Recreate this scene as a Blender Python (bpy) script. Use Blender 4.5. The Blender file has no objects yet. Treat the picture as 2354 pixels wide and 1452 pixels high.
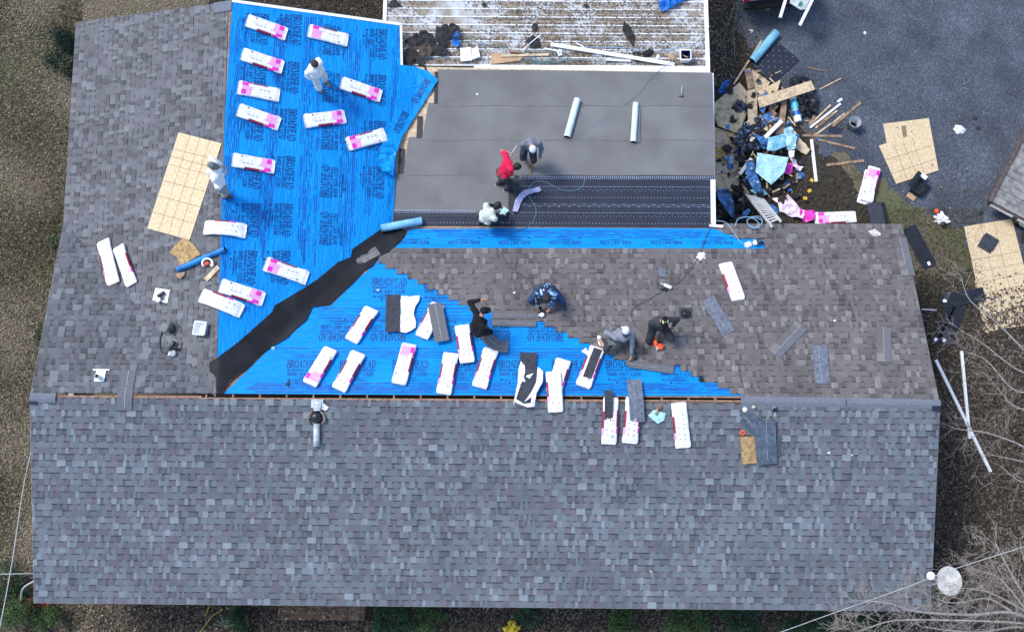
import bpy, bmesh, math, random
import numpy as np
from mathutils import Vector, Matrix, noise
from mathutils.geometry import delaunay_2d_cdt
random.seed(7)
rnd = random.Random(11)
SC = bpy.context.scene
COL = SC.collection
R_ = math.radians

# ------------------------------------------------------------------ camera
FPX, PW, PH = 2757.5, 2354.0, 1452.0
CAM = Vector((0.2988, -4.0915, 31.009))
CROT = Matrix.Rotation(0.2211, 3, 'X') @ Matrix.Rotation(0.0062, 3, 'Z')
cam = bpy.data.objects.new('camera', bpy.data.cameras.new('camera'))
COL.objects.link(cam)
cam.matrix_world = Matrix.Translation(CAM) @ CROT.to_4x4()
cam.data.sensor_fit = 'HORIZONTAL'
cam.data.sensor_width = 36.0
cam.data.lens = FPX / PW * 36.0
cam.data.clip_end = 500
SC.camera = cam

# ------------------------------------------------------------------ sky, sun, exposure
SUN_EL, SUN_AZ = R_(56), R_(-62)           # azimuth from north, clockwise (soft light from the west-north-west)
world = bpy.data.worlds.new('World'); SC.world = world
world.use_nodes = True
wn = world.node_tree; wn.nodes.clear()
sky = wn.nodes.new('ShaderNodeTexSky'); sky.sky_type = 'NISHITA'; sky.sun_disc = False
sky.sun_elevation = SUN_EL; sky.sun_rotation = SUN_AZ
sky.air_density = 1.0; sky.dust_density = 1.2; sky.ozone_density = 1.0
bg = wn.nodes.new('ShaderNodeBackground'); bg.inputs['Strength'].default_value = 0.14
wo = wn.nodes.new('ShaderNodeOutputWorld')
wn.links.new(sky.outputs[0], bg.inputs[0]); wn.links.new(bg.outputs[0], wo.inputs[0])
sd = bpy.data.lights.new('sun', 'SUN'); sd.energy = 1.35; sd.angle = R_(15); sd.color = (1.0, 0.965, 0.92)
sun = bpy.data.objects.new('sun', sd); COL.objects.link(sun)
sun.location = (-20, 10, 40)
sdir = Vector((math.sin(SUN_AZ)*math.cos(SUN_EL), math.cos(SUN_AZ)*math.cos(SUN_EL), math.sin(SUN_EL)))
sun.rotation_euler = sdir.to_track_quat('Z', 'Y').to_euler()
vs = SC.view_settings
vs.view_transform = 'Standard'; vs.look = 'None'; vs.gamma = 1.0; vs.use_curve_mapping = False
vs.exposure = 1.15

# ------------------------------------------------------------------ helpers
def ray(u, v):
    return CROT @ Vector(((u - PW/2)/FPX, -(v - PH/2)/FPX, -1.0))
class Plane:
    """a real surface; p(u, v) is where the sight line through photo pixel (u, v) meets it"""
    def __init__(s, o, n):
        s.o = Vector(o); s.n = Vector(n).normalized()
        if s.n.z < 0: s.n = -s.n
    def p(s, u, v, h=0.0):
        d = ray(u, v); t = ((s.o + s.n*h) - CAM).dot(s.n)/d.dot(s.n)
        return CAM + d*t
def plane3(a, b, c):
    return Plane(a, (b - a).cross(c - a))
def proj(P):
    q = CROT.transposed() @ (Vector(P) - CAM)
    return PW/2 + FPX*q.x/-q.z, PH/2 - FPX*q.y/-q.z
def frame(o, x, n):
    z = n.normalized(); x = (x - z*x.dot(z)).normalized(); y = z.cross(x)
    M = Matrix.Identity(4)
    for i in range(3):
        M[i][0], M[i][1], M[i][2], M[i][3] = x[i], y[i], z[i], o[i]
    return M
def fr2(pl, a, b, h=0.0):
    """frame centred between two photo points on a plane, X from a to b"""
    A, B = pl.p(a[0], a[1], h), pl.p(b[0], b[1], h)
    return frame((A + B)/2, B - A, pl.n), (B - A).length
def frz(P, head=0.0):
    return Matrix.Translation(P) @ Matrix.Rotation(head, 4, 'Z')

MATS = {}
def mat(name, col, rough=0.7, var=0.15, scale=6.0, bump=0.0, bscale=None, spec=0.4, col2=None, metal=0.0, mixlo=0.35, mixhi=0.65, attr=None, detail=5.0, trans=0.0, obvar=0.0, big=0.0):
    if name in MATS: return MATS[name]
    m = bpy.data.materials.new(name); m.use_nodes = True
    nt = m.node_tree; N = nt.nodes; L = nt.links
    b = N['Principled BSDF']
    b.inputs['Roughness'].default_value = rough
    b.inputs['Specular IOR Level'].default_value = spec
    b.inputs['Metallic'].default_value = metal
    if trans: b.inputs['Transmission Weight'].default_value = trans
    tc = N.new('ShaderNodeTexCoord')
    nz = N.new('ShaderNodeTexNoise'); nz.inputs['Scale'].default_value = scale; nz.inputs['Detail'].default_value = detail
    L.new(tc.outputs['Object'], nz.inputs['Vector'])
    mr = N.new('ShaderNodeMapRange'); mr.inputs[1].default_value = mixlo; mr.inputs[2].default_value = mixhi
    L.new(nz.outputs[0], mr.inputs[0])
    mx = N.new('ShaderNodeMix'); mx.data_type = 'RGBA'
    L.new(mr.outputs[0], mx.inputs['Factor'])
    c2 = col2 if col2 else tuple(c*(1 - var) for c in col)
    c1 = col if col2 else tuple(min(1, c*(1 + var*0.6)) for c in col)
    mx.inputs['A'].default_value = (*c1, 1); mx.inputs['B'].default_value = (*c2, 1)
    out = mx.outputs['Result']
    if attr:
        at = N.new('ShaderNodeAttribute'); at.attribute_name = attr
        m2 = N.new('ShaderNodeMix'); m2.data_type = 'RGBA'; m2.blend_type = 'MULTIPLY'; m2.inputs['Factor'].default_value = 1
        L.new(out, m2.inputs['A']); L.new(at.outputs['Color'], m2.inputs['B']); out = m2.outputs['Result']
    if big:
        nb = N.new('ShaderNodeTexNoise'); nb.inputs['Scale'].default_value = 0.8; nb.inputs['Detail'].default_value = 4; nb.inputs['Roughness'].default_value = .6
        L.new(tc.outputs['Object'], nb.inputs['Vector'])
        rb = N.new('ShaderNodeMapRange'); rb.inputs[1].default_value = .3; rb.inputs[2].default_value = .7; rb.inputs[3].default_value = 1 - big; rb.inputs[4].default_value = 1 + big
        L.new(nb.outputs[0], rb.inputs[0])
        m4 = N.new('ShaderNodeVectorMath'); m4.operation = 'SCALE'; L.new(out, m4.inputs[0]); L.new(rb.outputs[0], m4.inputs['Scale']); out = m4.outputs[0]
    if obvar:
        oi = N.new('ShaderNodeObjectInfo')
        mo = N.new('ShaderNodeMapRange'); mo.inputs[3].default_value = 1 - obvar; mo.inputs[4].default_value = 1 + obvar
        L.new(oi.outputs['Random'], mo.inputs[0])
        m3 = N.new('ShaderNodeVectorMath'); m3.operation = 'SCALE'
        L.new(out, m3.inputs[0]); L.new(mo.outputs[0], m3.inputs['Scale']); out = m3.outputs[0]
    L.new(out, b.inputs['Base Color'])
    if bump:
        n2 = N.new('ShaderNodeTexNoise'); n2.inputs['Scale'].default_value = bscale or scale*4; n2.inputs['Detail'].default_value = 4
        L.new(tc.outputs['Object'], n2.inputs['Vector'])
        bp = N.new('ShaderNodeBump'); bp.inputs['Strength'].default_value = bump; bp.inputs['Distance'].default_value = 0.02
        L.new(n2.outputs[0], bp.inputs['Height']); L.new(bp.outputs[0], b.inputs['Normal'])
    MATS[name] = m
    return m

class MB:
    def __init__(s): s.v = []; s.f = []; s.m = []; s.c = []
    def add(s, vs, fs, mi=0, col=None):
        o = len(s.v); s.v.extend([tuple(p) for p in vs])
        for f in fs: s.f.append(tuple(i + o for i in f)); s.m.append(mi); s.c.append(col)
        return s
    def box(s, c, d, mi=0, M=None, col=None):
        x, y, z = d[0]/2, d[1]/2, d[2]/2
        vs = [Vector((c[0] + a*x, c[1] + b*y, c[2] + e*z)) for e in (-1, 1) for a, b in ((-1, -1), (1, -1), (1, 1), (-1, 1))]
        if M is not None: vs = [M @ p for p in vs]
        return s.add(vs, [(0, 3, 2, 1), (4, 5, 6, 7), (0, 1, 5, 4), (1, 2, 6, 5), (2, 3, 7, 6), (3, 0, 4, 7)], mi, col)
    def prism(s, poly, z0, z1, mi=0, fn=None, side=None):
        n = len(poly)
        A = sum(poly[i][0]*poly[(i+1) % n][1] - poly[(i+1) % n][0]*poly[i][1] for i in range(n))
        if A < 0: poly = poly[::-1]
        vs = [(p[0], p[1], z0) for p in poly] + [(p[0], p[1], z1) for p in poly]
        if fn: vs = [fn(p) for p in vs]
        s.add(vs, [tuple(range(n, 2*n)), tuple(range(n - 1, -1, -1))], mi)
        return s.add(vs, [(i, (i+1) % n, n + (i+1) % n, n + i) for i in range(n)], mi if side is None else side)
    def tube(s, pts, r, n=8, mi=0, caps=True, flat=1.0):
        pts = [Vector(p) for p in pts]; k = len(pts)
        rs = r if isinstance(r, (list, tuple)) else [r]*k
        vs = []; u = None
        for i, p in enumerate(pts):
            t = (pts[min(i+1, k-1)] - pts[max(i-1, 0)])
            if t.length < 1e-9: t = Vector((0, 0, 1))
            t.normalize()
            if u is None: u = t.orthogonal().normalized()
            u = (u - t*u.dot(t)); u = u.normalized() if u.length > 1e-6 else t.orthogonal().normalized()
            w = t.cross(u)
            for j in range(n):
                a = 2*math.pi*j/n
                vs.append(p + (u*math.cos(a) + w*math.sin(a)*flat)*rs[i])
        fs = [(i*n + j, i*n + (j+1) % n, (i+1)*n + (j+1) % n, (i+1)*n + j) for i in range(k-1) for j in range(n)]
        if caps: fs += [tuple(range(n-1, -1, -1)), tuple(range((k-1)*n, k*n))]
        return s.add(vs, fs, mi)
    def lathe(s, prof, n=16, mi=0, c=(0, 0, 0)):
        vs = [(c[0] + r*math.cos(2*math.pi*j/n), c[1] + r*math.sin(2*math.pi*j/n), c[2] + z) for r, z in prof for j in range(n)]
        return s.add(vs, [(i*n + j, i*n + (j+1) % n, (i+1)*n + (j+1) % n, (i+1)*n + j) for i in range(len(prof)-1) for j in range(n)], mi)
    def ell(s, c, r, n=10, mi=0, M=None):
        vs = []; k = n//2 + 2
        for i in range(k + 1):
            a = math.pi*i/k
            for j in range(n):
                b = 2*math.pi*j/n
                p = Vector((r[0]*math.sin(a)*math.cos(b), r[1]*math.sin(a)*math.sin(b), r[2]*math.cos(a)))
                if M is not None: p = M @ p
                vs.append(p + Vector(c))
        return s.add(vs, [(i*n + j, (i+1)*n + j, (i+1)*n + (j+1) % n, i*n + (j+1) % n) for i in range(k) for j in range(n)], mi)
    def mesh(s, name, mats, smooth=False):
        me = bpy.data.meshes.new(name)
        me.from_pydata(s.v, [], s.f)
        for m in mats: me.materials.append(m)
        if len(mats) > 1: me.polygons.foreach_set('material_index', s.m)
        if any(c is not None for c in s.c):
            a = me.color_attributes.new('tone', 'FLOAT_COLOR', 'CORNER')
            arr = []
            for f, c in zip(s.f, s.c): arr.extend(list(c or (1, 1, 1)) + [1.0] if False else ([*(c or (1, 1, 1)), 1.0])*len(f))
            a.data.foreach_set('color', arr)
        if smooth: me.polygons.foreach_set('use_smooth', [True]*len(me.polygons))
        me.update()
        return me
    def build(s, name, mats, parent=None, smooth=False, M=None):
        if not isinstance(mats, (list, tuple)): mats = [mats]
        o = bpy.data.objects.new(name, s.mesh(name, mats, smooth)); COL.objects.link(o)
        if parent is not None: o.parent = parent
        if M is not None:
            if parent is not None: o.matrix_local = M
            else: o.matrix_world = M
        return o
def tag(o, label, cat, group=None, kind=None):
    o['label'] = label
    if cat: o['category'] = cat
    if group: o['group'] = group
    if kind: o['kind'] = kind
    return o
def thing(name, label, cat, M=None, group=None):
    o = bpy.data.objects.new(name, None); COL.objects.link(o); o.empty_display_size = 0.2
    if M is not None: o.matrix_world = M
    return tag(o, label, cat, group)
def link_mesh(name, me, parent, M=None):
    o = bpy.data.objects.new(name, me); COL.objects.link(o); o.parent = parent
    if M is not None: o.matrix_local = M
    return o
def nz3(x, y, z=0.0):
    return noise.noise(Vector((x, y, z)))
def spline(pts, n=8):
    """Catmull-Rom through points"""
    P = [Vector(p) for p in pts]; out = []
    for i in range(len(P) - 1):
        a, b, c, d = P[max(i-1, 0)], P[i], P[i+1], P[min(i+2, len(P)-1)]
        for k in range(n):
            t = k/n
            out.append(0.5*((2*b) + (c - a)*t + (2*a - 5*b + 4*c - d)*t*t + (3*b - a - 3*c + d)*t**3))
    out.append(P[-1]); return out
def inpoly(x, y, poly):
    c = False; j = len(poly) - 1
    for i in range(len(poly)):
        if (poly[i][1] > y) != (poly[j][1] > y) and x < (poly[j][0]-poly[i][0])*(y-poly[i][1])/(poly[j][1]-poly[i][1]) + poly[i][0]: c = not c
        j = i
    return c
def sheet(poly, step, zf=None, jit=0.3, rng=rnd):
    """triangulated sheet over any polygon; returns verts, faces"""
    pts = []; n = len(poly)
    for i in range(n):
        a, b = Vector(poly[i]).to_2d(), Vector(poly[(i+1) % n]).to_2d()
        k = max(1, int((b - a).length/step))
        pts += [a.lerp(b, j/k) for j in range(k)]
    ne = len(pts); edges = [(i, (i+1) % ne) for i in range(ne)]
    pl = [(p.x, p.y) for p in pts]
    x0, x1 = min(p[0] for p in pl), max(p[0] for p in pl); y0, y1 = min(p[1] for p in pl), max(p[1] for p in pl)
    y = y0 + step/2
    while y < y1:
        x = x0 + step/2
        while x < x1:
            q = (x + rng.uniform(-jit, jit)*step, y + rng.uniform(-jit, jit)*step)
            if inpoly(q[0], q[1], pl): pts.append(Vector(q))
            x += step
        y += step
    V, E, F = delaunay_2d_cdt(pts, edges, [], 1, 1e-5)[:3]
    vs = [(p.x, p.y, zf(p.x, p.y) if zf else 0.0) for p in V]
    fs = []
    for f in F:
        a, b, c = (V[i] for i in f[:3])
        fs.append(tuple(f) if (b - a).cross(c - a) > 0 else tuple(reversed(f)))
    return vs, fs
def clip(poly, cv):
    """Sutherland-Hodgman against a convex counter-clockwise polygon"""
    out = poly
    for i in range(len(cv)):
        a, b = cv[i], cv[(i+1) % len(cv)]
        inp = out; out = []
        if not inp: return []
        sd_ = lambda p: (b[0]-a[0])*(p[1]-a[1]) - (b[1]-a[1])*(p[0]-a[0])
        for j in range(len(inp)):
            p, q = inp[j], inp[(j+1) % len(inp)]
            dp, dq = sd_(p), sd_(q)
            if dp >= 0: out.append(p)
            if (dp >= 0) != (dq >= 0):
                t = dp/(dp - dq); out.append(tuple(p[k] + (q[k] - p[k])*t for k in range(len(p))))
    return out
def ccw(poly):
    n = len(poly); A = sum(poly[i][0]*poly[(i+1) % n][1] - poly[(i+1) % n][0]*poly[i][1] for i in range(n))
    return poly if A > 0 else poly[::-1]

# ------------------------------------------------------------------ materials
M_shingle = mat('shingle_granules', (1.0, 1.0, 1.0), 0.92, 0.22, 60.0, 0.5, 260.0, 0.2, attr='tone', obvar=0.05, detail=8, big=0.16)
M_wood = mat('bare_wood', (0.28, 0.165, 0.11), 0.8, 0.35, 9.0, 0.2)
M_pine = mat('pale_pine', (0.55, 0.42, 0.27), 0.75, 0.3, 12.0, 0.2)
M_board = mat('weathered_board', (0.30, 0.20, 0.13), 0.85, 0.45, 9.0, 0.3)
M_osb = mat('strand_board', (0.66, 0.53, 0.34), 0.75, 0.3, 22.0, 0.25, 60, col2=(0.48, 0.36, 0.21))
M_osbd = mat('dirty_strand_board', (0.52, 0.42, 0.28), 0.8, 0.3, 7.0, 0.25, 50, col2=(0.17, 0.13, 0.09), mixlo=0.48, mixhi=0.75, detail=9)
M_brown = mat('brown_fibreboard', (0.38, 0.25, 0.11), 0.85, 0.4, 16.0, 0.3)
M_line = mat('printed_line', (0.22, 0.15, 0.08), 0.8)
M_trim = mat('tan_trim', (0.42, 0.39, 0.35), 0.6, 0.15, 5.0)
M_white = mat('white_paint', (0.78, 0.79, 0.80), 0.45, 0.06, 5.0)
M_wplas = mat('white_wrapper', (0.74, 0.735, 0.745), 0.42, 0.14, 9.0, 0.5, 16.0)
M_pwrap = mat('pale_pink_wrapper', (0.80, 0.66, 0.76), 0.4, 0.12, 7.0, 0.3, 20)
M_pink = mat('pink_print', (0.78, 0.32, 0.66), 0.45, 0.06)
M_mag = mat('magenta_print', (0.70, 0.03, 0.42), 0.45, 0.08)
M_mar = mat('maroon_print', (0.26, 0.012, 0.05), 0.45, 0.15)
M_ink = mat('grey_ink', (0.12, 0.11, 0.13), 0.6)
M_ink2 = mat('pale_grey_ink', (0.46, 0.44, 0.47), 0.6)
M_blk = mat('black_membrane', (0.022, 0.024, 0.032), 0.6, 0.3, 3.0, 0.12, 40)
M_valley = mat('black_valley_membrane', (0.0155, 0.0168, 0.020), 0.6, 0.35, 2.2, 0.25, 9, 0.15)
M_navy = mat('dark_blue_membrane', (0.0095, 0.015, 0.033), 0.62, 0.25, 3.0, 0.1, 40)
M_cap = mat('grey_mineral_cap_sheet', (0.158, 0.156, 0.156), 0.9, 0.16, 1.1, 0.35, 220, obvar=.03, detail=9)
M_dot = mat('printed_white_dash', (0.22, 0.26, 0.36), 0.7)
M_plast = mat('black_plastic', (0.012, 0.013, 0.016), 0.3, 0.3, 8.0, spec=0.5)
M_bagb = mat('blue_black_film', (0.010, 0.012, 0.02), 0.22, 0.3, 9.0, spec=0.6, col2=(0.07, 0.15, 0.32), mixlo=.55, mixhi=.63)
M_bag = mat('black_bin_bag', (0.010, 0.010, 0.012), 0.22, 0.3, 6.0, spec=0.6)
M_felt = mat('black_felt_scrap', (0.030, 0.029, 0.030), 0.95, 0.5, 9.0, 0.4, 30)
M_galv = mat('galvanised_steel', (0.48, 0.53, 0.55), 0.5, 0.3, 6.0, metal=0.2)
M_grey = mat('grey_plastic', (0.30, 0.33, 0.36), 0.5)
M_dark = mat('dark_interior', (0.012, 0.012, 0.013), 0.9)
M_film = mat('light_blue_film', (0.20, 0.48, 0.66), 0.25, 0.25, 5.0, spec=0.5)
M_filmd = mat('blue_film', (0.05, 0.17, 0.42), 0.2, 0.5, 6.0, spec=0.6)
M_filmp = mat('pale_aqua_film', (0.38, 0.66, 0.74), 0.3, 0.2, 7.0, spec=0.5)
M_lav = mat('lavender_film', (0.34, 0.36, 0.56), 0.35, 0.25, 16.0)
M_tarp = mat('blue_tarp', (0.004, 0.12, 0.46), 0.35, 0.35, 4.0, 0.3, 10, spec=0.5)
M_rolls = mat('roll_release_film', (0.26, 0.52, 0.68), 0.35, 0.25, 12.0)
M_rollw = mat('roll_wrapper', (0.58, 0.72, 0.78), 0.35, 0.15, 10.0)
M_orange = mat('orange_plastic', (0.85, 0.10, 0.03), 0.4, 0.15)
M_yellow = mat('yellow_plastic', (0.75, 0.42, 0.04), 0.4, 0.15)
M_card = mat('cardboard', (0.46, 0.30, 0.17), 0.85, 0.15)
M_teal = mat('teal_hose', (0.06, 0.20, 0.24), 0.4)
M_hose = mat('dark_hose', (0.05, 0.065, 0.075), 0.45)
M_hoseb = mat('pale_blue_hose', (0.22, 0.40, 0.55), 0.4)
M_cable = mat('pale_cable', (0.42, 0.42, 0.42), 0.6)
M_red = mat('red_lens', (0.45, 0.01, 0.015), 0.15, 0.3)
M_truck = mat('white_car_paint', (0.72, 0.73, 0.76), 0.25, 0.05)
M_brick = mat('painted_wall', (0.50, 0.47, 0.42), 0.8, 0.2, 5.0)
# ------------------------------------------------------------------ planes of the place
ZR, ZE = 4.03, 2.75
zp = lambda z: Plane((0, 0, z), (0, 0, 1))
G = zp(0.0); PR = zp(ZR); PE = zp(ZE)
RL, RR = PR.p(69, 911), PR.p(2161, 930)
mid = lambda a, b: (a + b)/2
FRONT = plane3(RL, RR, mid(PE.p(78, 1384), PE.p(2139, 1403)))
REAR = plane3(RL, RR, mid(PE.p(2073, 515), PE.p(905, 520)))
FL, FR = FRONT.p(78, 1384), FRONT.p(2139, 1403)
BR, BL = REAR.p(2073, 515), REAR.p(146, 512)
VT = PR.p(500, 900)                          # where the two ridges meet
PN = PR.p(533, 3)
WEST = plane3(PN, VT, mid(PE.p(175, 52), PE.p(146, 512)))
EAST = plane3(PN, VT, mid(PE.p(921, 57), PE.p(905, 515)))
WN, EN = WEST.p(175, 52), EAST.p(921, 57)
WS, ES = WEST.p(146, 512), EAST.p(905, 520)
LOW = plane3(PE.p(905, 520), PE.p(1640, 521), zp(2.58).p(1637, 168))
CARP = zp(2.42)

def slope_frame(pl, a, b, down):
    """x along the ridge from a to b, y up the slope, origin at a"""
    x = (b - a).normalized(); n = pl.n
    y = n.cross(x)
    return frame(a, x, n)
F_FRONT = frame(FL, FR - FL, FRONT.n)        # y runs up-slope (north)
F_REAR = frame(BR, RL*0 + (BL - BR), REAR.n) # x runs west, y up-slope (south)
F_WEST = frame(WN, WS - WN, WEST.n)          # x runs south, y up-slope (east)
F_EAST = frame(ES, EN - ES, EAST.n)          # x runs north, y up-slope (west)
F_LOW = frame(LOW.p(905, 520), LOW.p(1640, 521) - LOW.p(905, 520), LOW.n)
def loc(F, P):
    return F.inverted() @ P
def lp(F, pl, pts):
    I = F.inverted()
    return [tuple((I @ pl.p(u, v))[:2]) for u, v in pts]

# ------------------------------------------------------------------ ground
def ground_material():
    m = bpy.data.materials.new('leafy_soil'); m.use_nodes = True
    nt = m.node_tree; N = nt.nodes; L = nt.links; b = N['Principled BSDF']
    b.inputs['Roughness'].default_value = 0.95; b.inputs['Specular IOR Level'].default_value = 0.15
    tc = N.new('ShaderNodeTexCoord')
    def nse(sc, det=6):
        n = N.new('ShaderNodeTexNoise'); n.inputs['Scale'].default_value = sc; n.inputs['Detail'].default_value = det
        L.new(tc.outputs['Object'], n.inputs['Vector']); return n
    def mixc(fac, a, c):
        x = N.new('ShaderNodeMix'); x.data_type = 'RGBA'
        L.new(fac, x.inputs['Factor'])
        for k, w in (('A', a), ('B', c)):
            if isinstance(w, tuple): x.inputs[k].default_value = (*w, 1)
            else: L.new(w, x.inputs[k])
        return x.outputs['Result']
    def mr(o, lo, hi):
        r = N.new('ShaderNodeMapRange'); r.inputs[1].default_value = lo; r.inputs[2].default_value = hi; L.new(o, r.inputs[0]); return r.outputs[0]
    c = mixc(mr(nse(14).outputs[0], .4, .62), (0.120, 0.098, 0.070), (0.195, 0.160, 0.112))
    c = mixc(mr(nse(0.45, 4).outputs[0], .5, .62), c, (0.120, 0.128, 0.064))
    c = mixc(mr(nse(40, 3).outputs[0], .52, .62), c, (0.055, 0.045, 0.033))
    L.new(c, b.inputs['Base Color'])
    bp = N.new('ShaderNodeBump'); bp.inputs['Strength'].default_value = 0.6; bp.inputs['Distance'].default_value = 0.04
    L.new(nse(30).outputs[0], bp.inputs['Height']); L.new(bp.outputs[0], b.inputs['Normal'])
    return m
mb = MB(); mb.add([(-150, -150, 0), (150, -150, 0), (150, 150, 0), (-150, 150, 0)], [(0, 1, 2, 3)])
g = mb.build('ground', ground_material()); tag(g, 'brown leaf-strewn soil around the house', None, kind='structure')

M_soil = mat('dark_soil_with_shade', (0.060, 0.051, 0.042), 0.95, .4, 9.0, .5, 40, .1, col2=(0.026, 0.022, 0.019), detail=9)  # soil darker than the open ground, eave shade mixed into its colour
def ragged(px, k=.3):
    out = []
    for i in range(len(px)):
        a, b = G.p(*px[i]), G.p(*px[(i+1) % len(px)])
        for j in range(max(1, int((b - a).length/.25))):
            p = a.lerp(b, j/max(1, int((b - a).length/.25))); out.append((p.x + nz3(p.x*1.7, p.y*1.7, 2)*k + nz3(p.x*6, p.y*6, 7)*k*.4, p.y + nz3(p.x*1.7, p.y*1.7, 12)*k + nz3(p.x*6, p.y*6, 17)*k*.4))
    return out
for px, lab in (([(1560, -90), (1720, -90), (1730, 60), (1800, 240), (1900, 350), (1960, 430), (2010, 480), (2040, 520), (1900, 620), (1560, 620)], 'dark soil with shade painted in between the low roof and the drive'), ([(2080, 640), (2190, 630), (2250, 680), (2480, 660), (2480, 1540), (2080, 1540)], 'dark leafy soil right of the house, eave shade painted in'), ([(480, -90), (940, -90), (940, 80), (480, 60)], 'dark soil behind the wing'), ([(-60, 1330), (90, 1340), (300, 1340), (2110, 1340), (2110, 1540), (-60, 1540)], 'dark planting soil along the front of the house, eave shade painted in')):
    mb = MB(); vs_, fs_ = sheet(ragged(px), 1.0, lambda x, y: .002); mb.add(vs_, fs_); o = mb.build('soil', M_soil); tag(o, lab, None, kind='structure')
def gravel_material():
    m = bpy.data.materials.new('blue_grey_gravel'); m.use_nodes = True
    nt = m.node_tree; N = nt.nodes; L = nt.links; b = N['Principled BSDF']
    b.inputs['Roughness'].default_value = 0.85; b.inputs['Specular IOR Level'].default_value = 0.3
    tc = N.new('ShaderNodeTexCoord')
    vo = N.new('ShaderNodeTexVoronoi'); vo.inputs['Scale'].default_value = 26.0
    L.new(tc.outputs['Object'], vo.inputs['Vector'])
    bw = N.new('ShaderNodeSeparateColor'); L.new(vo.outputs['Color'], bw.inputs[0])
    rp = N.new('ShaderNodeValToRGB'); L.new(bw.outputs[0], rp.inputs[0])
    e = rp.color_ramp.elements
    e[0].position = 0.0; e[0].color = (0.052, 0.060, 0.076, 1); e[1].position = 1.0; e[1].color = (0.118, 0.136, 0.168, 1)
    k = e.new(0.55); k.color = (0.070, 0.082, 0.105, 1)
    k = e.new(0.88); k.color = (0.088, 0.102, 0.130, 1)
    nz = N.new('ShaderNodeTexNoise'); nz.inputs['Scale'].default_value = 0.9; nz.inputs['Detail'].default_value = 7
    L.new(tc.outputs['Object'], nz.inputs['Vector'])
    mr = N.new('ShaderNodeMapRange'); mr.inputs[1].default_value = .35; mr.inputs[2].default_value = .7; mr.inputs[3].default_value = .72; mr.inputs[4].default_value = 1.35
    L.new(nz.outputs[0], mr.inputs[0])
    sc = N.new('ShaderNodeVectorMath'); sc.operation = 'SCALE'
    L.new(rp.outputs[0], sc.inputs[0]); L.new(mr.outputs[0], sc.inputs['Scale']); L.new(sc.outputs[0], b.inputs['Base Color'])
    bp = N.new('ShaderNodeBump'); bp.inputs['Strength'].default_value = 0.8; bp.inputs['Distance'].default_value = 0.03
    L.new(vo.outputs['Distance'], bp.inputs['Height']); bp.invert = True; L.new(bp.outputs[0], b.inputs['Normal'])
    return m
gp = [(1655, -500), (1690, 60), (1760, 160), (1800, 240), (1870, 300), (1900, 352), (1985, 395), (2035, 420), (2075, 470), (2120, 480), (2190, 500), (2225, 540), (2260, 600), (2420, 640), (2700, 620), (3200, 300), (3200, -900)]
gpoly = []
for i in range(len(gp)):
    a, b = G.p(*gp[i]), G.p(*gp[(i+1) % len(gp)])
    k = max(1, int((b - a).length/0.12)) if i < 13 else 1
    for j in range(k):
        p = a.lerp(b, j/k); gpoly.append((p.x + nz3(p.x*2, p.y*2)*0.35 + nz3(p.x*9, p.y*9, 3)*0.15, p.y + nz3(p.x*2, p.y*2, 9)*0.35 + nz3(p.x*9, p.y*9, 5)*0.15))
mb = MB(); vs_, fs_ = sheet(gpoly, 1.2, lambda x, y: 0.004); mb.add(vs_, fs_)
g = mb.build('gravel_drive', gravel_material()); tag(g, 'blue grey gravel drive beside the house', None, kind='structure')

# ------------------------------------------------------------------ house: walls, decks, rafters
house = thing('house', 'long low house under a grey shingle roof with a cross wing, half re-roofed', 'house', Matrix.Translation((0, 0, 0)))
def hpart(name, mb, mats, smooth=False, parent=None):
    return mb.build(name, mats, parent or house, smooth)
def wall_poly(a, b, name='wall'):
    m = MB(); d = (b - a); n = Vector((-d.y, d.x, 0)).normalized()*0.12
    vs = [Vector((p.x, p.y, z)) for z in (0, ZE - 0.16) for p in (a, b, b + n, a + n)]
    m.add(vs, [(0, 3, 2, 1), (4, 5, 6, 7), (0, 1, 5, 4), (1, 2, 6, 5), (2, 3, 7, 6), (3, 0, 4, 7)])
    return hpart(name, m, M_brick)
i_ = 0.45
wall_poly(FL + Vector((.35, i_, 0)), FR + Vector((-.35, i_, 0)))
wall_poly(FR + Vector((-.35, i_ + .12, 0)), BR + Vector((-.35, -i_ - .12, 0)))
wall_poly(BR + Vector((-.35, -i_, 0)), ES + Vector((-.2, -i_, 0)))
wall_poly(BL + Vector((.4, -4.0, 0)), FL + Vector((.35, 4.4, 0)))
wall_poly(WN + Vector((i_, -.4, 0)), WN + Vector((i_, -.4, 0)) + (WS - WN)*0.97)
wall_poly(EN + Vector((-i_, -.4, 0)), WN + Vector((i_ + .12, -.4, 0)))

def deck(name, pl, pts, mats, t=0.03, top=-0.012, parent=None):
    m = MB(); n = pl.n
    vs = [p + n*(top - t) for p in pts] + [p + n*top for p in pts]; k = len(pts)
    m.add(vs, [tuple(range(k, 2*k)), tuple(range(k-1, -1, -1))] + [(i, (i+1) % k, k + (i+1) % k, k + i) for i in range(k)])
    # make the winding face outwards
    bm = bmesh.new(); me = m.mesh(name, mats); bm.from_mesh(me); bmesh.ops.recalc_face_normals(bm, faces=bm.faces); bm.to_mesh(me); bm.free()
    return link_mesh(name, me, parent or house)
cut = 0.055
def lerpE(a, b, d):                            # move from a towards b by d metres
    return a + (b - a).normalized()*d
roof_front = deck('roof', FRONT, [FL, FR, lerpE(RR, FR, .004), lerpE(RL, FL, .004)], [M_wood])
roof_front['label'] = 'front slope of weathered shingles, sky light painted in as blue grey'
roof_rear = deck('roof', REAR, [lerpE(RL, BL, .14), lerpE(RR, BR, .14), BR, BL], [M_wood], top=-0.034)
roof_rear['label'] = 'rear slope with new shingles, tinted brown grey for the light, over blue underlayment'
pv = lerpE(VT, WS, 0.05)
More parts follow.
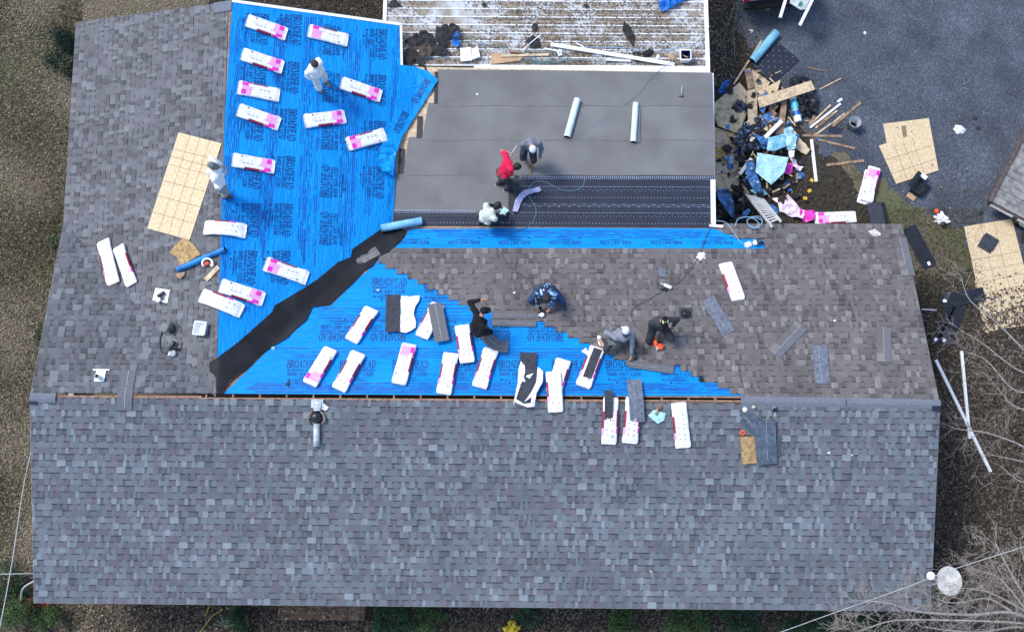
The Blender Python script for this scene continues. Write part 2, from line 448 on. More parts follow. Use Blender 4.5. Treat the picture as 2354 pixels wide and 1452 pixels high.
roof_west = deck('roof', WEST, [PN + (WN - PN).normalized()*0.035, WN, WS, VT + (WN - PN).normalized()*0.035], [M_wood])
roof_west['label'] = 'west slope of the wing in old grey shingles'
roof_east = deck('roof', EAST, [PN + (EN - PN).normalized()*0.035, VT + (EN - PN).normalized()*0.035, ES, EN], [M_wood])
roof_east['label'] = 'east slope of the wing under blue underlayment'
# rafters and ridge boards seen in the open ridge slots
L_main = (RR - RL).length; ux = (RR - RL).normalized()
for k in range(int(L_main/0.61)):
    o = RL + ux*(0.32 + k*0.61)
    u, v = proj(o)
    if not (440 < u < 1725): continue
    m = MB()
    for pl, e in ((FRONT, FL - RL), (REAR, BL - RL)):
        d = (pl.n.cross(ux)); d = d if d.z < 0 else -d
        M = frame(o + d*0.20 - pl.n*0.115, d, pl.n)
        m.box((0, 0, 0), (0.44, 0.038, 0.14), 0, M)
    hpart('rafter', m, M_wood)
def strip_along(name, a, b, w, h, mats, dz=0.0, side=0.0, parent=None):
    t_ = (b - a).normalized(); M = frame((a + b)/2, b - a, Vector((0, 0, 1)) - t_*t_.z); m = MB()
    m.box((0, side, dz), ((b - a).length, w, h), 0, M)
    return hpart(name, m, mats, parent=parent)
strip_along('ridge_board', PR.p(132, 910), PR.p(462, 911), 0.05, 0.14, M_wood, -0.10)
strip_along('ridge_board', PN, VT, 0.035, 0.14, M_wood, -0.08)
strip_along('sheathing_edge', PR.p(455, 915.0), PR.p(1712, 921.5), 0.045, 0.018, M_wood, -0.022)
# white eave and rake trim
def trim(a, b, w=0.11, h=0.13, mats=M_white, dz=-0.055, name='fascia'):
    return strip_along(name, a, b, w*0.25, h, mats, dz - 0.03)
for a, b in ((FL, FR), (BR, RR), (RR, FR), (BL, RL), (RL, FL), (WN, WS), (WN, PN), (BR, REAR.p(1650, 520))):
    trim(a, b, mats=M_trim)
def edge_strip(a, b, pl, w, mats, name, side, h=0.02, th=0.012):
    x = (b - a); M = frame((a + b)/2, x, pl.n); m = MB(); m.box((0, side, h), (x.length, w, th), 0, M)
    return hpart(name, m, mats)
edge_strip(PN, EN, EAST, 0.075, M_white, 'drip_edge', 0.0)
edge_strip(EN, EAST.p(923, 152), EAST, 0.06, M_white, 'drip_edge', 0.0)

# ------------------------------------------------------------------ shingles
PAL = {  # hue per slope holds sky light and view angle besides shingle age
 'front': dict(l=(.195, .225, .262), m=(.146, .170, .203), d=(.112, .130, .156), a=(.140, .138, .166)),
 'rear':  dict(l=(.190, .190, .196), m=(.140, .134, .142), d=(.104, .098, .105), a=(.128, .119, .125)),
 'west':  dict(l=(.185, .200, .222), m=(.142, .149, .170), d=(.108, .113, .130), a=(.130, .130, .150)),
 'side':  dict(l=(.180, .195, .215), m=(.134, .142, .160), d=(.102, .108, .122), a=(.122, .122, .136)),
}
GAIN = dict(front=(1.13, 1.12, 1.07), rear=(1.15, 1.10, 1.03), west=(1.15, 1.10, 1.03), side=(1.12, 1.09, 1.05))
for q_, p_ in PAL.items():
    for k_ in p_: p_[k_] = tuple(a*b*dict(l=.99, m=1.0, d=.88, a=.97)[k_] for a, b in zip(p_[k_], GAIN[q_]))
EXP = 0.1432
def tint(c, k): return tuple(x*k for x in c)
def shingle_cells(rng, pal, Ln=1.0):
    """one laminated shingle strip: rectangles (x0, x1, height of its butt, colour, has dark shade band)"""
    cells = []; x = 0.0; up = rng.random() < 0.5
    base = rng.random()
    while x < Ln - 1e-6:
        w = rng.choice((0.06, 0.08, 0.10, 0.12, 0.15, 0.20)) if up else rng.choice((0.05, 0.07, 0.09, 0.12, 0.16))
        if Ln - x - w < 0.05: w = Ln - x
        w = min(w, Ln - x)
        q = rng.random()
        if up:
            c = pal['l'] if q < 0.30 else pal['m'] if q < 0.75 else pal['a']
        else:
            c = pal['m'] if q < 0.42 else pal['d'] if q < 0.66 else pal['a']
        c = tint(c, rng.uniform(0.90, 1.10)*(0.94 + 0.12*base))
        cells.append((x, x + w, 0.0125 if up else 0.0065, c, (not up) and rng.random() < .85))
        x += w; up = not up if rng.random() < 0.85 else up
    return cells
def add_cell(mb, poly, y0, hb, col, band):
    """wedge over polygon (x, y), y0 is its butt edge; lower edge stands hb proud"""
    z = lambda y: 0.0015 + hb*(1 - 0.9*min(1, max(0, (y - y0)/EXP)))
    k = len(poly)
    top = [(p[0], p[1], z(p[1])) for p in poly]; bot = [(p[0], p[1], -0.012) for p in poly]
    mb.add(top + bot, [tuple(range(k))] + [(i, k + i, k + (i+1) % k, (i+1) % k) for i in range(k)], 0, col)
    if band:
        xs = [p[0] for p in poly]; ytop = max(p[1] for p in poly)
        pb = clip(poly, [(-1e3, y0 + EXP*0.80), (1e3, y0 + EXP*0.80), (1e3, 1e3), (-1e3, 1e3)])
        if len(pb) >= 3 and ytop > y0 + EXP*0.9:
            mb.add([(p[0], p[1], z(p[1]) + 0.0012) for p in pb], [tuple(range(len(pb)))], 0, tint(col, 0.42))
shingle_jobs = []   # (projected size, name parts)
rngS = random.Random(5)
VARIANTS = {}
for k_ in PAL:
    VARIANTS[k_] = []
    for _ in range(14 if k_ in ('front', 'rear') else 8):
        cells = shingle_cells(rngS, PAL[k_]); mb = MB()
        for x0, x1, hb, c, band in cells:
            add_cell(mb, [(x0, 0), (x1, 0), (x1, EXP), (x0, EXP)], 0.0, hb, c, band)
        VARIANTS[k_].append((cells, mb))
SLOPES = []
def lay(roof, F, key, conv, smax, xr, row_ok=None, jit=None, y_start=0.0):
    """lay courses on a slope. conv: convex outline in slope coords; row_ok(row, yc) -> (xmin, xmax)"""
    rest = MB(); nrow = int((smax - y_start)/EXP) + 1
    conv = ccw(conv); placed = []
    for r in range(nrow):
        y0 = y_start + r*EXP
        lim = row_ok(r, y0 + EXP/2) if row_ok else (-1e9, 1e9)
        if lim is None: continue
        x = xr[0] - rngS.uniform(0, 0.9)
        cv = conv
        if jit: cv = ccw([(a + rngS.uniform(-jit, jit) if abs(a) > 0.3 else a, b) for a, b in conv])
        while x < xr[1]:
            vi = rngS.randrange(len(VARIANTS[key])); cells = VARIANTS[key][vi][0]
            corners = [(x, y0), (x + 1, y0), (x + 1, y0 + EXP), (x, y0 + EXP)]
            q = clip(corners, cv)
            if len(q) >= 3:
                inside = all(any(abs(a[0]-b[0]) < 1e-7 and abs(a[1]-b[1]) < 1e-7 for b in q) for a in corners) and len(q) == 4
                if inside and lim[0] <= x and x + 1 <= lim[1]:
                    M = F @ Matrix.Translation((x, y0, 0))
                    uv = [proj(F @ Vector((a, b, 0))) for a, b in corners]
                    ar = abs(sum(uv[i][0]*uv[(i+1) % 4][1] - uv[(i+1) % 4][0]*uv[i][1] for i in range(4)))/2
                    vis = all(0 < a < PW and 0 < b < PH for a, b in uv)
                    shingle_jobs.append((ar if vis else 0, roof, M, key, vi, rest, x, y0))
                else:
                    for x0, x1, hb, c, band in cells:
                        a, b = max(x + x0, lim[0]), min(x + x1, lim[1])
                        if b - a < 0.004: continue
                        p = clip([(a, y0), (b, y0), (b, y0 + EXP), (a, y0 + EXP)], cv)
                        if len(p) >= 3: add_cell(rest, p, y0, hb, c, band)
            x += 1.0
    SLOPES.append((roof, F, rest))
def conv_of(F, pts): return [tuple((F.inverted() @ p)[:2]) for p in pts]
# front slope
sF = loc(F_FRONT, RL).y
cF = conv_of(F_FRONT, [FL, FR, lerpE(RR, FR, .012), lerpE(RL, FL, .012)])
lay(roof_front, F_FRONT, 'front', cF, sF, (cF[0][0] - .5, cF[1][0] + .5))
# rear slope, right of the staircase of new courses; x runs west in F_REAR
STAIR = [(515, 1662), (535, 1690), (546, 1757), (567.5, 892), (579, 870), (606, 886), (617, 912), (628, 937), (640, 960), (651, 981), (662, 1007), (674, 1032), (687, 1055), (698, 1079), (710, 1131), (735, 1253),
         (747, 1277), (759, 1305), (772, 1331), (785, 1357), (797, 1385), (810, 1412), (822, 1440), (835, 1565), (848, 1590), (861, 1618), (875, 1650), (888, 1677), (901, 1704)]
IR = F_REAR.inverted()
def rear_row(r, yc):
    A = F_REAR @ Vector((loc(F_REAR, REAR.p(1300, 700)).x, yc, 0))
    u, v = proj(A); xl = STAIR[0][1]
    for yy, xx in STAIR:
        if v >= yy: xl = xx
    xw = (IR @ REAR.p(xl, v)).x
    return (-1e9, xw)
cR = conv_of(F_REAR, [BR, lerpE(RR, BR, .07), lerpE(RL, BL, .07), BL])
sR = loc(F_REAR, RR).y - 0.06
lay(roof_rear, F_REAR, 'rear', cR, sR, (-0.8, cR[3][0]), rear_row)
# rear slope, old triangle west of the wing
tri = conv_of(F_REAR, [BL, lerpE(RL, BL, .085), REAR.p(512, 904), REAR.p(522, 880), REAR.p(500, 845), BL + Vector((.25, 0, 0))])
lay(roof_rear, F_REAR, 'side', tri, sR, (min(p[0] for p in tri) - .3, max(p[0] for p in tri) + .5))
# wing west slope
cW = conv_of(F_WEST, [WN, WS + (WS - WN).normalized()*.25, WEST.p(496, 912), PN + (WN - PN).normalized()*0.09])
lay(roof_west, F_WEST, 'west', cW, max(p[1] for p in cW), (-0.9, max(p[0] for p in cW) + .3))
# the 300 that show largest are objects, the rest one part per slope
shingle_jobs.sort(key=lambda j: -j[0])
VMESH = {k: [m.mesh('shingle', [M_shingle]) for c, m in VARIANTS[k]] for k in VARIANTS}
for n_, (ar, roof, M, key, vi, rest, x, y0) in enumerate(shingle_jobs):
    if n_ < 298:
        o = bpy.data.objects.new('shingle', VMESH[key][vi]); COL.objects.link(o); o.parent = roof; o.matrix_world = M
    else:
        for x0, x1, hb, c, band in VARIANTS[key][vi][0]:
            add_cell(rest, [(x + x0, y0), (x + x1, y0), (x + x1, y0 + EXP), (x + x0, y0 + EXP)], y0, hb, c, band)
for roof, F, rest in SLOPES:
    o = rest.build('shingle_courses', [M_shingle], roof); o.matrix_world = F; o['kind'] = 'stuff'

# ridge vents and caps
def cap(pts_a, pts_b, w, mats, name, h=0.018, label=None):
    a, b = PR.p(*pts_a), PR.p(*pts_b); x = b - a; m = MB(); M = frame((a + b)/2, x, Vector((0, 0, 1)))
    L_ = x.length/2; s = 0.28
    prof = [(-w, -w*s + h*.35), (-w, -w*s + h), (-0.03, h + 0.012), (0.03, h + 0.012), (w, -w*s + h), (w, -w*s + h*.35), (0, -0.005)]
    k = len(prof)
    vs = [M @ Vector((sx*L_, p[0], p[1])) for sx in (-1, 1) for p in prof]
    m.add(vs, [(i, (i+1) % k, k + (i+1) % k, k + i) for i in range(k)] + [tuple(range(k-1, -1, -1)), tuple(range(k, 2*k))])
    me = m.mesh(name, [mats]); bm = bmesh.new(); bm.from_mesh(me); bmesh.ops.recalc_face_normals(bm, faces=bm.faces); bm.to_mesh(me); bm.free()
    o = link_mesh(name, me, house)
    if label: o['label'] = label
    return o
M_capr = mat('ridge_cap_granules', (0.15, 0.165, 0.20), 0.92, 0.25, 40.0, 0.4, 200)
cap((1704, 921), (1944, 924.5), 0.112, M_capr, 'ridge_cap', .018)
cap((1946, 924.5), (2162, 928.5), 0.112, M_capr, 'ridge_cap')
cap((68, 913), (128, 914), 0.112, M_capr, 'ridge_cap')
a_, b_ = PN, PR.p(532, 24)
m = MB(); M = frame((a_ + b_)/2, b_ - a_, WEST.n); m.box((0, -0.24, 0.022), ((b_ - a_).length + .03, 0.5, 0.012), 0, M); hpart('ridge_cap', m, M_capr)
for u, v in ((77, 923), (2152, 938)):
    m = MB(); p = FRONT.p(u, v); m.box((0, 0, 0.024), (0.20, 0.12, 0.012), 0, frame(p, ux, FRONT.n)); hpart('starter_scrap', m, M_navy)
# starter strip lying along the right rake of the rear slope
# ------------------------------------------------------------------ surface height of the whole roof
def zof(pl, x, y): return pl.o.z - (pl.n.x*(x - pl.o.x) + pl.n.y*(y - pl.o.y))/pl.n.z
def roofz(x, y):
    wing = min(zof(EAST, x, y), zof(WEST, x, y)); main = min(zof(REAR, x, y), zof(FRONT, x, y))
    if y > ES.y + 0.02:
        if ES.x < x: return zof(LOW, x, y)
        return wing
    return max(wing, main)
def lowz(x, y):
    return max(zof(EAST, x, y) if x < ES.x + .5 else -9, zof(LOW, x, y)) if y > ES.y - .05 else roofz(x, y)
def onroof(u, v, zf=roofz, h=0.0):
    """where the sight line of photo pixel (u, v) meets the roof as built"""
    d = ray(u, v); t = (ZE - 1.5 - CAM.z)/d.z; lo = (ZR + .4 - CAM.z)/d.z; hi = t
    for _ in range(40):
        mi_ = (lo + hi)/2; p = CAM + d*mi_
        if p.z > zf(p.x, p.y) + h: lo = mi_
        else: hi = mi_
    return CAM + d*lo

# ------------------------------------------------------------------ serif capitals and figures for printed lettering
def arc(cx, cy, rx, ry, a0, a1, n=9):
    return [(cx + rx*math.cos(R_(a0 + (a1 - a0)*i/n)), cy + ry*math.sin(R_(a0 + (a1 - a0)*i/n))) for i in range(n + 1)]
T, H_ = 0.15, 0.065           # thick and thin strokes
def ser(x, y, w=.30): return ([(x - w/2, y), (x + w/2, y)], .06)
GL = {
 'B': (.66, [([(.15, 0), (.15, 1)], T), ser(.12, .03), ser(.12, .97), (arc(.28, .755, .26, .22, 100, -95), .12), (arc(.28, .27, .33, .24, 95, -100), .14), ([(.15, .52), (.34, .52)], H_)]),
 'R': (.72, [([(.15, 0), (.15, 1)], T), ser(.15, .03), ser(.12, .97), (arc(.28, .74, .27, .23, 100, -100), .13), ([(.33, .5), (.66, .03)], .14), ser(.64, .03, .2)]),
 'O': (.80, [(arc(.40, .5, .31, .46, 0, 360, 18), .135)]),
 'A': (.78, [([(.39, .98), (.12, .02)], .07), ([(.38, .98), (.65, .02)], T), ([(.22, .33), (.56, .33)], H_), ser(.11, .03, .22), ser(.66, .03, .26)]),
 'D': (.76, [([(.15, 0), (.15, 1)], T), ser(.12, .03), ser(.12, .97), (arc(.24, .5, .43, .455, 92, -92, 14), .13)]),
 'H': (.82, [([(.16, 0), (.16, 1)], T), ([(.66, 0), (.66, 1)], T), ([(.16, .52), (.66, .52)], H_), ser(.16, .03), ser(.16, .97), ser(.66, .03), ser(.66, .97)]),
 'E': (.64, [([(.15, 0), (.15, 1)], T), ([(.05, .96), (.56, .96)], .07), ([(.15, .52), (.42, .52)], .06), ([(.05, .04), (.58, .04)], .07), ([(.55, .98), (.55, .80)], .05), ([(.57, .02), (.57, .22)], .05), ([(.43, .62), (.43, .42)], .05)]),
 'U': (.80, [([(.15, 1), (.15, .3)], T), (arc(.39, .32, .25, .29, 180, 360, 9), .10), ([(.64, .3), (.64, 1)], .08), ser(.15, .97), ser(.64, .97)]),
 'I': (.34, [([(.17, 0), (.17, 1)], T), ser(.17, .03), ser(.17, .97)]),
 'L': (.60, [([(.15, 0), (.15, 1)], T), ser(.15, .97), ([(.05, .04), (.54, .04)], .07), ([(.53, .02), (.53, .25)], .05)]),
 'N': (.82, [([(.14, 0), (.14, 1)], .08), ([(.16, .96), (.66, .04)], T), ([(.68, 0), (.68, 1)], .08), ser(.14, .03, .24), ser(.68, .97, .24)]),
 'G': (.78, [(arc(.42, .5, .33, .46, 45, 330, 14), .13), ([(.70, .42), (.70, .06)], T), ser(.68, .43, .26)]),
 'S': (.60, [(arc(.31, .74, .22, .23, 40, 270, 9), .11), (arc(.29, .28, .24, .25, 90, -140, 9), .12)]),
 'P': (.66, [([(.15, 0), (.15, 1)], T), ser(.15, .03), ser(.12, .97), (arc(.28, .72, .28, .25, 100, -100), .13)]),
 '(': (.36, [(arc(.46, .45, .30, .62, 115, 245, 8), .09)]),
 ')': (.36, [(arc(-.10, .45, .30, .62, -65, 65, 8), .09)]),
 '0': (.62, [(arc(.31, .5, .22, .45, 0, 360, 14), .12)]),
 '1': (.40, [([(.21, 0), (.21, 1)], T), ser(.21, .03), ([(.21, .95), (.05, .82)], .07)]),
 '3': (.58, [(arc(.27, .74, .19, .22, 150, -80, 9), .10), (arc(.27, .28, .23, .25, 80, -150, 9), .12)]),
 '2': (.60, [(arc(.29, .71, .22, .25, 160, -35, 8), .11), ([(.48, .58), (.08, .06)], .10), ([(.05, .05), (.54, .05)], .10)]),
 '4': (.62, [([(.42, 0), (.42, 1)], T), ([(.40, .98), (.05, .30)], .06), ([(.04, .29), (.58, .29)], .08)]),
 '6': (.60, [(arc(.31, .30, .22, .26, 0, 360, 12), .11), (arc(.44, .42, .36, .54, 100, 190, 7), .11)]),
 '7': (.56, [([(.05, .94), (.52, .94)], .11), ([(.50, .92), (.20, 0)], .12)]),
 '8': (.60, [(arc(.30, .74, .19, .21, 0, 360, 12), .10), (arc(.30, .27, .23, .25, 0, 360, 12), .11)]),
 '-': (.40, [([(.06, .42), (.34, .42)], .11)]),
 ' ': (.34, []),
}
def stroke(mb, pts, w, fn, mi=0):
    P = [Vector(p) for p in pts]; k = len(P); L, Rr = [], []
    for i, p in enumerate(P):
        t = (P[min(i+1, k-1)] - P[max(i-1, 0)]); t = t.normalized() if t.length > 0 else Vector((1, 0))
        nrm = Vector((-t.y, t.x)); ww = w
        if k > 3: ww = w*(0.55 + 0.65*abs(nrm.x))       # stress of a serif face: thick where the stroke runs upright
        L.append(fn(p + nrm*ww/2)); Rr.append(fn(p - nrm*ww/2))
    mb.add(L + Rr, [(i, k + i, k + i + 1, i + 1) for i in range(k - 1)], mi)
def text(mb, s, width, height, fn, mi=0, bold=1.0):
    """centred on the origin of fn(x, y)"""
    tot = sum(GL[c][0] for c in s); sx = width/tot; x = -width/2
    for c in s:
        for pts, w in GL[c][1]:
            stroke(mb, pts, w*bold, lambda p, x=x: fn(x + p.x*sx, (p.y - .5)*height), mi)
        x += GL[c][0]*sx
def logo_block(mb, put, rng, lines=True):
    """put(x, y): x along the reading direction, y towards the top of the letters"""
    text(mb, 'BROADHEAD', .83, .205, put)
    text(mb, 'BUILDING SUPPLIES', .80, .052, lambda x, y: put(x, y - .155), 0, 1.25)
    text(mb, '(601) 847-3320', .78, .095, lambda x, y: put(x, y - .255), 0, 1.15)
    q = lambda x0, x1, y0, y1: mb.add([put(x0, y0), put(x1, y0), put(x1, y1), put(x0, y1)], [(0, 1, 2, 3)])
    q(-.22, .22, -.350, -.342)
    stroke(mb, [(-.12, -.346), (0, -.33), (.12, -.346), (0, -.362), (-.12, -.346)], .012, lambda p: put(p.x, p.y))
    q(-.34, -.31, -.42, -.385); stroke(mb, [(-.38, -.40), (-.30, -.38), (-.30, -.42), (-.38, -.40)], .018, lambda p: put(p.x, p.y))
    for i in range(3): q(-.27 + .0*i, .16 + .05*i, -.395 - .016*i, -.389 - .016*i)
    q(-.18, -.13, -.50, -.455); q(-.10, .10, -.482, -.474)
def rule_lines(mb, put, x0, x1, ys, rng, gap=True):
    for y, w in ys:
        x = x0
        while x < x1:
            l = rng.uniform(.25, 1.3); e = min(x1, x + l)
            k = max(1, int((e - x)/.25))
            for i in range(k):
                a, b = x + (e - x)*i/k, x + (e - x)*(i+1)/k
                mb.add([put(a, y), put(b, y), put(b, y + w), put(a, y + w)], [(0, 1, 2, 3)])
            x = e + (rng.uniform(.03, .5) if gap else 0)

def underlay_material(name, sx, sy):
    m = bpy.data.materials.new(name); m.use_nodes = True
    nt = m.node_tree; N = nt.nodes; L = nt.links; b = N['Principled BSDF']
    b.inputs['Roughness'].default_value = 0.45; b.inputs['Specular IOR Level'].default_value = 0.12
    tc = N.new('ShaderNodeTexCoord'); acc = None
    for scl, det, w in (((1.2, 1.2, 1.2), 5, .55), ((sx, sy, 6), 5, .75), ((30, 30, 30), 3, .35)):
        mp = N.new('ShaderNodeMapping'); mp.inputs['Scale'].default_value = scl; L.new(tc.outputs['Object'], mp.inputs[0])
        n = N.new('ShaderNodeTexNoise'); n.inputs['Scale'].default_value = 1; n.inputs['Detail'].default_value = det
        L.new(mp.outputs[0], n.inputs['Vector'])
        ad = N.new('ShaderNodeMath'); ad.operation = 'MULTIPLY_ADD'; ad.inputs[1].default_value = w; ad.inputs[2].default_value = 0
        L.new(n.outputs[0], ad.inputs[0])
        if acc is not None: L.new(acc, ad.inputs[2])
        acc = ad.outputs[0]
    mr = N.new('ShaderNodeMapRange'); mr.inputs[1].default_value = .50; mr.inputs[2].default_value = 1.10; L.new(acc, mr.inputs[0])
    mx = N.new('ShaderNodeMix'); mx.data_type = 'RGBA'; L.new(mr.outputs[0], mx.inputs['Factor'])
    mx.inputs['A'].default_value = (0.000, 0.165, 0.51, 1); mx.inputs['B'].default_value = (0.004, 0.290, 0.72, 1)
    L.new(mx.outputs['Result'], b.inputs['Base Color'])
    mp = N.new('ShaderNodeMapping'); mp.inputs['Scale'].default_value = (sx*1.1 + 3, sy*1.1 + 3, 10); L.new(tc.outputs['Object'], mp.inputs[0])
    n2 = N.new('ShaderNodeTexNoise'); n2.inputs['Scale'].default_value = 1; n2.inputs['Detail'].default_value = 4; n2.inputs['Distortion'].default_value = .6
    L.new(mp.outputs[0], n2.inputs['Vector'])
    bp = N.new('ShaderNodeBump'); bp.inputs['Strength'].default_value = 0.7; bp.inputs['Distance'].default_value = 0.04
    L.new(n2.outputs[0], bp.inputs['Height']); L.new(bp.outputs[0], b.inputs['Normal'])
    return m
M_under = underlay_material('blue_underlayment', 16, 1.6); M_under2 = underlay_material('blue_underlayment_level', 1.6, 18)
M_uink = mat('dark_blue_print', (0.001, 0.030, 0.165), 0.5, 0.15)
M_uink2 = mat('mid_blue_print', (0.001, 0.085, 0.37), 0.5, 0.2)
def wrk(x, y):
    a = nz3(x*1.3, y*1.3, 4)*0.006 + nz3(x*5, y*2.2, 8)*0.003
    r = 1 - abs(nz3(x*1.1 + y*1.3, (y - x)*.35, 2))*2.2
    return a + max(0, r)**4*0.010 + 0.006
def world_sheet(name, pxpoly, step, zf, mats, parent, dz=0.0, extra=None, smooth=True):
    pts = [onroof(u, v, zf) for u, v in pxpoly]
    f = (lambda x, y: zf(x, y) + dz + wrk(x, y) + (extra(x, y) if extra else 0))
    mb = MB(); vs, fs = sheet([(p.x, p.y) for p in pts], step, f); mb.add(vs, fs)
    return mb.build(name, mats, parent, smooth), f
rngT = random.Random(3)

# east slope of the wing
east_poly = [(534, 6), (640, 20), (780, 40), (917, 60), (921, 150), (918, 250), (912, 350), (906, 470), (902, 515), (884, 523), (850, 548), (811, 575), (808, 594), (777, 606), (733, 642), (700, 664), (634, 704), (627, 719), (545, 788), (500, 822), (503, 700), (509, 500), (518, 250)]
t = thing('roof_underlayment', 'bright blue printed underlayment covering the east slope of the wing', 'underlayment', Matrix.Translation((0, 0, 0)), 'blue roof underlayment')
o, fE = world_sheet('membrane', east_poly, 0.13, lambda x, y: zof(EAST, x, y), [M_under], t)
pr = MB()
TXT = .007
def put_on(f, P, du, dv):
    """letters at world point P; du reading direction, dv letters' up (horizontal directions)"""
    def fn(x, y):
        q = P + du*x + dv*y
        return (q.x, q.y, f(q.x, q.y) + TXT)
    return fn
def dirs(f, P, uv2):
    Q = onroof(*uv2, lambda x, y: f(x, y)); d = (Q - P); d.z = 0; d.normalize(); return d
eS = Vector((ES - EN).to_2d()).normalized().to_3d(); eE = Vector((-eS.y, eS.x, 0))
kE = (EAST.n.z)
for col, starts, down in ((607, (68, 177, 288, 397, 506, 615, 724), 1), (683, (70, 179, 288, 397, 506, 615), 1), (754, (92, 200, 308, 417, 525, 633), -1), (880, (103, 208, 315, 420, 520), 1)):
    for v in starts:
        u = col - (v - 70)*0.052*(1 if col < 700 else .35)
        P = EAST.p(u, v); du, dv = eS*down, eE*down
        put = put_on(fE, P, du, dv*0.97)
        keep = [EAST.p(*q) for q in east_poly]; kp = [(q.x, q.y) for q in keep]
        probe = [put(x, y) for x in (-.42, .42) for y in (.11, -.31)]
        if all(inpoly(p[0], p[1], kp) for p in probe): logo_block(pr, put, rngT)
o2 = pr.build('printed_lettering', [M_uink], t)
pl_ = MB()
for x_px, n in ((548, 5), (566, 3), (636, 5), (648, 3), (700, 4), (716, 3), (792, 5), (806, 5), (820, 3), (852, 3), (905, 4), (660, 2), (735, 2)):
    for k in range(n):
        u = x_px + k*4.5
        a, b = EAST.p(u, 40), EAST.p(u - 14 - (30 if u < 700 else 0), 500)
        d = (b - a); L_ = d.length; d.normalize(); ix = 0.0
        while ix < L_ + (2.2 if u < 640 else .6):
            l = rngT.uniform(.12, .9); P0, P1 = a + d*ix, a + d*(ix + l)
            if inpoly(P0.x, P0.y, kp) and inpoly(P1.x, P1.y, kp):
                m_ = max(1, int(l/.15)); w = rngT.choice((.009, .013, .020))
                for j in range(m_):
                    q0, q1 = P0.lerp(P1, j/m_), P0.lerp(P1, (j+1)/m_)
                    pl_.add([(q0.x, q0.y, fE(q0.x, q0.y) + .005), (q1.x, q1.y, fE(q1.x, q1.y) + .005), (q1.x + w, q1.y, fE(q1.x + w, q1.y) + .005), (q0.x + w, q0.y, fE(q0.x + w, q0.y) + .005)], [(0, 1, 2, 3)])
            ix += l + rngT.uniform(.02, .35)
pl_.build('printed_lines', [M_uink2], t)['kind'] = 'stuff'

# main rear slope: the sheet runs on under the new courses
rear_poly = [(514, 904), (620, 800), (665, 772), (705, 735), (718, 706), (760, 702), (812, 650), (860, 608), (872, 592), (895, 580), (908, 567), (930, 546), (940, 526), (1300, 523), (1640, 525), (1664, 532), (1690, 544), (1758, 552), (1790, 570), (1900, 760), (1800, 909), (1500, 909), (1000, 907)]
t = thing('roof_underlayment', 'bright blue printed underlayment on the main rear slope below the stair of new shingles', 'underlayment', Matrix.Translation((0, 0, 0)), 'blue roof underlayment')
o, fRr = world_sheet('membrane', rear_poly, 0.16, lambda x, y: zof(REAR, x, y), [M_under2], t, -0.026)
fR = lambda x, y: fRr(x, y); TXT = .0055
pr = MB(); pl_ = MB()
rx = Vector((ux.x, ux.y, 0)).normalized(); ry = Vector((-rx.y, rx.x, 0))
kpR = [(q.x, q.y) for q in (REAR.p(*a) for a in rear_poly)]
kR = REAR.n.z
def rear_put(u, v, s): return put_on(fR, REAR.p(u, v), rx*s, ry*s*kR)
for v, us, s in ((648, (895, 1013), 1), (836, (580, 701, 822, 943, 1064, 1187, 1309, 1433, 1556), 1), (774, (676, 774, 892, 1012, 1132, 1253, 1374), -1), (535, (950, 1067, 1183, 1299, 1415, 1533, 1650), -1)):
    for u in us:
        put = rear_put(u, v, s)
        if v == 535:
            P = rear_put(u, 557, -1); text(pr, '(601) 847-3320', .78, .095, P, 0, 1.15)
            q = lambda x0, x1, y0, y1: pr.add([P(x0, y0), P(x1, y0), P(x1, y1), P(x0, y1)], [(0, 1, 2, 3)])
            q(-.22, .22, -.095, -.085); q(-.15, .15, -.078, -.07); q(-.4, -.3, -.15, -.13); q(-.2, .1, -.14, -.134)
            continue
        if all(inpoly(*put(x, y)[:2], kpR) for x in (-.40, .40) for y in (.08, -.27)): logo_block(pr, put, rngT)
pr.build('printed_lettering', [M_uink], t)
for v in (527, 531, 536, 541, 630, 684, 690, 697, 706, 714, 722, 728, 733, 798, 806, 812, 818, 878, 882, 886, 890, 893, 898):
    for k in range(2):
        a, b = REAR.p(560 if v > 700 else 900, v + k*1.6), REAR.p(1770, v + k*1.6 + 3)
        d = b - a; L_ = d.length; d.normalize(); ix = rngT.uniform(0, .3)
        while ix < L_:
            l = rngT.uniform(.15, 1.1) if v not in (684, 733, 898) else 2.0
            P0, P1 = a + d*ix, a + d*(ix + l); w = rngT.choice((.008, .011, .016))
            if inpoly(P0.x, P0.y - .03, kpR) and inpoly(P1.x, P1.y - .03, kpR):
                m_ = max(1, int(l/.15))
                for j in range(m_):
                    q0, q1 = P0.lerp(P1, j/m_), P0.lerp(P1, (j+1)/m_)
                    pl_.add([(q0.x, q0.y - w, fR(q0.x, q0.y - w) + .004), (q1.x, q1.y - w, fR(q1.x, q1.y - w) + .004), (q1.x, q1.y, fR(q1.x, q1.y) + .004), (q0.x, q0.y, fR(q0.x, q0.y) + .004)], [(0, 1, 2, 3)])
            ix += l + rngT.uniform(.0, .3)
pl_.build('printed_lines', [M_uink2], t)['kind'] = 'stuff'

# black membrane in the valley
val_poly = [(483, 832), (499, 823), (545, 789), (626, 717), (632, 702), (700, 662), (733, 640), (777, 603), (807, 591), (810, 573), (850, 545), (876, 527), (905, 519), (934, 530), (928, 545), (905, 568), (893, 580), (871, 590), (863, 600), (858, 610), (835, 622), (812, 650), (772, 685), (757, 700), (718, 706), (705, 735), (672, 762), (662, 775), (620, 800), (598, 815), (570, 845), (530, 872), (517, 889), (514, 904), (500, 903), (497, 871), (492, 860), (484, 855), (481, 842)]
o, fV = world_sheet('valley_membrane', val_poly, 0.10, roofz, [M_valley], None, 0.012, lambda x, y: 0.012*max(0, nz3(x*3, y*3, 6)))
tag(o, 'black membrane strip running up the valley between two blue sheets', 'membrane')

